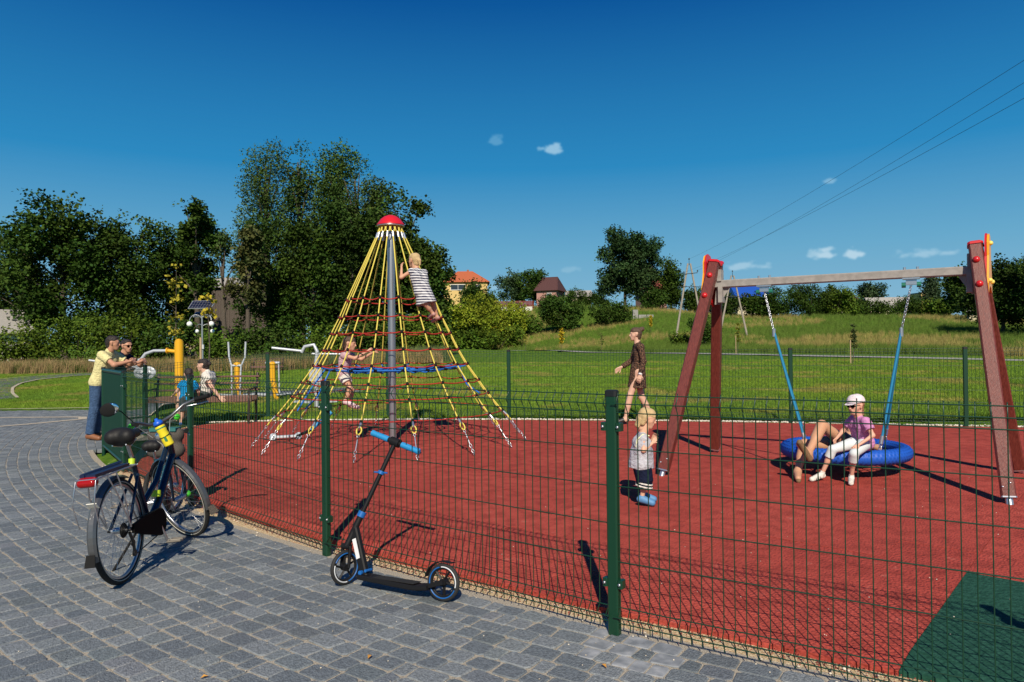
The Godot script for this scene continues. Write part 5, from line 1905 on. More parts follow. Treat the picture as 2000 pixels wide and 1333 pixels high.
func _wheel(parent: Node3D, at: Vector3, R: float, axle: Basis) -> Node3D:
	var tyre := MB.new()
	var ax := axle * Basis(Vector3(0, 1, 0), Vector3(1, 0, 0), Vector3(0, 0, -1))
	tyre.torus(at, ax, R - 0.019, 0.019, 56, 10)
	var w := part("wheel", tyre, noisy("tyre", [Color(0.012, 0.012, 0.012), Color(0.03, 0.029, 0.027)], [0.3, 0.7], 6.0, 0.8), parent)
	var band := MB.new()
	for s in [-1.0, 1.0]:
		band.torus(at + ax.y * 0.0172 * s, ax, R - 0.026, 0.0028, 56, 5)
	part("reflex_band", band, paint("band_grey", Color(0.45, 0.43, 0.36), 0.5), w)
	var rim := MB.new()
	rim.torus(at, ax, R - 0.042, 0.011, 56, 8)
	part("rim", rim, paint("alloy", Color(0.5, 0.51, 0.53), 0.28, 0.9), w)
	var sp := MB.new()
	for i in 32:
		var a := TAU * i / 32.0
		var b := a + (0.42 if i % 4 < 2 else -0.42)
		var side := 0.03 if i % 2 == 0 else -0.03
		sp.tube([at + ax * Vector3(cos(b) * 0.024, side, sin(b) * 0.024), at + ax * Vector3(cos(a) * (R - 0.048), 0, sin(a) * (R - 0.048))], 0.0011, 4, false)
	part("spokes", sp, paint("spoke_steel", Color(0.5, 0.5, 0.5), 0.3, 0.9), w)
	var hub := MB.new()
	hub.tube([at - ax.y * 0.05, at - ax.y * 0.03, at + ax.y * 0.03, at + ax.y * 0.05], [0.012, 0.022, 0.022, 0.012], 12)
	part("hub", hub, paint("alloy", Color(), 0.3), w)
	return w

func _guard(parent: Node3D, at: Vector3, R: float, axle: Basis, a0: float, a1: float, m: Material) -> MeshInstance3D:
	# a curved mudguard strip; angles in the wheel's plane, 0 = forward, 90 = up
	var mb := MB.new()
	var nseg := 22
	for i in nseg:
		var q := []
		for k in 2:
			var a := deg_to_rad(lerpf(a0, a1, float(i + k) / nseg))
			var rad := Vector3(0, sin(a), -cos(a))
			for e in [[-0.028, -0.010], [-0.014, 0.003], [0.014, 0.003], [0.028, -0.010]]:
				q.append(at + axle * (rad * (R + e[1]) + Vector3(e[0], 0, 0)))
		for e in 3:
			mb.quad(q[e], q[e + 4], q[e + 5], q[e + 1])
	return part("mudguard", mb, m, parent)

func _bicycle(o: Node3D, k: float, frame: Material, steer: float, full: bool) -> void:
	var R := 0.345 * k
	var black: Material = mats["rubber_black"]
	var alloy := paint("alloy", Color(0.5, 0.51, 0.53), 0.28, 0.9)
	var guard := paint("guard_grey", Color(0.13, 0.135, 0.14), 0.3, 0.6)
	var rear := S(0, R)
	var w := _wheel(o, rear, R, Basis())
	var head_lo := S(0.965 * k, 0.66 * k)
	var head_hi := S(0.905 * k, 0.86 * k)
	var bb := S(0.44 * k, 0.29 * k)
	var st := S(0.27 * k, 0.79 * k)
	var fm := MB.new()
	fm.tube([bb, st], 0.018 * k, 12)
	fm.tube([head_lo.lerp(head_hi, 0.25), S(0.62 * k, 0.40 * k, 0.0), bb + S(0.02, 0.01)], 0.028 * k, 12)
	fm.tube([head_hi.lerp(head_lo, 0.12), S(0.62 * k, 0.56 * k), bb.lerp(st, 0.32)], 0.021 * k, 12)
	fm.tube([head_lo - (head_hi - head_lo) * 0.05, head_hi + (head_hi - head_lo) * 0.08], 0.025 * k, 12)
	for s in [-1.0, 1.0]:
		fm.tube([bb + S(-0.03, 0, 0.035 * s), S(0, R, 0.062 * s * k)], 0.011 * k, 8)
		fm.tube([st + S(0.02, -0.12, 0.02 * s), S(0, R, 0.062 * s * k)], 0.010 * k, 8)
	part("frame", fm, frame, o)
	# saddle
	var sd := MB.new()
	var s0 := S(0.20 * k, 0.955 * k)
	sdf([[s0 + S(-0.08, 0.0, -0.05) * k, s0 + S(-0.07, 0.005, -0.045) * k, 0.05 * k, 0.05 * k], [s0 + S(-0.08, 0.0, 0.05) * k, s0 + S(-0.07, 0.005, 0.045) * k, 0.05 * k, 0.05 * k], [s0 + S(-0.05, 0.005, 0) * k, s0 + S(0.17, -0.005, 0) * k, 0.055 * k, 0.027 * k], [s0 + S(-0.03, -0.03, -0.03) * k, s0 + S(-0.03, -0.03, 0.03) * k, 0.04 * k, 0.04 * k]], 0.008, 0.03, sd)
	var sn := part("saddle", sd, noisy("saddle_black", [Color(0.006, 0.006, 0.006), Color(0.016, 0.015, 0.015)], [0.3, 0.7], 12.0, 0.6), o)
	var ps := MB.new()
	ps.tube([st, s0 + S(0.01, -0.04)], 0.0135 * k, 10)
	part("seat_post", ps, alloy, sn)
	var rl := MB.new()
	for s in [-1.0, 1.0]: rl.tube([s0 + S(-0.10, -0.055, 0.045 * s) * k, s0 + S(0.0, -0.075, 0.03 * s) * k, s0 + S(0.12, -0.04, 0.015 * s) * k], 0.005, 6)
	part("saddle_rails", rl, alloy, sn)
	# drive
	var dv := MB.new()
	dv.lathe([Vector2(0.0, 0.050), Vector2(0.088, 0.050), Vector2(0.092, 0.056), Vector2(0.088, 0.062), Vector2(0, 0.062)], Transform3D(Basis(Vector3(0, 1, 0), Vector3(1, 0, 0), Vector3(0, 0, -1)), bb), 26)
	part("chain_ring", dv, paint("chain_dark", Color(0.03, 0.03, 0.03), 0.4, 0.6), o)
	if full:
		var cc := MB.new()
		var pl := PackedVector2Array()
		for i in 14:
			var a := PI * 0.5 - PI * i / 13.0
			pl.append(Vector2(0.44 + cos(a) * 0.098, 0.29 + sin(a) * 0.098))
		for q in [Vector2(0.20, 0.26), Vector2(0.03, 0.315), Vector2(0.03, 0.37), Vector2(0.20, 0.385)]: pl.append(q)
		for side in 2:
			var x := 0.066 + 0.02 * side
			var c0 := S(0.40, 0.30, x)
			for i in pl.size():
				var j := (i + 1) % pl.size()
				if side == 1: cc.tri(c0, S(pl[j].x, pl[j].y, x), S(pl[i].x, pl[i].y, x))
				else: cc.tri(c0, S(pl[i].x, pl[i].y, x), S(pl[j].x, pl[j].y, x))
		for i in pl.size():
			var j := (i + 1) % pl.size()
			cc.quad(S(pl[j].x, pl[j].y, 0.066), S(pl[i].x, pl[i].y, 0.066), S(pl[i].x, pl[i].y, 0.086), S(pl[j].x, pl[j].y, 0.086))
		part("chain_guard", cc, paint("guard_black", Color(0.006, 0.006, 0.006), 0.55, 0.0, 0.12), o)
	var cas := MB.new()
	for q in [[0.050, 0.028], [0.044, 0.034], [0.036, 0.040], [0.028, 0.046]]:
		cas.tube([rear + S(0, 0, q[1] - 0.002), rear + S(0, 0, q[1] + 0.0015)], q[0] * k, 22)
	cas.tube([rear + S(0, 0, -0.075), rear + S(0, 0, 0.075)], 0.008, 8)
	part("cassette", cas, paint("chain_dark", Color(), 0.4), o)
	var dr := MB.new()
	dr.tube([rear + S(0.01, -0.02, 0.06), rear + S(0.05, -0.10, 0.062), rear + S(0.06, -0.17, 0.06)], 0.010, 8)
	dr.tube([rear + S(0.06, -0.17, 0.052), rear + S(0.06, -0.17, 0.066)], 0.022, 12)
	dr.tube([rear + S(0.05, -0.10, 0.052), rear + S(0.05, -0.10, 0.066)], 0.020, 12)
	dr.tube([rear + S(0.07, -0.185, 0.058), bb + S(0.02, -0.09, 0.058)], 0.004, 6)
	dr.tube([rear + S(0.0, 0.05, 0.046), bb + S(0.0, 0.09, 0.058)], 0.004, 6)
	part("derailleur", dr, paint("chain_dark", Color(), 0.4), o)
	for s in [-1.0, 1.0]:
		var cr := MB.new()
		var tip: Vector3 = bb + S(0.06 * s, -0.155 * s, 0.095 * s) * Vector3(1, k, k)
		cr.tube([bb + S(0, 0, 0.07 * s), tip], 0.011, 8)
		cr.tube([bb, bb + S(0, 0, 0.085 * s)], 0.016, 10)
		var cn := part("crank", cr, alloy, o)
		var pd := MB.new()
		var pc: Vector3 = tip + S(0, 0, 0.06 * s)
		for q in [-1.0, 1.0]:
			beam(pd, pc + S(0.045 * q, 0.0, -0.048), pc + S(0.045 * q, 0.0, 0.048), 0.022, 0.014)
			beam(pd, pc + S(-0.05, 0.0, 0.042 * q), pc + S(0.05, 0.0, 0.042 * q), 0.022, 0.012)
		pd.tube([tip, pc + S(0, 0, 0.05 * s)], 0.011, 8)
		part("pedal", pd, paint("pedal_tan", Color(0.20, 0.18, 0.15), 0.5, 0.4), cn)
	if full:
		_guard(o, rear, R + 0.018, Basis(), 60, 198, guard)
		var flap := MB.new()
		flap.prism(PackedVector2Array([Vector2(-0.026, -0.04), Vector2(0.026, -0.04), Vector2(0.032, 0.035), Vector2(-0.032, 0.035)]), Transform3D(Basis(Vector3(1, 0, 0), Vector3(0, 0.3, 0.95).normalized(), Vector3(0, -0.95, 0.3).normalized()), S(-0.385, 0.25)), 0, 0.005)
		part("mud_flap", flap, black, o)
		var stp := MB.new()
		stp.box(Transform3D(Basis(Vector3.RIGHT, -0.75), S(-0.30, 0.575)), Vector3(0.062, 0.006, 0.05))
		part("reflector_strip", stp, paint("reflex_white", Color(0.68, 0.66, 0.58), 0.4), o)
		# carrier
		var ca := MB.new()
		for s in [-1.0, 1.0]:
			ca.tube([S(0.22, 0.745, 0.05 * s), S(0.0, 0.75, 0.06 * s), S(-0.36, 0.745, 0.06 * s)], 0.0055, 8)
			ca.tube([S(-0.10, 0.75, 0.06 * s), S(-0.07, 0.60, 0.085 * s), S(0.0, R + 0.02, 0.075 * s)], 0.005, 8)
			ca.tube([S(-0.22, 0.75, 0.06 * s), S(-0.16, 0.60, 0.09 * s), S(0.0, R + 0.02, 0.08 * s)], 0.005, 8)
			ca.tube([S(-0.36, 0.74, 0.06 * s), S(-0.41, 0.60, 0.065 * s), S(-0.36, 0.45, 0.06 * s)], 0.004, 6)
		for q in [-0.36, -0.2, -0.05, 0.1, 0.22]: ca.tube([S(q, 0.747, -0.06), S(q, 0.747, 0.06)], 0.005, 6)
		ca.tube([S(0.22, 0.745, 0.0), S(0.27, 0.74, 0.0)], 0.006, 6)
		var cn := part("carrier", ca, alloy, o)
		var pump := MB.new()
		pump.tube([S(-0.34, 0.768, -0.03), S(0.16, 0.775, -0.03)], 0.015, 10)
		pump.box(Transform3D(Basis(), S(-0.1, 0.762, 0.01)), Vector3(0.07, 0.02, 0.46))
		part("spring_clip", pump, paint("clip_blue", Color(0.010, 0.015, 0.05), 0.35), cn)
		var tl := MB.new()
		sdf([[S(-0.345, 0.725, -0.032), S(-0.345, 0.725, 0.032), 0.028, 0.028], [S(-0.33, 0.73, -0.03), S(-0.33, 0.73, 0.03), 0.03, 0.03]], 0.006, 0.01, tl)
		part("tail_light", tl, paint("lens_red", Color(0.30, 0.006, 0.006), 0.12), o)
		for q in [[S(0.26, 0.76), 0.022], [S(0.60, 0.47), 0.033]]:
			var bnd := MB.new()
			bnd.tube([q[0] - S(0.006, 0.022), q[0] + S(0.006, 0.022)], q[1], 14)
			part("reflex_strap", bnd, paint("reflex_lime", Color(0.45, 0.62, 0.02), 0.5), o)
		var ks := MB.new()
		ks.tube([bb + S(-0.06, -0.01, -0.04), S(0.28, 0.01, -0.20)], 0.009, 8)
		part("kickstand", ks, black, o)
	# everything that turns with the handlebar
	var turn := Node3D.new()
	turn.name = "steering"
	var axis := (head_hi - head_lo).normalized()
	turn.transform = Transform3D(Basis(axis, steer), head_lo - Basis(axis, steer) * head_lo)
	o.add_child(turn, true)
	var fa := S(1.085 * k, R)
	_wheel(turn, fa, R, Basis())
	var fk := MB.new()
	for s in [-1.0, 1.0]:
		fk.tube([head_lo + S(0.01, -0.01, 0.05 * s * k), S(1.02 * k, 0.5 * k, 0.055 * s * k), fa + S(0, 0, 0.058 * s * k)], [0.017 * k, 0.014 * k, 0.009 * k], 10)
	fk.tube([head_lo + S(0.01, -0.005, -0.055 * k), head_lo + S(0.01, -0.005, 0.055 * k)], 0.019 * k, 10)
	part("fork", fk, frame, turn)
	var top := head_hi + axis * 0.10 * k
	var sm := MB.new()
	sm.tube([head_hi, top, top + S(0.05, 0.03) * k], 0.016 * k, 10)
	part("stem", sm, black, turn)
	var bar := MB.new()
	var bc := top + S(0.05, 0.03) * k
	for s in [-1.0, 1.0]:
		bar.tube([bc, bc + S(0.0, 0.015, 0.10 * s) * k, bc + S(-0.05, 0.065, 0.20 * s) * k, bc + S(-0.12, 0.075, 0.27 * s) * k, bc + S(-0.22, 0.07, 0.31 * s) * k], 0.0125 * k, 10)
	var bn := part("handlebar", bar, paint("bar_grey", Color(0.16, 0.165, 0.17), 0.3, 0.7), turn)
	for s in [-1.0, 1.0]:
		var gp := MB.new()
		gp.tube([bc + S(-0.12, 0.075, 0.27 * s) * k, bc + S(-0.24, 0.07, 0.315 * s) * k], 0.0175, 10)
		part("grip", gp, black, bn)
		var lv := MB.new()
		lv.tube([bc + S(-0.06, 0.045, 0.215 * s) * k, bc + S(-0.10, 0.03, 0.29 * s) * k, bc + S(-0.18, 0.025, 0.33 * s) * k], 0.007, 6)
		part("brake_lever", lv, alloy, bn)
	if full:
		_guard(turn, fa, R + 0.016, Basis(), 35, 200, guard)
		var fl := MB.new()
		fl.prism(PackedVector2Array([Vector2(-0.026, -0.035), Vector2(0.026, -0.035), Vector2(0.034, 0.035), Vector2(-0.034, 0.035)]), Transform3D(Basis(Vector3(1, 0, 0), Vector3(0, 0.3, 0.95).normalized(), Vector3(0, -0.95, 0.3).normalized()), fa + S(-0.375, -0.13)), 0, 0.006)
		part("mud_flap", fl, noisy("muddy", [Color(0.03, 0.028, 0.025), Color(0.16, 0.13, 0.10)], [0.3, 0.75], 12.0), turn)
		var hl := MB.new()
		hl.ellipsoid(head_hi + S(0.10, 0.02), Vector3(0.04, 0.035, 0.05), Basis(), 12, 8)
		part("headlight", hl, paint("lamp_silver", Color(0.6, 0.6, 0.6), 0.15, 0.8), turn)
		var mr := MB.new()
		mr.tube([bc + S(-0.14, 0.08, -0.27), bc + S(-0.16, 0.20, -0.34), bc + S(-0.17, 0.22, -0.38)], 0.004, 6)
		mr.ellipsoid(bc + S(-0.17, 0.24, -0.42), Vector3(0.062, 0.05, 0.012), Basis(Vector3.UP, -0.75), 20, 8)
		part("mirror", mr, black, bn)
		var mg := MB.new()
		mg.ellipsoid(bc + S(-0.182, 0.24, -0.412), Vector3(0.054, 0.043, 0.006), Basis(Vector3.UP, -0.75), 20, 8)
		part("mirror_glass", mg, paint("mirror", Color(0.75, 0.8, 0.85), 0.03, 1.0), bn)
		for q in [bc + S(-0.02, 0.05, -0.24), bc + S(0.10, -0.02, 0.20)]:
			var rf := MB.new()
			rf.ellipsoid(q, Vector3(0.028, 0.028, 0.02), Basis(), 12, 8)
			part("spoke_ball", rf, paint("ball_green", Color(0.05, 0.45, 0.02), 0.4), bn)
		var cab := MB.new()
		cab.tube([bc + S(-0.05, 0.05, 0.2), bc + S(0.14, -0.02, 0.16), bc + S(0.12, -0.20, 0.06), head_lo + S(0.03, 0.0, 0.03)], 0.003, 6)
		cab.tube([bc + S(-0.05, 0.05, -0.2), bc + S(0.12, 0.02, -0.12), bc + S(0.10, -0.18, 0.0), head_lo + S(0.02, 0.02, -0.03)], 0.003, 6)
		part("cable", cab, paint("cable_grey", Color(0.35, 0.35, 0.34), 0.5), bn)
		var ball := MB.new()
		ball.ellipsoid(fa + S(0, 0, 0.075), Vector3(0.026, 0.026, 0.026), Basis(), 10, 8)
		part("hub_ball", ball, paint("ball_green", Color(), 0.4), turn)

func _bicycles() -> void:
	var o := thing("bicycle", "dark blue city bicycle on its stand with black saddle and red tail light", "bicycle", "parked bicycles", V(-2.59, 0.0, 4.76))
	o.rotation = Vector3(0, deg_to_rad(4.0), deg_to_rad(4.5))
	_bicycle(o, 1.0, paint("frame_blue", Color(0.010, 0.022, 0.045), 0.25, 0.3), deg_to_rad(55.0), true)
	# drinking bottle in its cage on the stem
	var b := thing("drinking_bottle", "yellow drinking bottle with blue lid strapped by the bicycle's handlebar", "bottle", "", V(-2.685, 0.0, 4.76))
	b.position = o.transform * S(0.80, 0.80, 0.05)
	b.rotation = Vector3(0.15, 0, 0.42)
	var bt := MB.new()
	bt.lathe([Vector2(0, 0), Vector2(0.034, 0.0), Vector2(0.037, 0.01), Vector2(0.037, 0.10), Vector2(0.033, 0.115), Vector2(0.037, 0.13), Vector2(0.037, 0.165), Vector2(0.03, 0.175), Vector2(0, 0.175)], Transform3D(), 22)
	part("flask", bt, paint("bottle_yellow", Color(0.72, 0.60, 0.02), 0.4), b)
	var ld := MB.new()
	ld.lathe([Vector2(0.0, 0.174), Vector2(0.036, 0.174), Vector2(0.036, 0.195), Vector2(0.026, 0.212), Vector2(0.014, 0.216), Vector2(0.012, 0.232), Vector2(0, 0.234)], Transform3D(), 22)
	part("lid", ld, paint("lid_blue", Color(0.01, 0.10, 0.55), 0.4), b)
	var st := MB.new()
	st.tube([Vector3(0, 0.146, 0), Vector3(0, 0.156, 0)], 0.0378, 22)
	part("stripe", st, paint("stripe_green", Color(0.04, 0.22, 0.10), 0.5), b)
	var pr := MB.new()
	pr.box(Transform3D(Basis(), Vector3(0.012, 0.06, 0.0335)), Vector3(0.018, 0.04, 0.008))
	part("print", pr, paint("stripe_green", Color(), 0.5), b)
	var cg := MB.new()
	cg.torus(Vector3(0, 0.085, 0), Basis(Vector3.RIGHT, 0.2), 0.039, 0.003, 24, 5)
	cg.tube([Vector3(0, -0.004, -0.04), Vector3(0, 0.12, -0.042)], 0.004, 6)
	part("cage", cg, mats["rubber_black"], b)
	# the smaller bicycle behind it
	var o2 := thing("bicycle", "smaller teal bicycle parked behind the dark blue one by the fence", "bicycle", "parked bicycles", V(-3.02, 0.0, 6.02))
	o2.rotation = Vector3(0, deg_to_rad(14.0), deg_to_rad(3.0))
	_bicycle(o2, 0.76, paint("frame_teal", Color(0.03, 0.14, 0.16), 0.3, 0.3), deg_to_rad(-12.0), false)
	var bag := thing("handlebar_bag", "grey-brown cloth bag hanging on the smaller bicycle's handlebar", "bag", "", o2.transform * S(0.62, 0.60))
	var bm := MB.new()
	sdf([[Vector3(-0.10, 0.02, 0), Vector3(0.10, 0.02, 0), 0.07, 0.07], [Vector3(-0.10, 0.16, 0), Vector3(0.10, 0.16, 0), 0.065, 0.065]], 0.012, 0.06, bm)
	part("sack", bm, noisy("bag_cloth", [Color(0.05, 0.045, 0.038), Color(0.12, 0.105, 0.09)], [0.3, 0.7], 9.0, 0.95, 0.03, 6.0), bag)
	var fl := MB.new()
	fl.box(Transform3D(Basis(), Vector3(0, 0.215, 0.01)), Vector3(0.24, 0.03, 0.12))
	part("flap", fl, paint("bag_teal", Color(0.02, 0.13, 0.12), 0.7), bag)

# ---------------------------------------------------------------- scooters
func _scooters() -> void:
	var o := thing("kick_scooter", "black kick scooter with blue handle grips leaning against the fence", "scooter", "", V(-1.11, 0.0, 4.66))
	var black := paint("scooter_black", Color(0.010, 0.010, 0.011), 0.5, 0.0, 0.3)
	var blue := paint("scooter_blue", Color(0.01, 0.11, 0.36), 0.4)
	var grip := paint("grip_blue", Color(0.015, 0.23, 0.50), 0.55)
	var R := 0.112
	# axes: along the deck towards the rear wheel, and up leaning towards the fence
	var along := (V(-0.44, 0, 4.34) - V(-1.11, 0, 4.66)).normalized()
	var side := Vector3.UP.cross(along).normalized()          # towards the fence when it points away
	if side.z > 0: side = -side
	var up := (Vector3.UP + side * 0.14).normalized()
	var lat := along.cross(up).normalized()
	for k in 2:
		var c := along * (0.0 if k == 0 else 0.745) + up * R
		var ax_l := lat
		var al := along
		if k == 0:
			ax_l = (lat * 0.25 + along * 0.97).normalized()
			al = (lat - ax_l * lat.dot(ax_l)).normalized()
		var bs := Basis(al, ax_l, al.cross(ax_l))
		var t := MB.new()
		t.torus(c, bs, R - 0.014, 0.014, 40, 10)
		var wn := part("wheel", t, paint("tyre_black", Color(0.014, 0.014, 0.014), 0.75), o)
		var rb := MB.new()
		for s in [-1.0, 1.0]: 
			var pr := []
			for q in rb.arc(c + ax_l * 0.0135 * s, bs, R - 0.021, 0.4, 4.4, 26): pr.append(q)
			rb.tube(pr, 0.0042, 6)
		part("blue_stripe", rb, blue, wn)
		var wb := MB.new()
		for s in [-1.0, 1.0]: wb.tube(wb.arc(c + ax_l * 0.0135 * s, bs, R - 0.021, 4.55, 6.5, 14), 0.0042, 6)
		part("white_stripe", wb, paint("stripe_white", Color(0.6, 0.62, 0.64), 0.4), wn)
		var rim := MB.new()
		rim.torus(c, bs, R - 0.030, 0.008, 36, 8)
		for i in 5:
			var a := TAU * i / 5.0
			beam(rim, c + bs * Vector3(cos(a), 0, sin(a)) * 0.02, c + bs * Vector3(cos(a + 0.2), 0, sin(a + 0.2)) * (R - 0.03), 0.018, 0.014)
		rim.tube([c - ax_l * 0.022, c + ax_l * 0.022], 0.022, 14)
		part("rim", rim, black, wn)
	var fc := up * R
	# steering column, from the fork up to the handle
	var foot := up * 0.245
	var top: Vector3 = (V(-0.80, 0.895, 4.87) - o.position)
	var col := MB.new()
	col.tube([foot, foot.lerp(top, 0.30)], 0.021, 12)
	col.tube([foot.lerp(top, 0.28), top], 0.0155, 12)
	part("column", col, black, o)
	var cl := MB.new()
	cl.tube([foot.lerp(top, 0.275), foot.lerp(top, 0.325)], 0.027, 12)
	cl.tube([foot.lerp(top, 0.685), foot.lerp(top, 0.715)], 0.023, 12)
	var cp := foot.lerp(top, 0.70)
	cl.tube([cp - along * 0.055, cp + along * 0.05], 0.006, 8)
	part("clamp", cl, blue, o)
	var cax := (top - foot).normalized()
	var hdir := (along * 0.93 + V(0.1, -0.22, 0.0)).normalized()
	hdir = (hdir - cax * hdir.dot(cax)).normalized()
	var hb := MB.new()
	hb.tube([top - hdir * 0.08, top + hdir * 0.08], 0.017, 12)
	hb.tube([top - hdir * 0.035, top + hdir * 0.035], 0.030, 12)
	part("handlebar", hb, black, o)
	for s in [-1.0, 1.0]:
		var g := MB.new()
		g.tube([top + hdir * s * 0.055, top + hdir * s * 0.075, top + hdir * s * 0.16, top + hdir * s * 0.195, top + hdir * s * 0.20], [0.020, 0.021, 0.019, 0.022, 0.016], 14)
		for q in [0.09, 0.11, 0.13, 0.15]: g.torus(top + hdir * s * q, look(hdir), 0.0195, 0.0025, 16, 5)
		part("grip", g, grip, o)
	var fk := MB.new()
	for s in [-1.0, 1.0]:
		fk.tube([foot + along * 0.02 * s, fc + along * 0.030 * s + up * 0.13, fc + along * 0.030 * s], [0.012, 0.012, 0.010], 8)
	fk.tube([foot + along * 0.03, foot - along * 0.03], 0.02, 8)
	part("fork", fk, black, o)
	var nk := MB.new()
	beam(nk, foot + cax * 0.12, along * 0.165 + up * 0.075, 0.055, 0.045, lat, 0.008)
	var nn := part("neck", nk, black, o)
	var wp := MB.new()
	var nmid := (foot + cax * 0.12).lerp(along * 0.165 + up * 0.075, 0.42)
	var nd := (along * 0.165 + up * 0.075 - foot - cax * 0.12).normalized()
	var toward := -side
	var nb := Basis(nd.cross(toward).normalized(), nd, nd.cross(toward).normalized().cross(nd))
	wp.box(Transform3D(nb, nmid + nb.z * (0.0285 if nb.z.dot(toward) > 0 else -0.0285)), Vector3(0.030, 0.13, 0.003))
	part("white_decal", wp, paint("decal_white", Color(0.7, 0.7, 0.7), 0.4), nn)
	var hg := MB.new()
	hg.tube([along * 0.15 + up * 0.10 - lat * 0.04, along * 0.15 + up * 0.10 + lat * 0.04], 0.014, 10)
	hg.tube([along * 0.185 + up * 0.115 - lat * 0.032, along * 0.185 + up * 0.115 + lat * 0.032], 0.010, 8)
	part("fold_hinge", hg, blue, o)
	var dk := MB.new()
	var prev := along * 0.14 + up * 0.075
	for q in [[0.24, 0.072], [0.40, 0.066], [0.56, 0.062], [0.66, 0.075]]:
		var nx: Vector3 = along * q[0] + up * q[1]
		beam(dk, prev, nx, 0.030, 0.112, lat, 0.006)
		prev = nx
	part("deck", dk, black, o)
	var gt := MB.new()
	gt.box(Transform3D(Basis(along, up, along.cross(up)), along * 0.38 + up * 0.085), Vector3(0.36, 0.003, 0.095))
	part("grip_tape", gt, noisy("grip_tape", [Color(0.01, 0.01, 0.01), Color(0.03, 0.03, 0.03)], [0.3, 0.7], 30.0, 0.95), o)
	var ra := MB.new()
	for s in [-1.0, 1.0]: beam(ra, along * 0.62 + up * 0.072 + lat * 0.034 * s, along * 0.76 + up * (R + 0.005) + lat * 0.034 * s, 0.028, 0.012, lat, 0.003)
	part("rear_fork", ra, black, o)
	var fd := MB.new()
	var pv := Vector3.ZERO
	for i in 9:
		var a := deg_to_rad(lerpf(170.0, 60.0, i / 8.0))
		var p := along * (0.745 + cos(a) * (R + 0.012)) + up * (R + sin(a) * (R + 0.012) + (0.0 if i < 8 else 0.015))
		if i > 0: beam(fd, pv, p, 0.006, 0.045, lat, 0.002)
		pv = p
	part("rear_mudguard", fd, black, o)
	# a second scooter lying under the ropes
	var s2 := thing("kick_scooter", "small kick scooter with blue handle lying under the climbing ropes", "scooter", "", on(-3.35, 11.1))
	var h2 := MB.new()
	h2.tube([Vector3(0.22, 0.14, 0.0), Vector3(0.52, 0.40, -0.1)], 0.03, 12)
	part("grip", h2, grip, s2)
	var c2 := MB.new()
	c2.tube([Vector3(-0.02, 0.03, 0.02), Vector3(0.22, 0.14, 0.0)], 0.022, 10)
	part("column", c2, black, s2)
	var d2 := MB.new()
	beam(d2, Vector3(-0.30, 0.045, 0.1), Vector3(0.0, 0.05, 0.02), 0.10, 0.035, Vector3.UP, 0.008)
	part("deck", d2, paint("deck_grey", Color(0.5, 0.54, 0.58), 0.4), s2)
	for q in [Vector3(-0.33, 0.05, 0.11), Vector3(0.03, 0.05, 0.01)]:
		var w2 := MB.new()
		w2.torus(q, Basis(Vector3.RIGHT, 1.2), 0.042, 0.016, 22, 8)
		w2.tube([q - Vector3(0, 0.01, 0.015), q + Vector3(0, 0.01, 0.015)], 0.03, 12)
		part("wheel", w2, paint("wheel_pale", Color(0.36, 0.42, 0.48), 0.5), s2)

func _litter() -> void:
	# leaves and pebbles lying about on the paving and the rubber
	var lm := paint("dry_leaf", Color(0.52, 0.26, 0.05), 0.8)
	var n := 0
	for q in [[-0.72, 3.55], [-1.45, 3.35], [-4.4, 7.8], [0.42, 3.42]]:
		var mb := MB.new()
		var s := rng.randf_range(0.016, 0.026)
		var a := Vector3(0, 0.004, -s)
		var b := Vector3(s * 0.5, 0.012, 0)
		var c := Vector3(0, 0.003, s)
		var d := Vector3(-s * 0.5, 0.014, 0)
		mb.tri(a, c, b); mb.tri(a, d, c)
		var o := single("fallen_leaf", mb, lm, "small dry tan leaf lying on the grey paving stones", "leaf", "dry leaves on the paving")
		o.position = V(q[0], 0.006, q[1])
		o.rotation.y = rng.randf() * TAU
	var gl := []
	var gc := []
	var pb := MB.new()
	pb.ellipsoid(Vector3.ZERO, Vector3(1, 0.6, 0.8), Basis(), 6, 4)
	for i in 420:
		var d := rng.randf_range(3.2, 9.0)
		var x := d * rng.randf_range(-0.7, 0.7)
		var on_mat := Vector2(x, d).distance_to(ARC_C) < 25.7
		if on_mat and rng.randf() < 0.55: continue
		var s := rng.randf_range(0.002, 0.0055)
		gl.append(Transform3D(Basis(Vector3.UP, rng.randf() * TAU).scaled(Vector3.ONE * s), on(x, d, 0.002) if on_mat else V(x, 0.003, d)))
		var g := rng.randf_range(0.35, 0.75)
		gc.append(Color(g, g * 0.88, g * 0.7))
	for i in 160:
		var a := rng.randf_range(-2.0, -2.5)
		var p := arc_pt(rng.randf_range(25.86, 26.08), a)
		var s := rng.randf_range(0.004, 0.011)
		gl.append(Transform3D(Basis(Vector3.UP, rng.randf() * TAU).scaled(Vector3.ONE * s), V(p.x, 0.0, p.y)))
		var g := rng.randf_range(0.4, 0.75)
		gc.append(Color(g, g * 0.88, g * 0.7))
	var go := copies("loose_grit", pb.mesh(mats["pebble"]), gl, gc, self)
	go.set_meta("kind", "stuff")
	go.set_meta("label", "tiny loose stones scattered over paving and rubber ground")
	go.set_meta("category", "gravel")

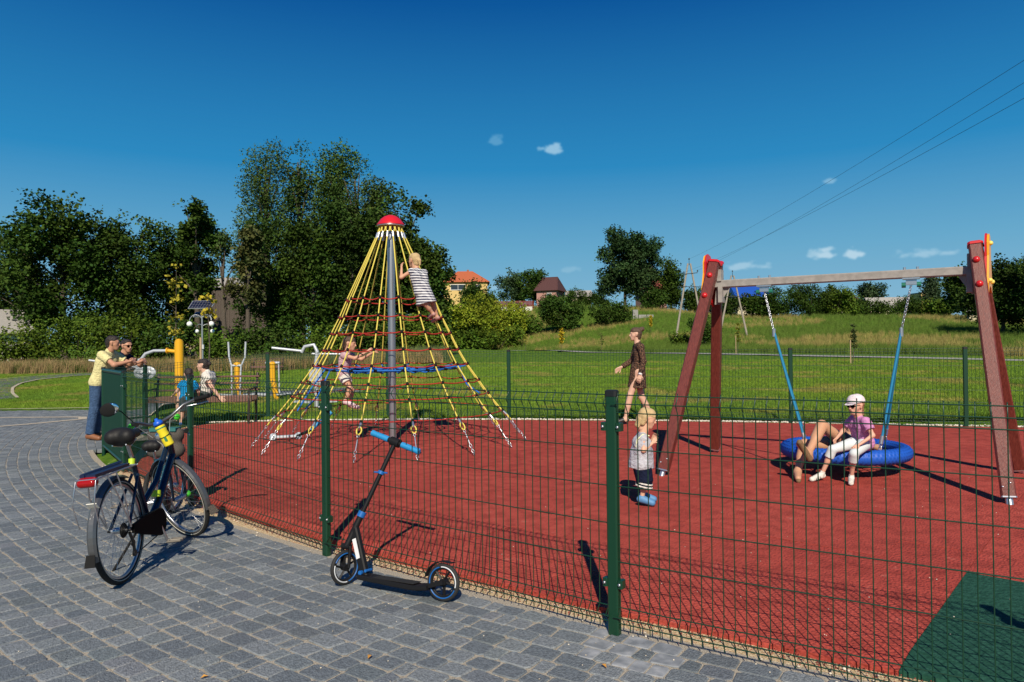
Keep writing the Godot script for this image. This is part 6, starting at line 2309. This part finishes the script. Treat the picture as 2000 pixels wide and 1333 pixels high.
# ---------------------------------------------------------------- people
func _people() -> void:
	var tan_ := Color(0.46, 0.24, 0.15)
	var fair := Color(0.58, 0.36, 0.26)
	var brown := hair_mat("hair_dark", Color(0.012, 0.008, 0.006), Color(0.035, 0.022, 0.014))
	var blond := hair_mat("hair_blond", Color(0.42, 0.28, 0.12), Color(0.66, 0.50, 0.27))
	var jeans := cloth("jeans", Color(0.055, 0.10, 0.19))
	var navy := cloth("navy", Color(0.010, 0.014, 0.035))
	var white := cloth("white_cloth", Color(0.66, 0.64, 0.58))
	# --- two men leaning on the side run of the fence
	var lemon := cloth("lemon_shirt", Color(0.66, 0.60, 0.30))
	var J := {"pelvis": V(-7.26, 1.01, 12.6), "chest": V(-7.14, 1.37, 12.6), "neck": V(-7.08, 1.55, 12.6), "head": V(-7.02, 1.685, 12.6), "sr": V(-7.11, 1.485, 12.41), "sl": V(-7.11, 1.485, 12.80), "er": V(-6.86, 1.31, 12.35), "el": V(-6.86, 1.31, 12.88), "wr": V(-6.66, 1.375, 12.54), "wl": V(-6.68, 1.40, 12.68), "kr": V(-7.30, 0.54, 12.5), "kl": V(-7.32, 0.54, 12.72), "ar": V(-7.38, 0.085, 12.5), "al": V(-7.42, 0.085, 12.72), "tr": V(-7.20, 0.035, 12.47), "tl": V(-7.24, 0.035, 12.72)}
	person("man in pale yellow polo shirt and blue jeans leaning on the fence", "", J, {"at": V(-7.38, 0, 12.6), "s": 1.03, "fat": 1.1, "hdr": Vector3(0.15, -0.1, -1), "hdl": Vector3(0.15, -0.1, 1), "face": Vector3(1, -0.08, -0.35), "skin": tan_, "short": true, "hair": [], "hairmat": brown, "clothes": [
		["shirt", lemon, [["torso", 0.0, 1.0, 0.016], ["uarm", 0.0, 0.62, 0.022, 0.004]]], ["jeans", jeans, [["hips", 0.0, 1.0, 0.012], ["thigh", 0.0, 1.0, 0.014], ["shin", 0.0, 0.95, 0.022, 0.014]]], ["shoes", paint("shoe_tan", Color(0.22, 0.085, 0.035), 0.5), [["foot", 0.0, 1.0, 0.012]], 0.012]]})
	J = {"pelvis": V(-7.40, 0.98, 13.2), "chest": V(-7.22, 1.33, 13.18), "neck": V(-7.14, 1.50, 13.16), "head": V(-7.07, 1.635, 13.14), "sr": V(-7.16, 1.44, 13.0), "sl": V(-7.19, 1.44, 13.37), "er": V(-6.95, 1.28, 12.94), "el": V(-6.96, 1.28, 13.42), "wr": V(-6.76, 1.365, 13.10), "wl": V(-6.80, 1.39, 13.24), "kr": V(-7.44, 0.52, 13.1), "kl": V(-7.46, 0.52, 13.3), "ar": V(-7.52, 0.085, 13.1), "al": V(-7.56, 0.085, 13.3), "tr": V(-7.34, 0.035, 13.08), "tl": V(-7.38, 0.035, 13.3)}
	var m2 := person("man in black shirt and dark sunglasses leaning beside the yellow shirted man", "", J, {"at": V(-7.6, 0, 13.2), "fat": 1.1, "hdr": Vector3(0.15, -0.1, -1), "hdl": Vector3(0.15, -0.1, 1), "face": Vector3(0.9, -0.05, 0.42), "skin": tan_, "short": true, "hair": [], "hairmat": brown, "clothes": [
		["shirt", navy, [["torso", 0.0, 1.0, 0.016], ["uarm", 0.0, 0.62, 0.022, 0.004]]], ["trousers", cloth("dark_trousers", Color(0.03, 0.035, 0.05)), [["hips", 0.0, 1.0, 0.012], ["thigh", 0.0, 1.0, 0.014], ["shin", 0.0, 0.95, 0.02, 0.012]]], ["shoes", paint("shoe_dark", Color(0.02, 0.02, 0.02), 0.5), [["foot", 0.0, 1.0, 0.012]], 0.012]]})
	_glasses(m2, V(-7.07, 1.635, 13.14) - V(-7.6, 0, 13.2), Vector3(0.9, -0.05, 0.42), 1.0)
	# --- woman on the bench and child in blue before her
	J = {"pelvis": V(-5.72, 0.745, 13.36), "chest": V(-5.66, 1.00, 13.36), "neck": V(-5.69, 1.14, 13.34), "head": V(-5.75, 1.265, 13.32), "sr": V(-5.68, 1.085, 13.53), "sl": V(-5.64, 1.085, 13.18), "er": V(-5.86, 0.88, 13.56), "el": V(-5.50, 0.88, 13.10), "wr": V(-6.06, 0.80, 13.46), "wl": V(-5.36, 0.685, 13.12), "kl": V(-6.12, 0.735, 13.22), "kr": V(-6.12, 0.735, 13.46), "al": V(-6.16, 0.28, 13.14), "ar": V(-6.16, 0.28, 13.44), "tl": V(-6.32, 0.225, 13.10), "tr": V(-6.32, 0.225, 13.42)}
	person("dark haired woman in white shirt sitting on the bench leaning back", "", J, {"at": V(-5.8, 0.19, 13.3), "s": 0.95, "face": Vector3(-1, -0.02, 0.12), "skin": fair, "hair": [[Vector3(0, 0.02, -0.09), Vector3(0, 0.03, -0.12), 0.045, 0.042], [Vector3(0.06, 0.0, -0.02), Vector3(0.06, -0.04, -0.03), 0.03, 0.02], [Vector3(-0.06, 0.0, -0.02), Vector3(-0.06, -0.04, -0.03), 0.03, 0.02]], "hairmat": brown, "hdl": Vector3(0.5, -0.3, 0.4), "clothes": [
		["shirt", white, [["torso", 0.0, 1.0, 0.018], ["uarm", 0.0, 0.55, 0.026, 0.006]]], ["shorts", noisy("dark_print", [Color(0.02, 0.025, 0.03), Color(0.06, 0.07, 0.075), Color(0.3, 0.32, 0.3)], [0.3, 0.65, 0.9], 5.0, 0.9, 0.06), [["hips", 0.0, 1.0, 0.014], ["thigh", 0.0, 0.75, 0.022, 0.012]]], ["shoes", paint("shoe_dark", Color(), 0.5), [["foot", 0.0, 1.0, 0.008]], 0.012]]})
	J = {"pelvis": V(-5.84, 0.69, 12.84), "chest": V(-5.82, 0.90, 12.86), "neck": V(-5.82, 1.005, 12.87), "head": V(-5.82, 1.115, 12.88), "sr": V(-5.70, 0.96, 12.83), "sl": V(-5.94, 0.96, 12.90), "er": V(-5.66, 0.80, 12.92), "el": V(-6.03, 0.81, 12.86), "wr": V(-5.72, 0.72, 13.05), "wl": V(-6.14, 0.74, 12.96), "kr": V(-5.78, 0.45, 12.86), "kl": V(-5.93, 0.45, 12.86), "ar": V(-5.77, 0.24, 12.84), "al": V(-5.95, 0.24, 12.84), "tr": V(-5.80, 0.205, 12.95), "tl": V(-6.00, 0.205, 12.94)}
	person("child in bright blue shirt and dark shorts standing at the bench", "", J, {"at": V(-5.85, 0.18, 12.85), "s": 0.6, "hs": 0.86, "fat": 1.15, "face": Vector3(-0.5, -0.1, -0.85), "skin": fair, "short": true, "hair": [], "hairmat": brown, "cell": 0.012, "clothes": [
		["shirt", cloth("sky_shirt", Color(0.01, 0.26, 0.58)), [["torso", 0.0, 1.0, 0.016], ["uarm", 0.0, 0.6, 0.02, 0.006]]], ["shorts", cloth("grey_shorts", Color(0.06, 0.07, 0.085)), [["hips", 0.0, 1.0, 0.014], ["thigh", 0.0, 0.95, 0.02, 0.012]]], ["shoes", paint("shoe_blue", Color(0.03, 0.08, 0.25), 0.5), [["foot", 0.0, 1.0, 0.010]], 0.01]]})
	# --- woman walking
	var lace := noisy("lace", [Color(0.006, 0.005, 0.004), Color(0.03, 0.017, 0.011), Color(0.19, 0.10, 0.06)], [0.42, 0.5, 0.62], 1.3, 0.85, 0.05, 4.0, 91)
	J = {"pelvis": V(2.20, 1.08, 12.55), "chest": V(2.21, 1.41, 12.55), "neck": V(2.20, 1.585, 12.55), "head": V(2.165, 1.735, 12.55), "sl": V(2.22, 1.525, 12.37), "sr": V(2.21, 1.525, 12.73), "el": V(2.26, 1.27, 12.33), "er": V(2.14, 1.28, 12.78), "wl": V(2.20, 1.05, 12.31), "wr": V(1.94, 1.16, 12.74), "kl": V(2.04, 0.67, 12.48), "kr": V(2.27, 0.64, 12.63), "al": V(1.96, 0.265, 12.48), "ar": V(2.44, 0.315, 12.63), "tl": V(1.80, 0.215, 12.47), "tr": V(2.33, 0.215, 12.64)}
	var fem := person("woman in short brown and black lace dress walking along the far edge", "", J, {"at": V(2.13, 0.18, 12.55), "s": 0.95, "fat": 0.86, "face": Vector3(-1, 0.0, 0.03), "skin": fair, "hair": [[Vector3(0, 0.085, -0.09), Vector3(0, 0.10, -0.125), 0.048, 0.045], [Vector3(0.045, 0.0, -0.04), Vector3(0.05, -0.07, -0.05), 0.04, 0.02], [Vector3(-0.045, 0.0, -0.04), Vector3(-0.05, -0.07, -0.05), 0.04, 0.02]], "hairmat": hair_mat("hair_brown", Color(0.05, 0.028, 0.016), Color(0.13, 0.075, 0.04)), "curl": 0.3, "clothes": [
		["dress", lace, [["torso", 0.0, 1.0, 0.012], ["uarm", 0.0, 1.0, 0.012], ["farm", 0.0, 0.92, 0.012, 0.008], [V(2.20, 1.15, 12.55), V(2.18, 0.80, 12.55), 0.13, 0.165, 1]]], ["shoes", paint("shoe_dark", Color(), 0.5), [["foot", 0.0, 1.0, 0.006]], 0.012]]})
	var wa := MB.new()
	wa.tube([V(2.203, 1.075, 12.31) - V(2.13, 0.18, 12.55), V(2.196, 1.045, 12.31) - V(2.13, 0.18, 12.55)], 0.034, 14)
	part("watch", wa, paint("watch_white", Color(0.75, 0.75, 0.75), 0.3), fem)
	# --- toddler behind the mesh
	J = {"pelvis": V(1.17, 0.455, 6.55), "chest": V(1.175, 0.635, 6.55), "neck": V(1.19, 0.74, 6.55), "head": V(1.225, 0.865, 6.55), "sr": V(1.175, 0.705, 6.45), "sl": V(1.185, 0.705, 6.66), "er": V(1.165, 0.595, 6.42), "el": V(1.22, 0.60, 6.67), "wr": V(1.255, 0.655, 6.455), "wl": V(1.275, 0.675, 6.56), "kr": V(1.185, 0.30, 6.48), "kl": V(1.205, 0.30, 6.62), "ar": V(1.155, 0.155, 6.48), "al": V(1.20, 0.155, 6.63), "tr": V(1.245, 0.118, 6.455), "tl": V(1.29, 0.118, 6.615)}
	var tod := person("blond toddler in grey vest and navy shorts standing on the red ground", "", J, {"at": V(1.18, 0.09, 6.55), "s": 0.52, "hs": 0.76, "fat": 1.38, "face": Vector3(1, -0.28, 0.12), "skin": Color(0.62, 0.36, 0.24), "cell": 0.009, "curl": 0.5, "hdr": Vector3(0.6, 0.7, -0.35), "hdl": Vector3(0.4, 0.8, 0.4), "hair": [[Vector3(0.055, 0.02, -0.03), Vector3(0.06, -0.06, -0.04), 0.045, 0.03], [Vector3(-0.055, 0.02, -0.03), Vector3(-0.06, -0.06, -0.04), 0.045, 0.03], [Vector3(0, -0.02, -0.07), Vector3(0, -0.10, -0.09), 0.06, 0.035], [Vector3(0.04, -0.03, -0.07), Vector3(0.05, -0.115, -0.08), 0.035, 0.015], [Vector3(-0.04, -0.03, -0.07), Vector3(-0.05, -0.115, -0.08), 0.035, 0.015], [Vector3(0.02, 0.075, 0.055), Vector3(0.045, 0.045, 0.078), 0.026, 0.012], [Vector3(-0.02, 0.075, 0.055), Vector3(-0.045, 0.045, 0.078), 0.026, 0.012]], "hairmat": blond, "clothes": [
		["vest", cloth("grey_vest", Color(0.46, 0.46, 0.50)), [["torso", 0.0, 1.0, 0.013], [V(1.172, 0.56, 6.55), V(1.165, 0.42, 6.55), 0.105, 0.118, 1]], 0.009], ["shorts", navy, [["hips", 0.0, 1.0, 0.014], ["thigh", 0.0, 1.0, 0.022, 0.026], ["shin", 0.0, 0.38, 0.040, 0.012]], 0.009], ["hem_stripe", white, [["shin", 0.02, 0.12, 0.046, 0.003], ["shin", 0.20, 0.30, 0.051, 0.003]], 0.006], ["clogs", paint("clog_blue", Color(0.08, 0.22, 0.42), 0.6), [["foot", 0.0, 1.0, 0.014]], 0.008]]})
	var trim := MB.new()
	for e in [[V(1.225, 0.72, 6.455), V(1.165, 0.735, 6.44), V(1.115, 0.69, 6.445), V(1.105, 0.62, 6.45)]]:
		var pp := []
		for q in e: pp.append(q - V(1.18, 0.09, 6.55))
		trim.tube(pp, 0.007, 6)
	part("vest_trim", trim, paint("trim_lemon", Color(0.72, 0.72, 0.42), 0.8), tod)
	# --- girl high on the ropes
	var stripes := StandardMaterial3D.new()
	var im := Image.create(32, 64, false, Image.FORMAT_RGB8)
	for y in 64:
		for x in 32:
			var wob := int(2.0 * sin(x * 0.4 + y))
			im.set_pixel(x, y, lin(0.012, 0.015, 0.05) if posmod(y + (wob if posmod(x, 16) < 2 else 0), 16) < 8 else lin(0.66, 0.66, 0.66))
	stripes.albedo_texture = ImageTexture.create_from_image(im)
	stripes.uv1_triplanar = true
	stripes.uv1_scale = Vector3(6.5, 6.5, 6.5)
	stripes.roughness = 0.9
	J = {"pelvis": V(-1.27, 2.34, 10.28), "chest": V(-1.33, 2.56, 10.30), "neck": V(-1.365, 2.675, 10.32), "head": V(-1.40, 2.80, 10.34), "sr": V(-1.26, 2.635, 10.40), "sl": V(-1.43, 2.635, 10.22), "er": V(-1.30, 2.60, 10.58), "el": V(-1.57, 2.55, 10.22), "wr": V(-1.42, 2.72, 10.60), "wl": V(-1.58, 2.71, 10.32), "kr": V(-1.14, 2.20, 10.36), "kl": V(-1.23, 2.17, 10.20), "ar": V(-1.085, 1.985, 10.42), "al": V(-1.13, 2.03, 10.29), "tr": V(-1.16, 1.93, 10.48), "tl": V(-1.20, 1.985, 10.38)}
	person("blond girl in black and white striped dress climbing high on the ropes", "children climbing the rope pyramid", J, {"at": V(-1.2, 1.93, 10.3), "s": 0.64, "hs": 0.86, "fat": 1.15, "face": Vector3(-0.75, 0.05, -0.65), "skin": Color(0.55, 0.30, 0.19), "cell": 0.011, "curl": 0.9, "hair": [[Vector3(0, 0.03, -0.09), Vector3(0, 0.0, -0.13), 0.035, 0.03], [Vector3(0, 0.0, -0.13), Vector3(0, -0.07, -0.145), 0.03, 0.016]], "hairmat": blond, "clothes": [
		["dress", stripes, [["torso", 0.0, 1.0, 0.016], ["uarm", 0.0, 0.2, 0.014, 0.002], [V(-1.28, 2.42, 10.28), V(-1.22, 2.17, 10.27), 0.105, 0.15, 1]], 0.010], ["sandals", paint("sandal_pink", Color(0.42, 0.22, 0.19), 0.6), [["foot", 0.0, 1.0, 0.007]], 0.009]]})
	# --- girl standing inside the net
	J = {"pelvis": V(-2.50, 1.16, 10.6), "chest": V(-2.47, 1.38, 10.6), "neck": V(-2.44, 1.49, 10.6), "head": V(-2.40, 1.61, 10.6), "sr": V(-2.46, 1.445, 10.47), "sl": V(-2.46, 1.445, 10.73), "er": V(-2.29, 1.40, 10.42), "el": V(-2.27, 1.38, 10.78), "wr": V(-2.11, 1.50, 10.45), "wl": V(-2.07, 1.49, 10.74), "kr": V(-2.38, 0.96, 10.51), "kl": V(-2.40, 0.93, 10.70), "ar": V(-2.45, 0.77, 10.51), "al": V(-2.42, 0.71, 10.70), "tr": V(-2.34, 0.72, 10.50), "tl": V(-2.31, 0.665, 10.70)}
	person("girl in pale pink top and white shorts standing inside the rope net", "children climbing the rope pyramid", J, {"at": V(-2.45, 0.68, 10.6), "s": 0.64, "hs": 0.86, "fat": 1.1, "face": Vector3(1, -0.1, 0.1), "skin": Color(0.52, 0.28, 0.18), "cell": 0.011, "curl": 0.9, "hair": [[Vector3(0, 0.0, -0.09), Vector3(0, -0.09, -0.11), 0.04, 0.02]], "hairmat": hair_mat("hair_brown", Color(), Color()), "clothes": [
		["top", cloth("pink_top", Color(0.50, 0.33, 0.36)), [["torso", 0.0, 1.0, 0.016], ["uarm", 0.0, 0.45, 0.02, 0.005]], 0.010], ["shorts", white, [["hips", 0.0, 1.0, 0.014], ["thigh", 0.0, 0.55, 0.018, 0.01]], 0.010], ["shoes", paint("shoe_pink", Color(0.6, 0.45, 0.47), 0.6), [["foot", 0.0, 1.0, 0.012]], 0.009]]})
	# --- child on the swing
	J = {"pelvis": V(3.65, 0.505, 7.48), "chest": V(3.61, 0.68, 7.46), "neck": V(3.585, 0.775, 7.44), "head": V(3.555, 0.885, 7.43), "sl": V(3.60, 0.735, 7.31), "sr": V(3.59, 0.735, 7.56), "el": V(3.63, 0.60, 7.24), "er": V(3.50, 0.60, 7.62), "wl": V(3.48, 0.51, 7.22), "wr": V(3.40, 0.53, 7.55), "kl": V(3.42, 0.425, 7.20), "kr": V(3.31, 0.435, 7.44), "al": V(3.445, 0.165, 7.32), "ar": V(3.22, 0.165, 7.50), "tl": V(3.40, 0.125, 7.235), "tr": V(3.10, 0.125, 7.46)}
	var kid := person("child in pink T-shirt, white cap and sunglasses sitting on the nest swing", "", J, {"at": V(3.5, 0.1, 7.42), "s": 0.55, "hs": 0.80, "fat": 1.3, "face": Vector3(-1, -0.12, 0.42), "skin": Color(0.62, 0.34, 0.24), "cell": 0.009, "curl": 0.4, "hair": [[Vector3(0, -0.03, -0.085), Vector3(0.0, -0.13, -0.11), 0.035, 0.018], [Vector3(0.055, -0.02, -0.04), Vector3(0.06, -0.09, -0.05), 0.025, 0.014]], "hairmat": hair_mat("hair_sand", Color(0.24, 0.12, 0.06), Color(0.42, 0.24, 0.12)), "clothes": [
		["shirt", cloth("pink_shirt", Color(0.56, 0.24, 0.46)), [["torso", 0.0, 1.0, 0.015], ["uarm", 0.0, 0.6, 0.02, 0.006]], 0.009], ["leggings", noisy("speckled", [Color(0.10, 0.45, 0.48), Color(0.62, 0.64, 0.64), Color(0.64, 0.65, 0.66), Color(0.5, 0.2, 0.35)], [0.2, 0.30, 0.75, 0.92], 6.0, 0.9, 0.06, 0.0, 93), [["hips", 0.0, 1.0, 0.014], ["thigh", 0.0, 1.0, 0.012], ["shin", 0.0, 0.32, 0.016, 0.004]], 0.009], ["socks", white, [["foot", 0.0, 1.0, 0.010], ["shin", 0.9, 1.0, 0.004]], 0.007]]})
	var hd := V(3.555, 0.885, 7.43) - V(3.5, 0.1, 7.42)
	var F := Vector3(-1, -0.12, 0.42).normalized()
	_glasses(kid, hd, F, 0.8)
	var U := (Vector3.UP - F * F.y).normalized()
	var hb := Basis(F.cross(U), U, F)
	var cp := MB.new()
	var cb := []
	for q in [[Vector3(0, 0.055, -0.03), Vector3(0, 0.06, 0.02), 0.098, 0.092]]: cb.append([hd + hb * q[0] * 0.8, hd + hb * q[1] * 0.8, q[2] * 0.8, q[3] * 0.8])
	sdf(cb, 0.007, 0.01, cp, [[-U, (-U).dot(hd + U * 0.035)]])
	var bp := []
	for i in 7:
		var a := lerpf(-1.0, 1.0, i / 6.0)
		bp.append([hd + hb * Vector3(0.075 * a, 0.045, 0.075 + 0.0 * a) * 0.8, hd + hb * Vector3(0.055 * a, 0.036, 0.175 - 0.05 * a * a) * 0.8])
	for i in 6:
		cp.quad(bp[i][0], bp[i + 1][0], bp[i + 1][1], bp[i][1])
		cp.quad(bp[i][0] - U * 0.004, bp[i][1] - U * 0.004, bp[i + 1][1] - U * 0.004, bp[i + 1][0] - U * 0.004)
	part("cap", cp, cloth("cap_white", Color(0.72, 0.64, 0.67)), kid)
	# shoe straps over the white socks
	for q in [["tl", "al"], ["tr", "ar"]]:
		var a: Vector3 = J[q[1]] - V(3.5, 0.1, 7.42)
		var b: Vector3 = J[q[0]] - V(3.5, 0.1, 7.42)
		var sm := MB.new()
		for t in [0.3, 0.5, 0.7]:
			var c := a.lerp(b, t)
			sm.torus(c + Vector3(0, -0.012, 0), look(b - a), 0.030 - 0.004 * t, 0.0035, 16, 5)
		part("strap", sm, mats["rubber_black"], kid)
	# lettering on the shirt
	var fnt := SystemFont.new()
	fnt.font_names = PackedStringArray(["Droid Serif"])
	var ln := 0
	for tx in ["ncou", "co", "ki"]:
		var tm := TextMesh.new()
		tm.text = tx
		tm.font = fnt
		tm.font_size = 24
		tm.pixel_size = 0.0016
		tm.depth = 0.002
		tm.material = paint("print_plum", Color(0.08, 0.03, 0.10), 0.8)
		var tn := MeshInstance3D.new()
		tn.name = "lettering"
		tn.mesh = tm
		var TF := Vector3(-0.90, 0.0, 0.45).normalized()
		tn.transform = Transform3D(Basis(Vector3.UP.cross(TF), Vector3.UP, TF), V(3.60, 0.70 - ln * 0.045, 7.44) - V(3.5, 0.1, 7.42) + TF * 0.086)
		kid.add_child(tn, true)
		ln += 1
	# --- adult lying back in the ring, knees up
	J = {"pelvis": V(3.62, 0.41, 7.90), "chest": V(3.80, 0.40, 8.18), "neck": V(3.90, 0.42, 8.32), "head": V(3.96, 0.45, 8.42), "sl": V(3.95, 0.39, 8.10), "sr": V(3.66, 0.39, 8.29), "el": V(4.02, 0.37, 7.92), "er": V(3.50, 0.42, 8.20), "wl": V(3.87, 0.42, 7.78), "wr": V(3.42, 0.44, 8.05), "kl": V(3.30, 0.66, 7.66), "kr": V(3.17, 0.44, 7.80), "al": V(3.06, 0.40, 7.44), "ar": V(3.00, 0.18, 7.58), "tl": V(2.95, 0.50, 7.40), "tr": V(2.95, 0.14, 7.44)}
	person("adult with bare legs lying back in the nest swing behind the child", "", J, {"at": V(3.4, 0.1, 7.7), "s": 0.96, "fat": 0.95, "face": Vector3(-0.3, 0.9, 0.35), "up": Vector3(0.5, 0.2, -0.8), "skin": Color(0.50, 0.27, 0.16), "hair": [], "hairmat": brown, "cell": 0.012, "clothes": [
		["shirt", cloth("ash_shirt", Color(0.42, 0.42, 0.41)), [["torso", 0.0, 1.0, 0.014], ["uarm", 0.0, 0.6, 0.02, 0.004]]], ["shorts", cloth("taupe_shorts", Color(0.16, 0.15, 0.14)), [["hips", 0.0, 1.0, 0.012], ["thigh", 0.0, 0.35, 0.018, 0.008]]], ["sandals", noisy("sandal_tan", [Color(0.12, 0.07, 0.035), Color(0.26, 0.17, 0.09)], [0.3, 0.7], 10.0, 0.8), [[V(3.065, 0.345, 7.425), V(2.945, 0.52, 7.375), 0.033, 0.031], [V(3.02, 0.13, 7.60), V(2.945, 0.118, 7.42), 0.028, 0.026]], 0.009]]})
	# --- figure far down the gravel path
	var gx := -4.6
	var gd := 102.0
	var gy := ground(gx, gd) + 0.04
	J = {"pelvis": V(gx, gy + 0.92, gd), "chest": V(gx, gy + 1.22, gd), "neck": V(gx, gy + 1.39, gd), "head": V(gx, gy + 1.53, gd), "sl": V(gx - 0.18, gy + 1.33, gd), "sr": V(gx + 0.18, gy + 1.33, gd), "el": V(gx - 0.25, gy + 1.08, gd), "er": V(gx + 0.25, gy + 1.08, gd), "wl": V(gx - 0.22, gy + 0.86, gd - 0.1), "wr": V(gx + 0.24, gy + 0.86, gd - 0.1), "kl": V(gx - 0.08, gy + 0.5, gd + 0.12), "kr": V(gx + 0.08, gy + 0.5, gd - 0.06), "al": V(gx - 0.08, gy + 0.1, gd + 0.2), "ar": V(gx + 0.08, gy + 0.1, gd - 0.2), "tl": V(gx - 0.08, gy + 0.04, gd + 0.36), "tr": V(gx + 0.08, gy + 0.04, gd - 0.05)}
	person("distant figure in lilac top and black leggings walking on the gravel path", "", J, {"at": V(gx, gy, gd), "s": 0.95, "face": Vector3(0, 0, -1), "skin": fair, "hair": [[Vector3(0, 0.05, -0.09), Vector3(0, 0.02, -0.11), 0.04, 0.03]], "hairmat": brown, "cell": 0.022, "clothes": [
		["top", cloth("lilac_top", Color(0.36, 0.22, 0.46)), [["torso", 0.0, 1.0, 0.02], ["uarm", 0.0, 0.55, 0.02, 0.006]]], ["leggings", cloth("black_leggings", Color(0.012, 0.012, 0.016)), [["hips", 0.0, 1.0, 0.012], ["thigh", 0.0, 1.0, 0.01], ["shin", 0.0, 0.95, 0.01, 0.002]]], ["shoes", paint("shoe_dark", Color(), 0.5), [["foot", 0.0, 1.0, 0.01]]]]})

func _glasses(node: Node3D, head: Vector3, face: Vector3, hs: float) -> void:
	var F := face.normalized()
	var U := (Vector3.UP - F * F.y).normalized()
	var hb := Basis(F.cross(U), U, F)
	var m := MB.new()
	for e in [-1.0, 1.0]:
		m.ellipsoid(head + hb * Vector3(0.034 * e, 0.010, 0.094) * hs, Vector3(0.030, 0.021, 0.006) * hs, hb * Basis(Vector3.UP, 0.25 * e), 14, 8)
		m.tube([head + hb * Vector3(0.062 * e, 0.016, 0.088) * hs, head + hb * Vector3(0.080 * e, 0.014, 0.0) * hs], 0.004 * hs, 6)
	m.tube([head + hb * Vector3(-0.01, 0.016, 0.1) * hs, head + hb * Vector3(0.01, 0.016, 0.1) * hs], 0.004 * hs, 6)
	part("sunglasses", m, paint("lens_dark", Color(0.006, 0.005, 0.006), 0.08), node)
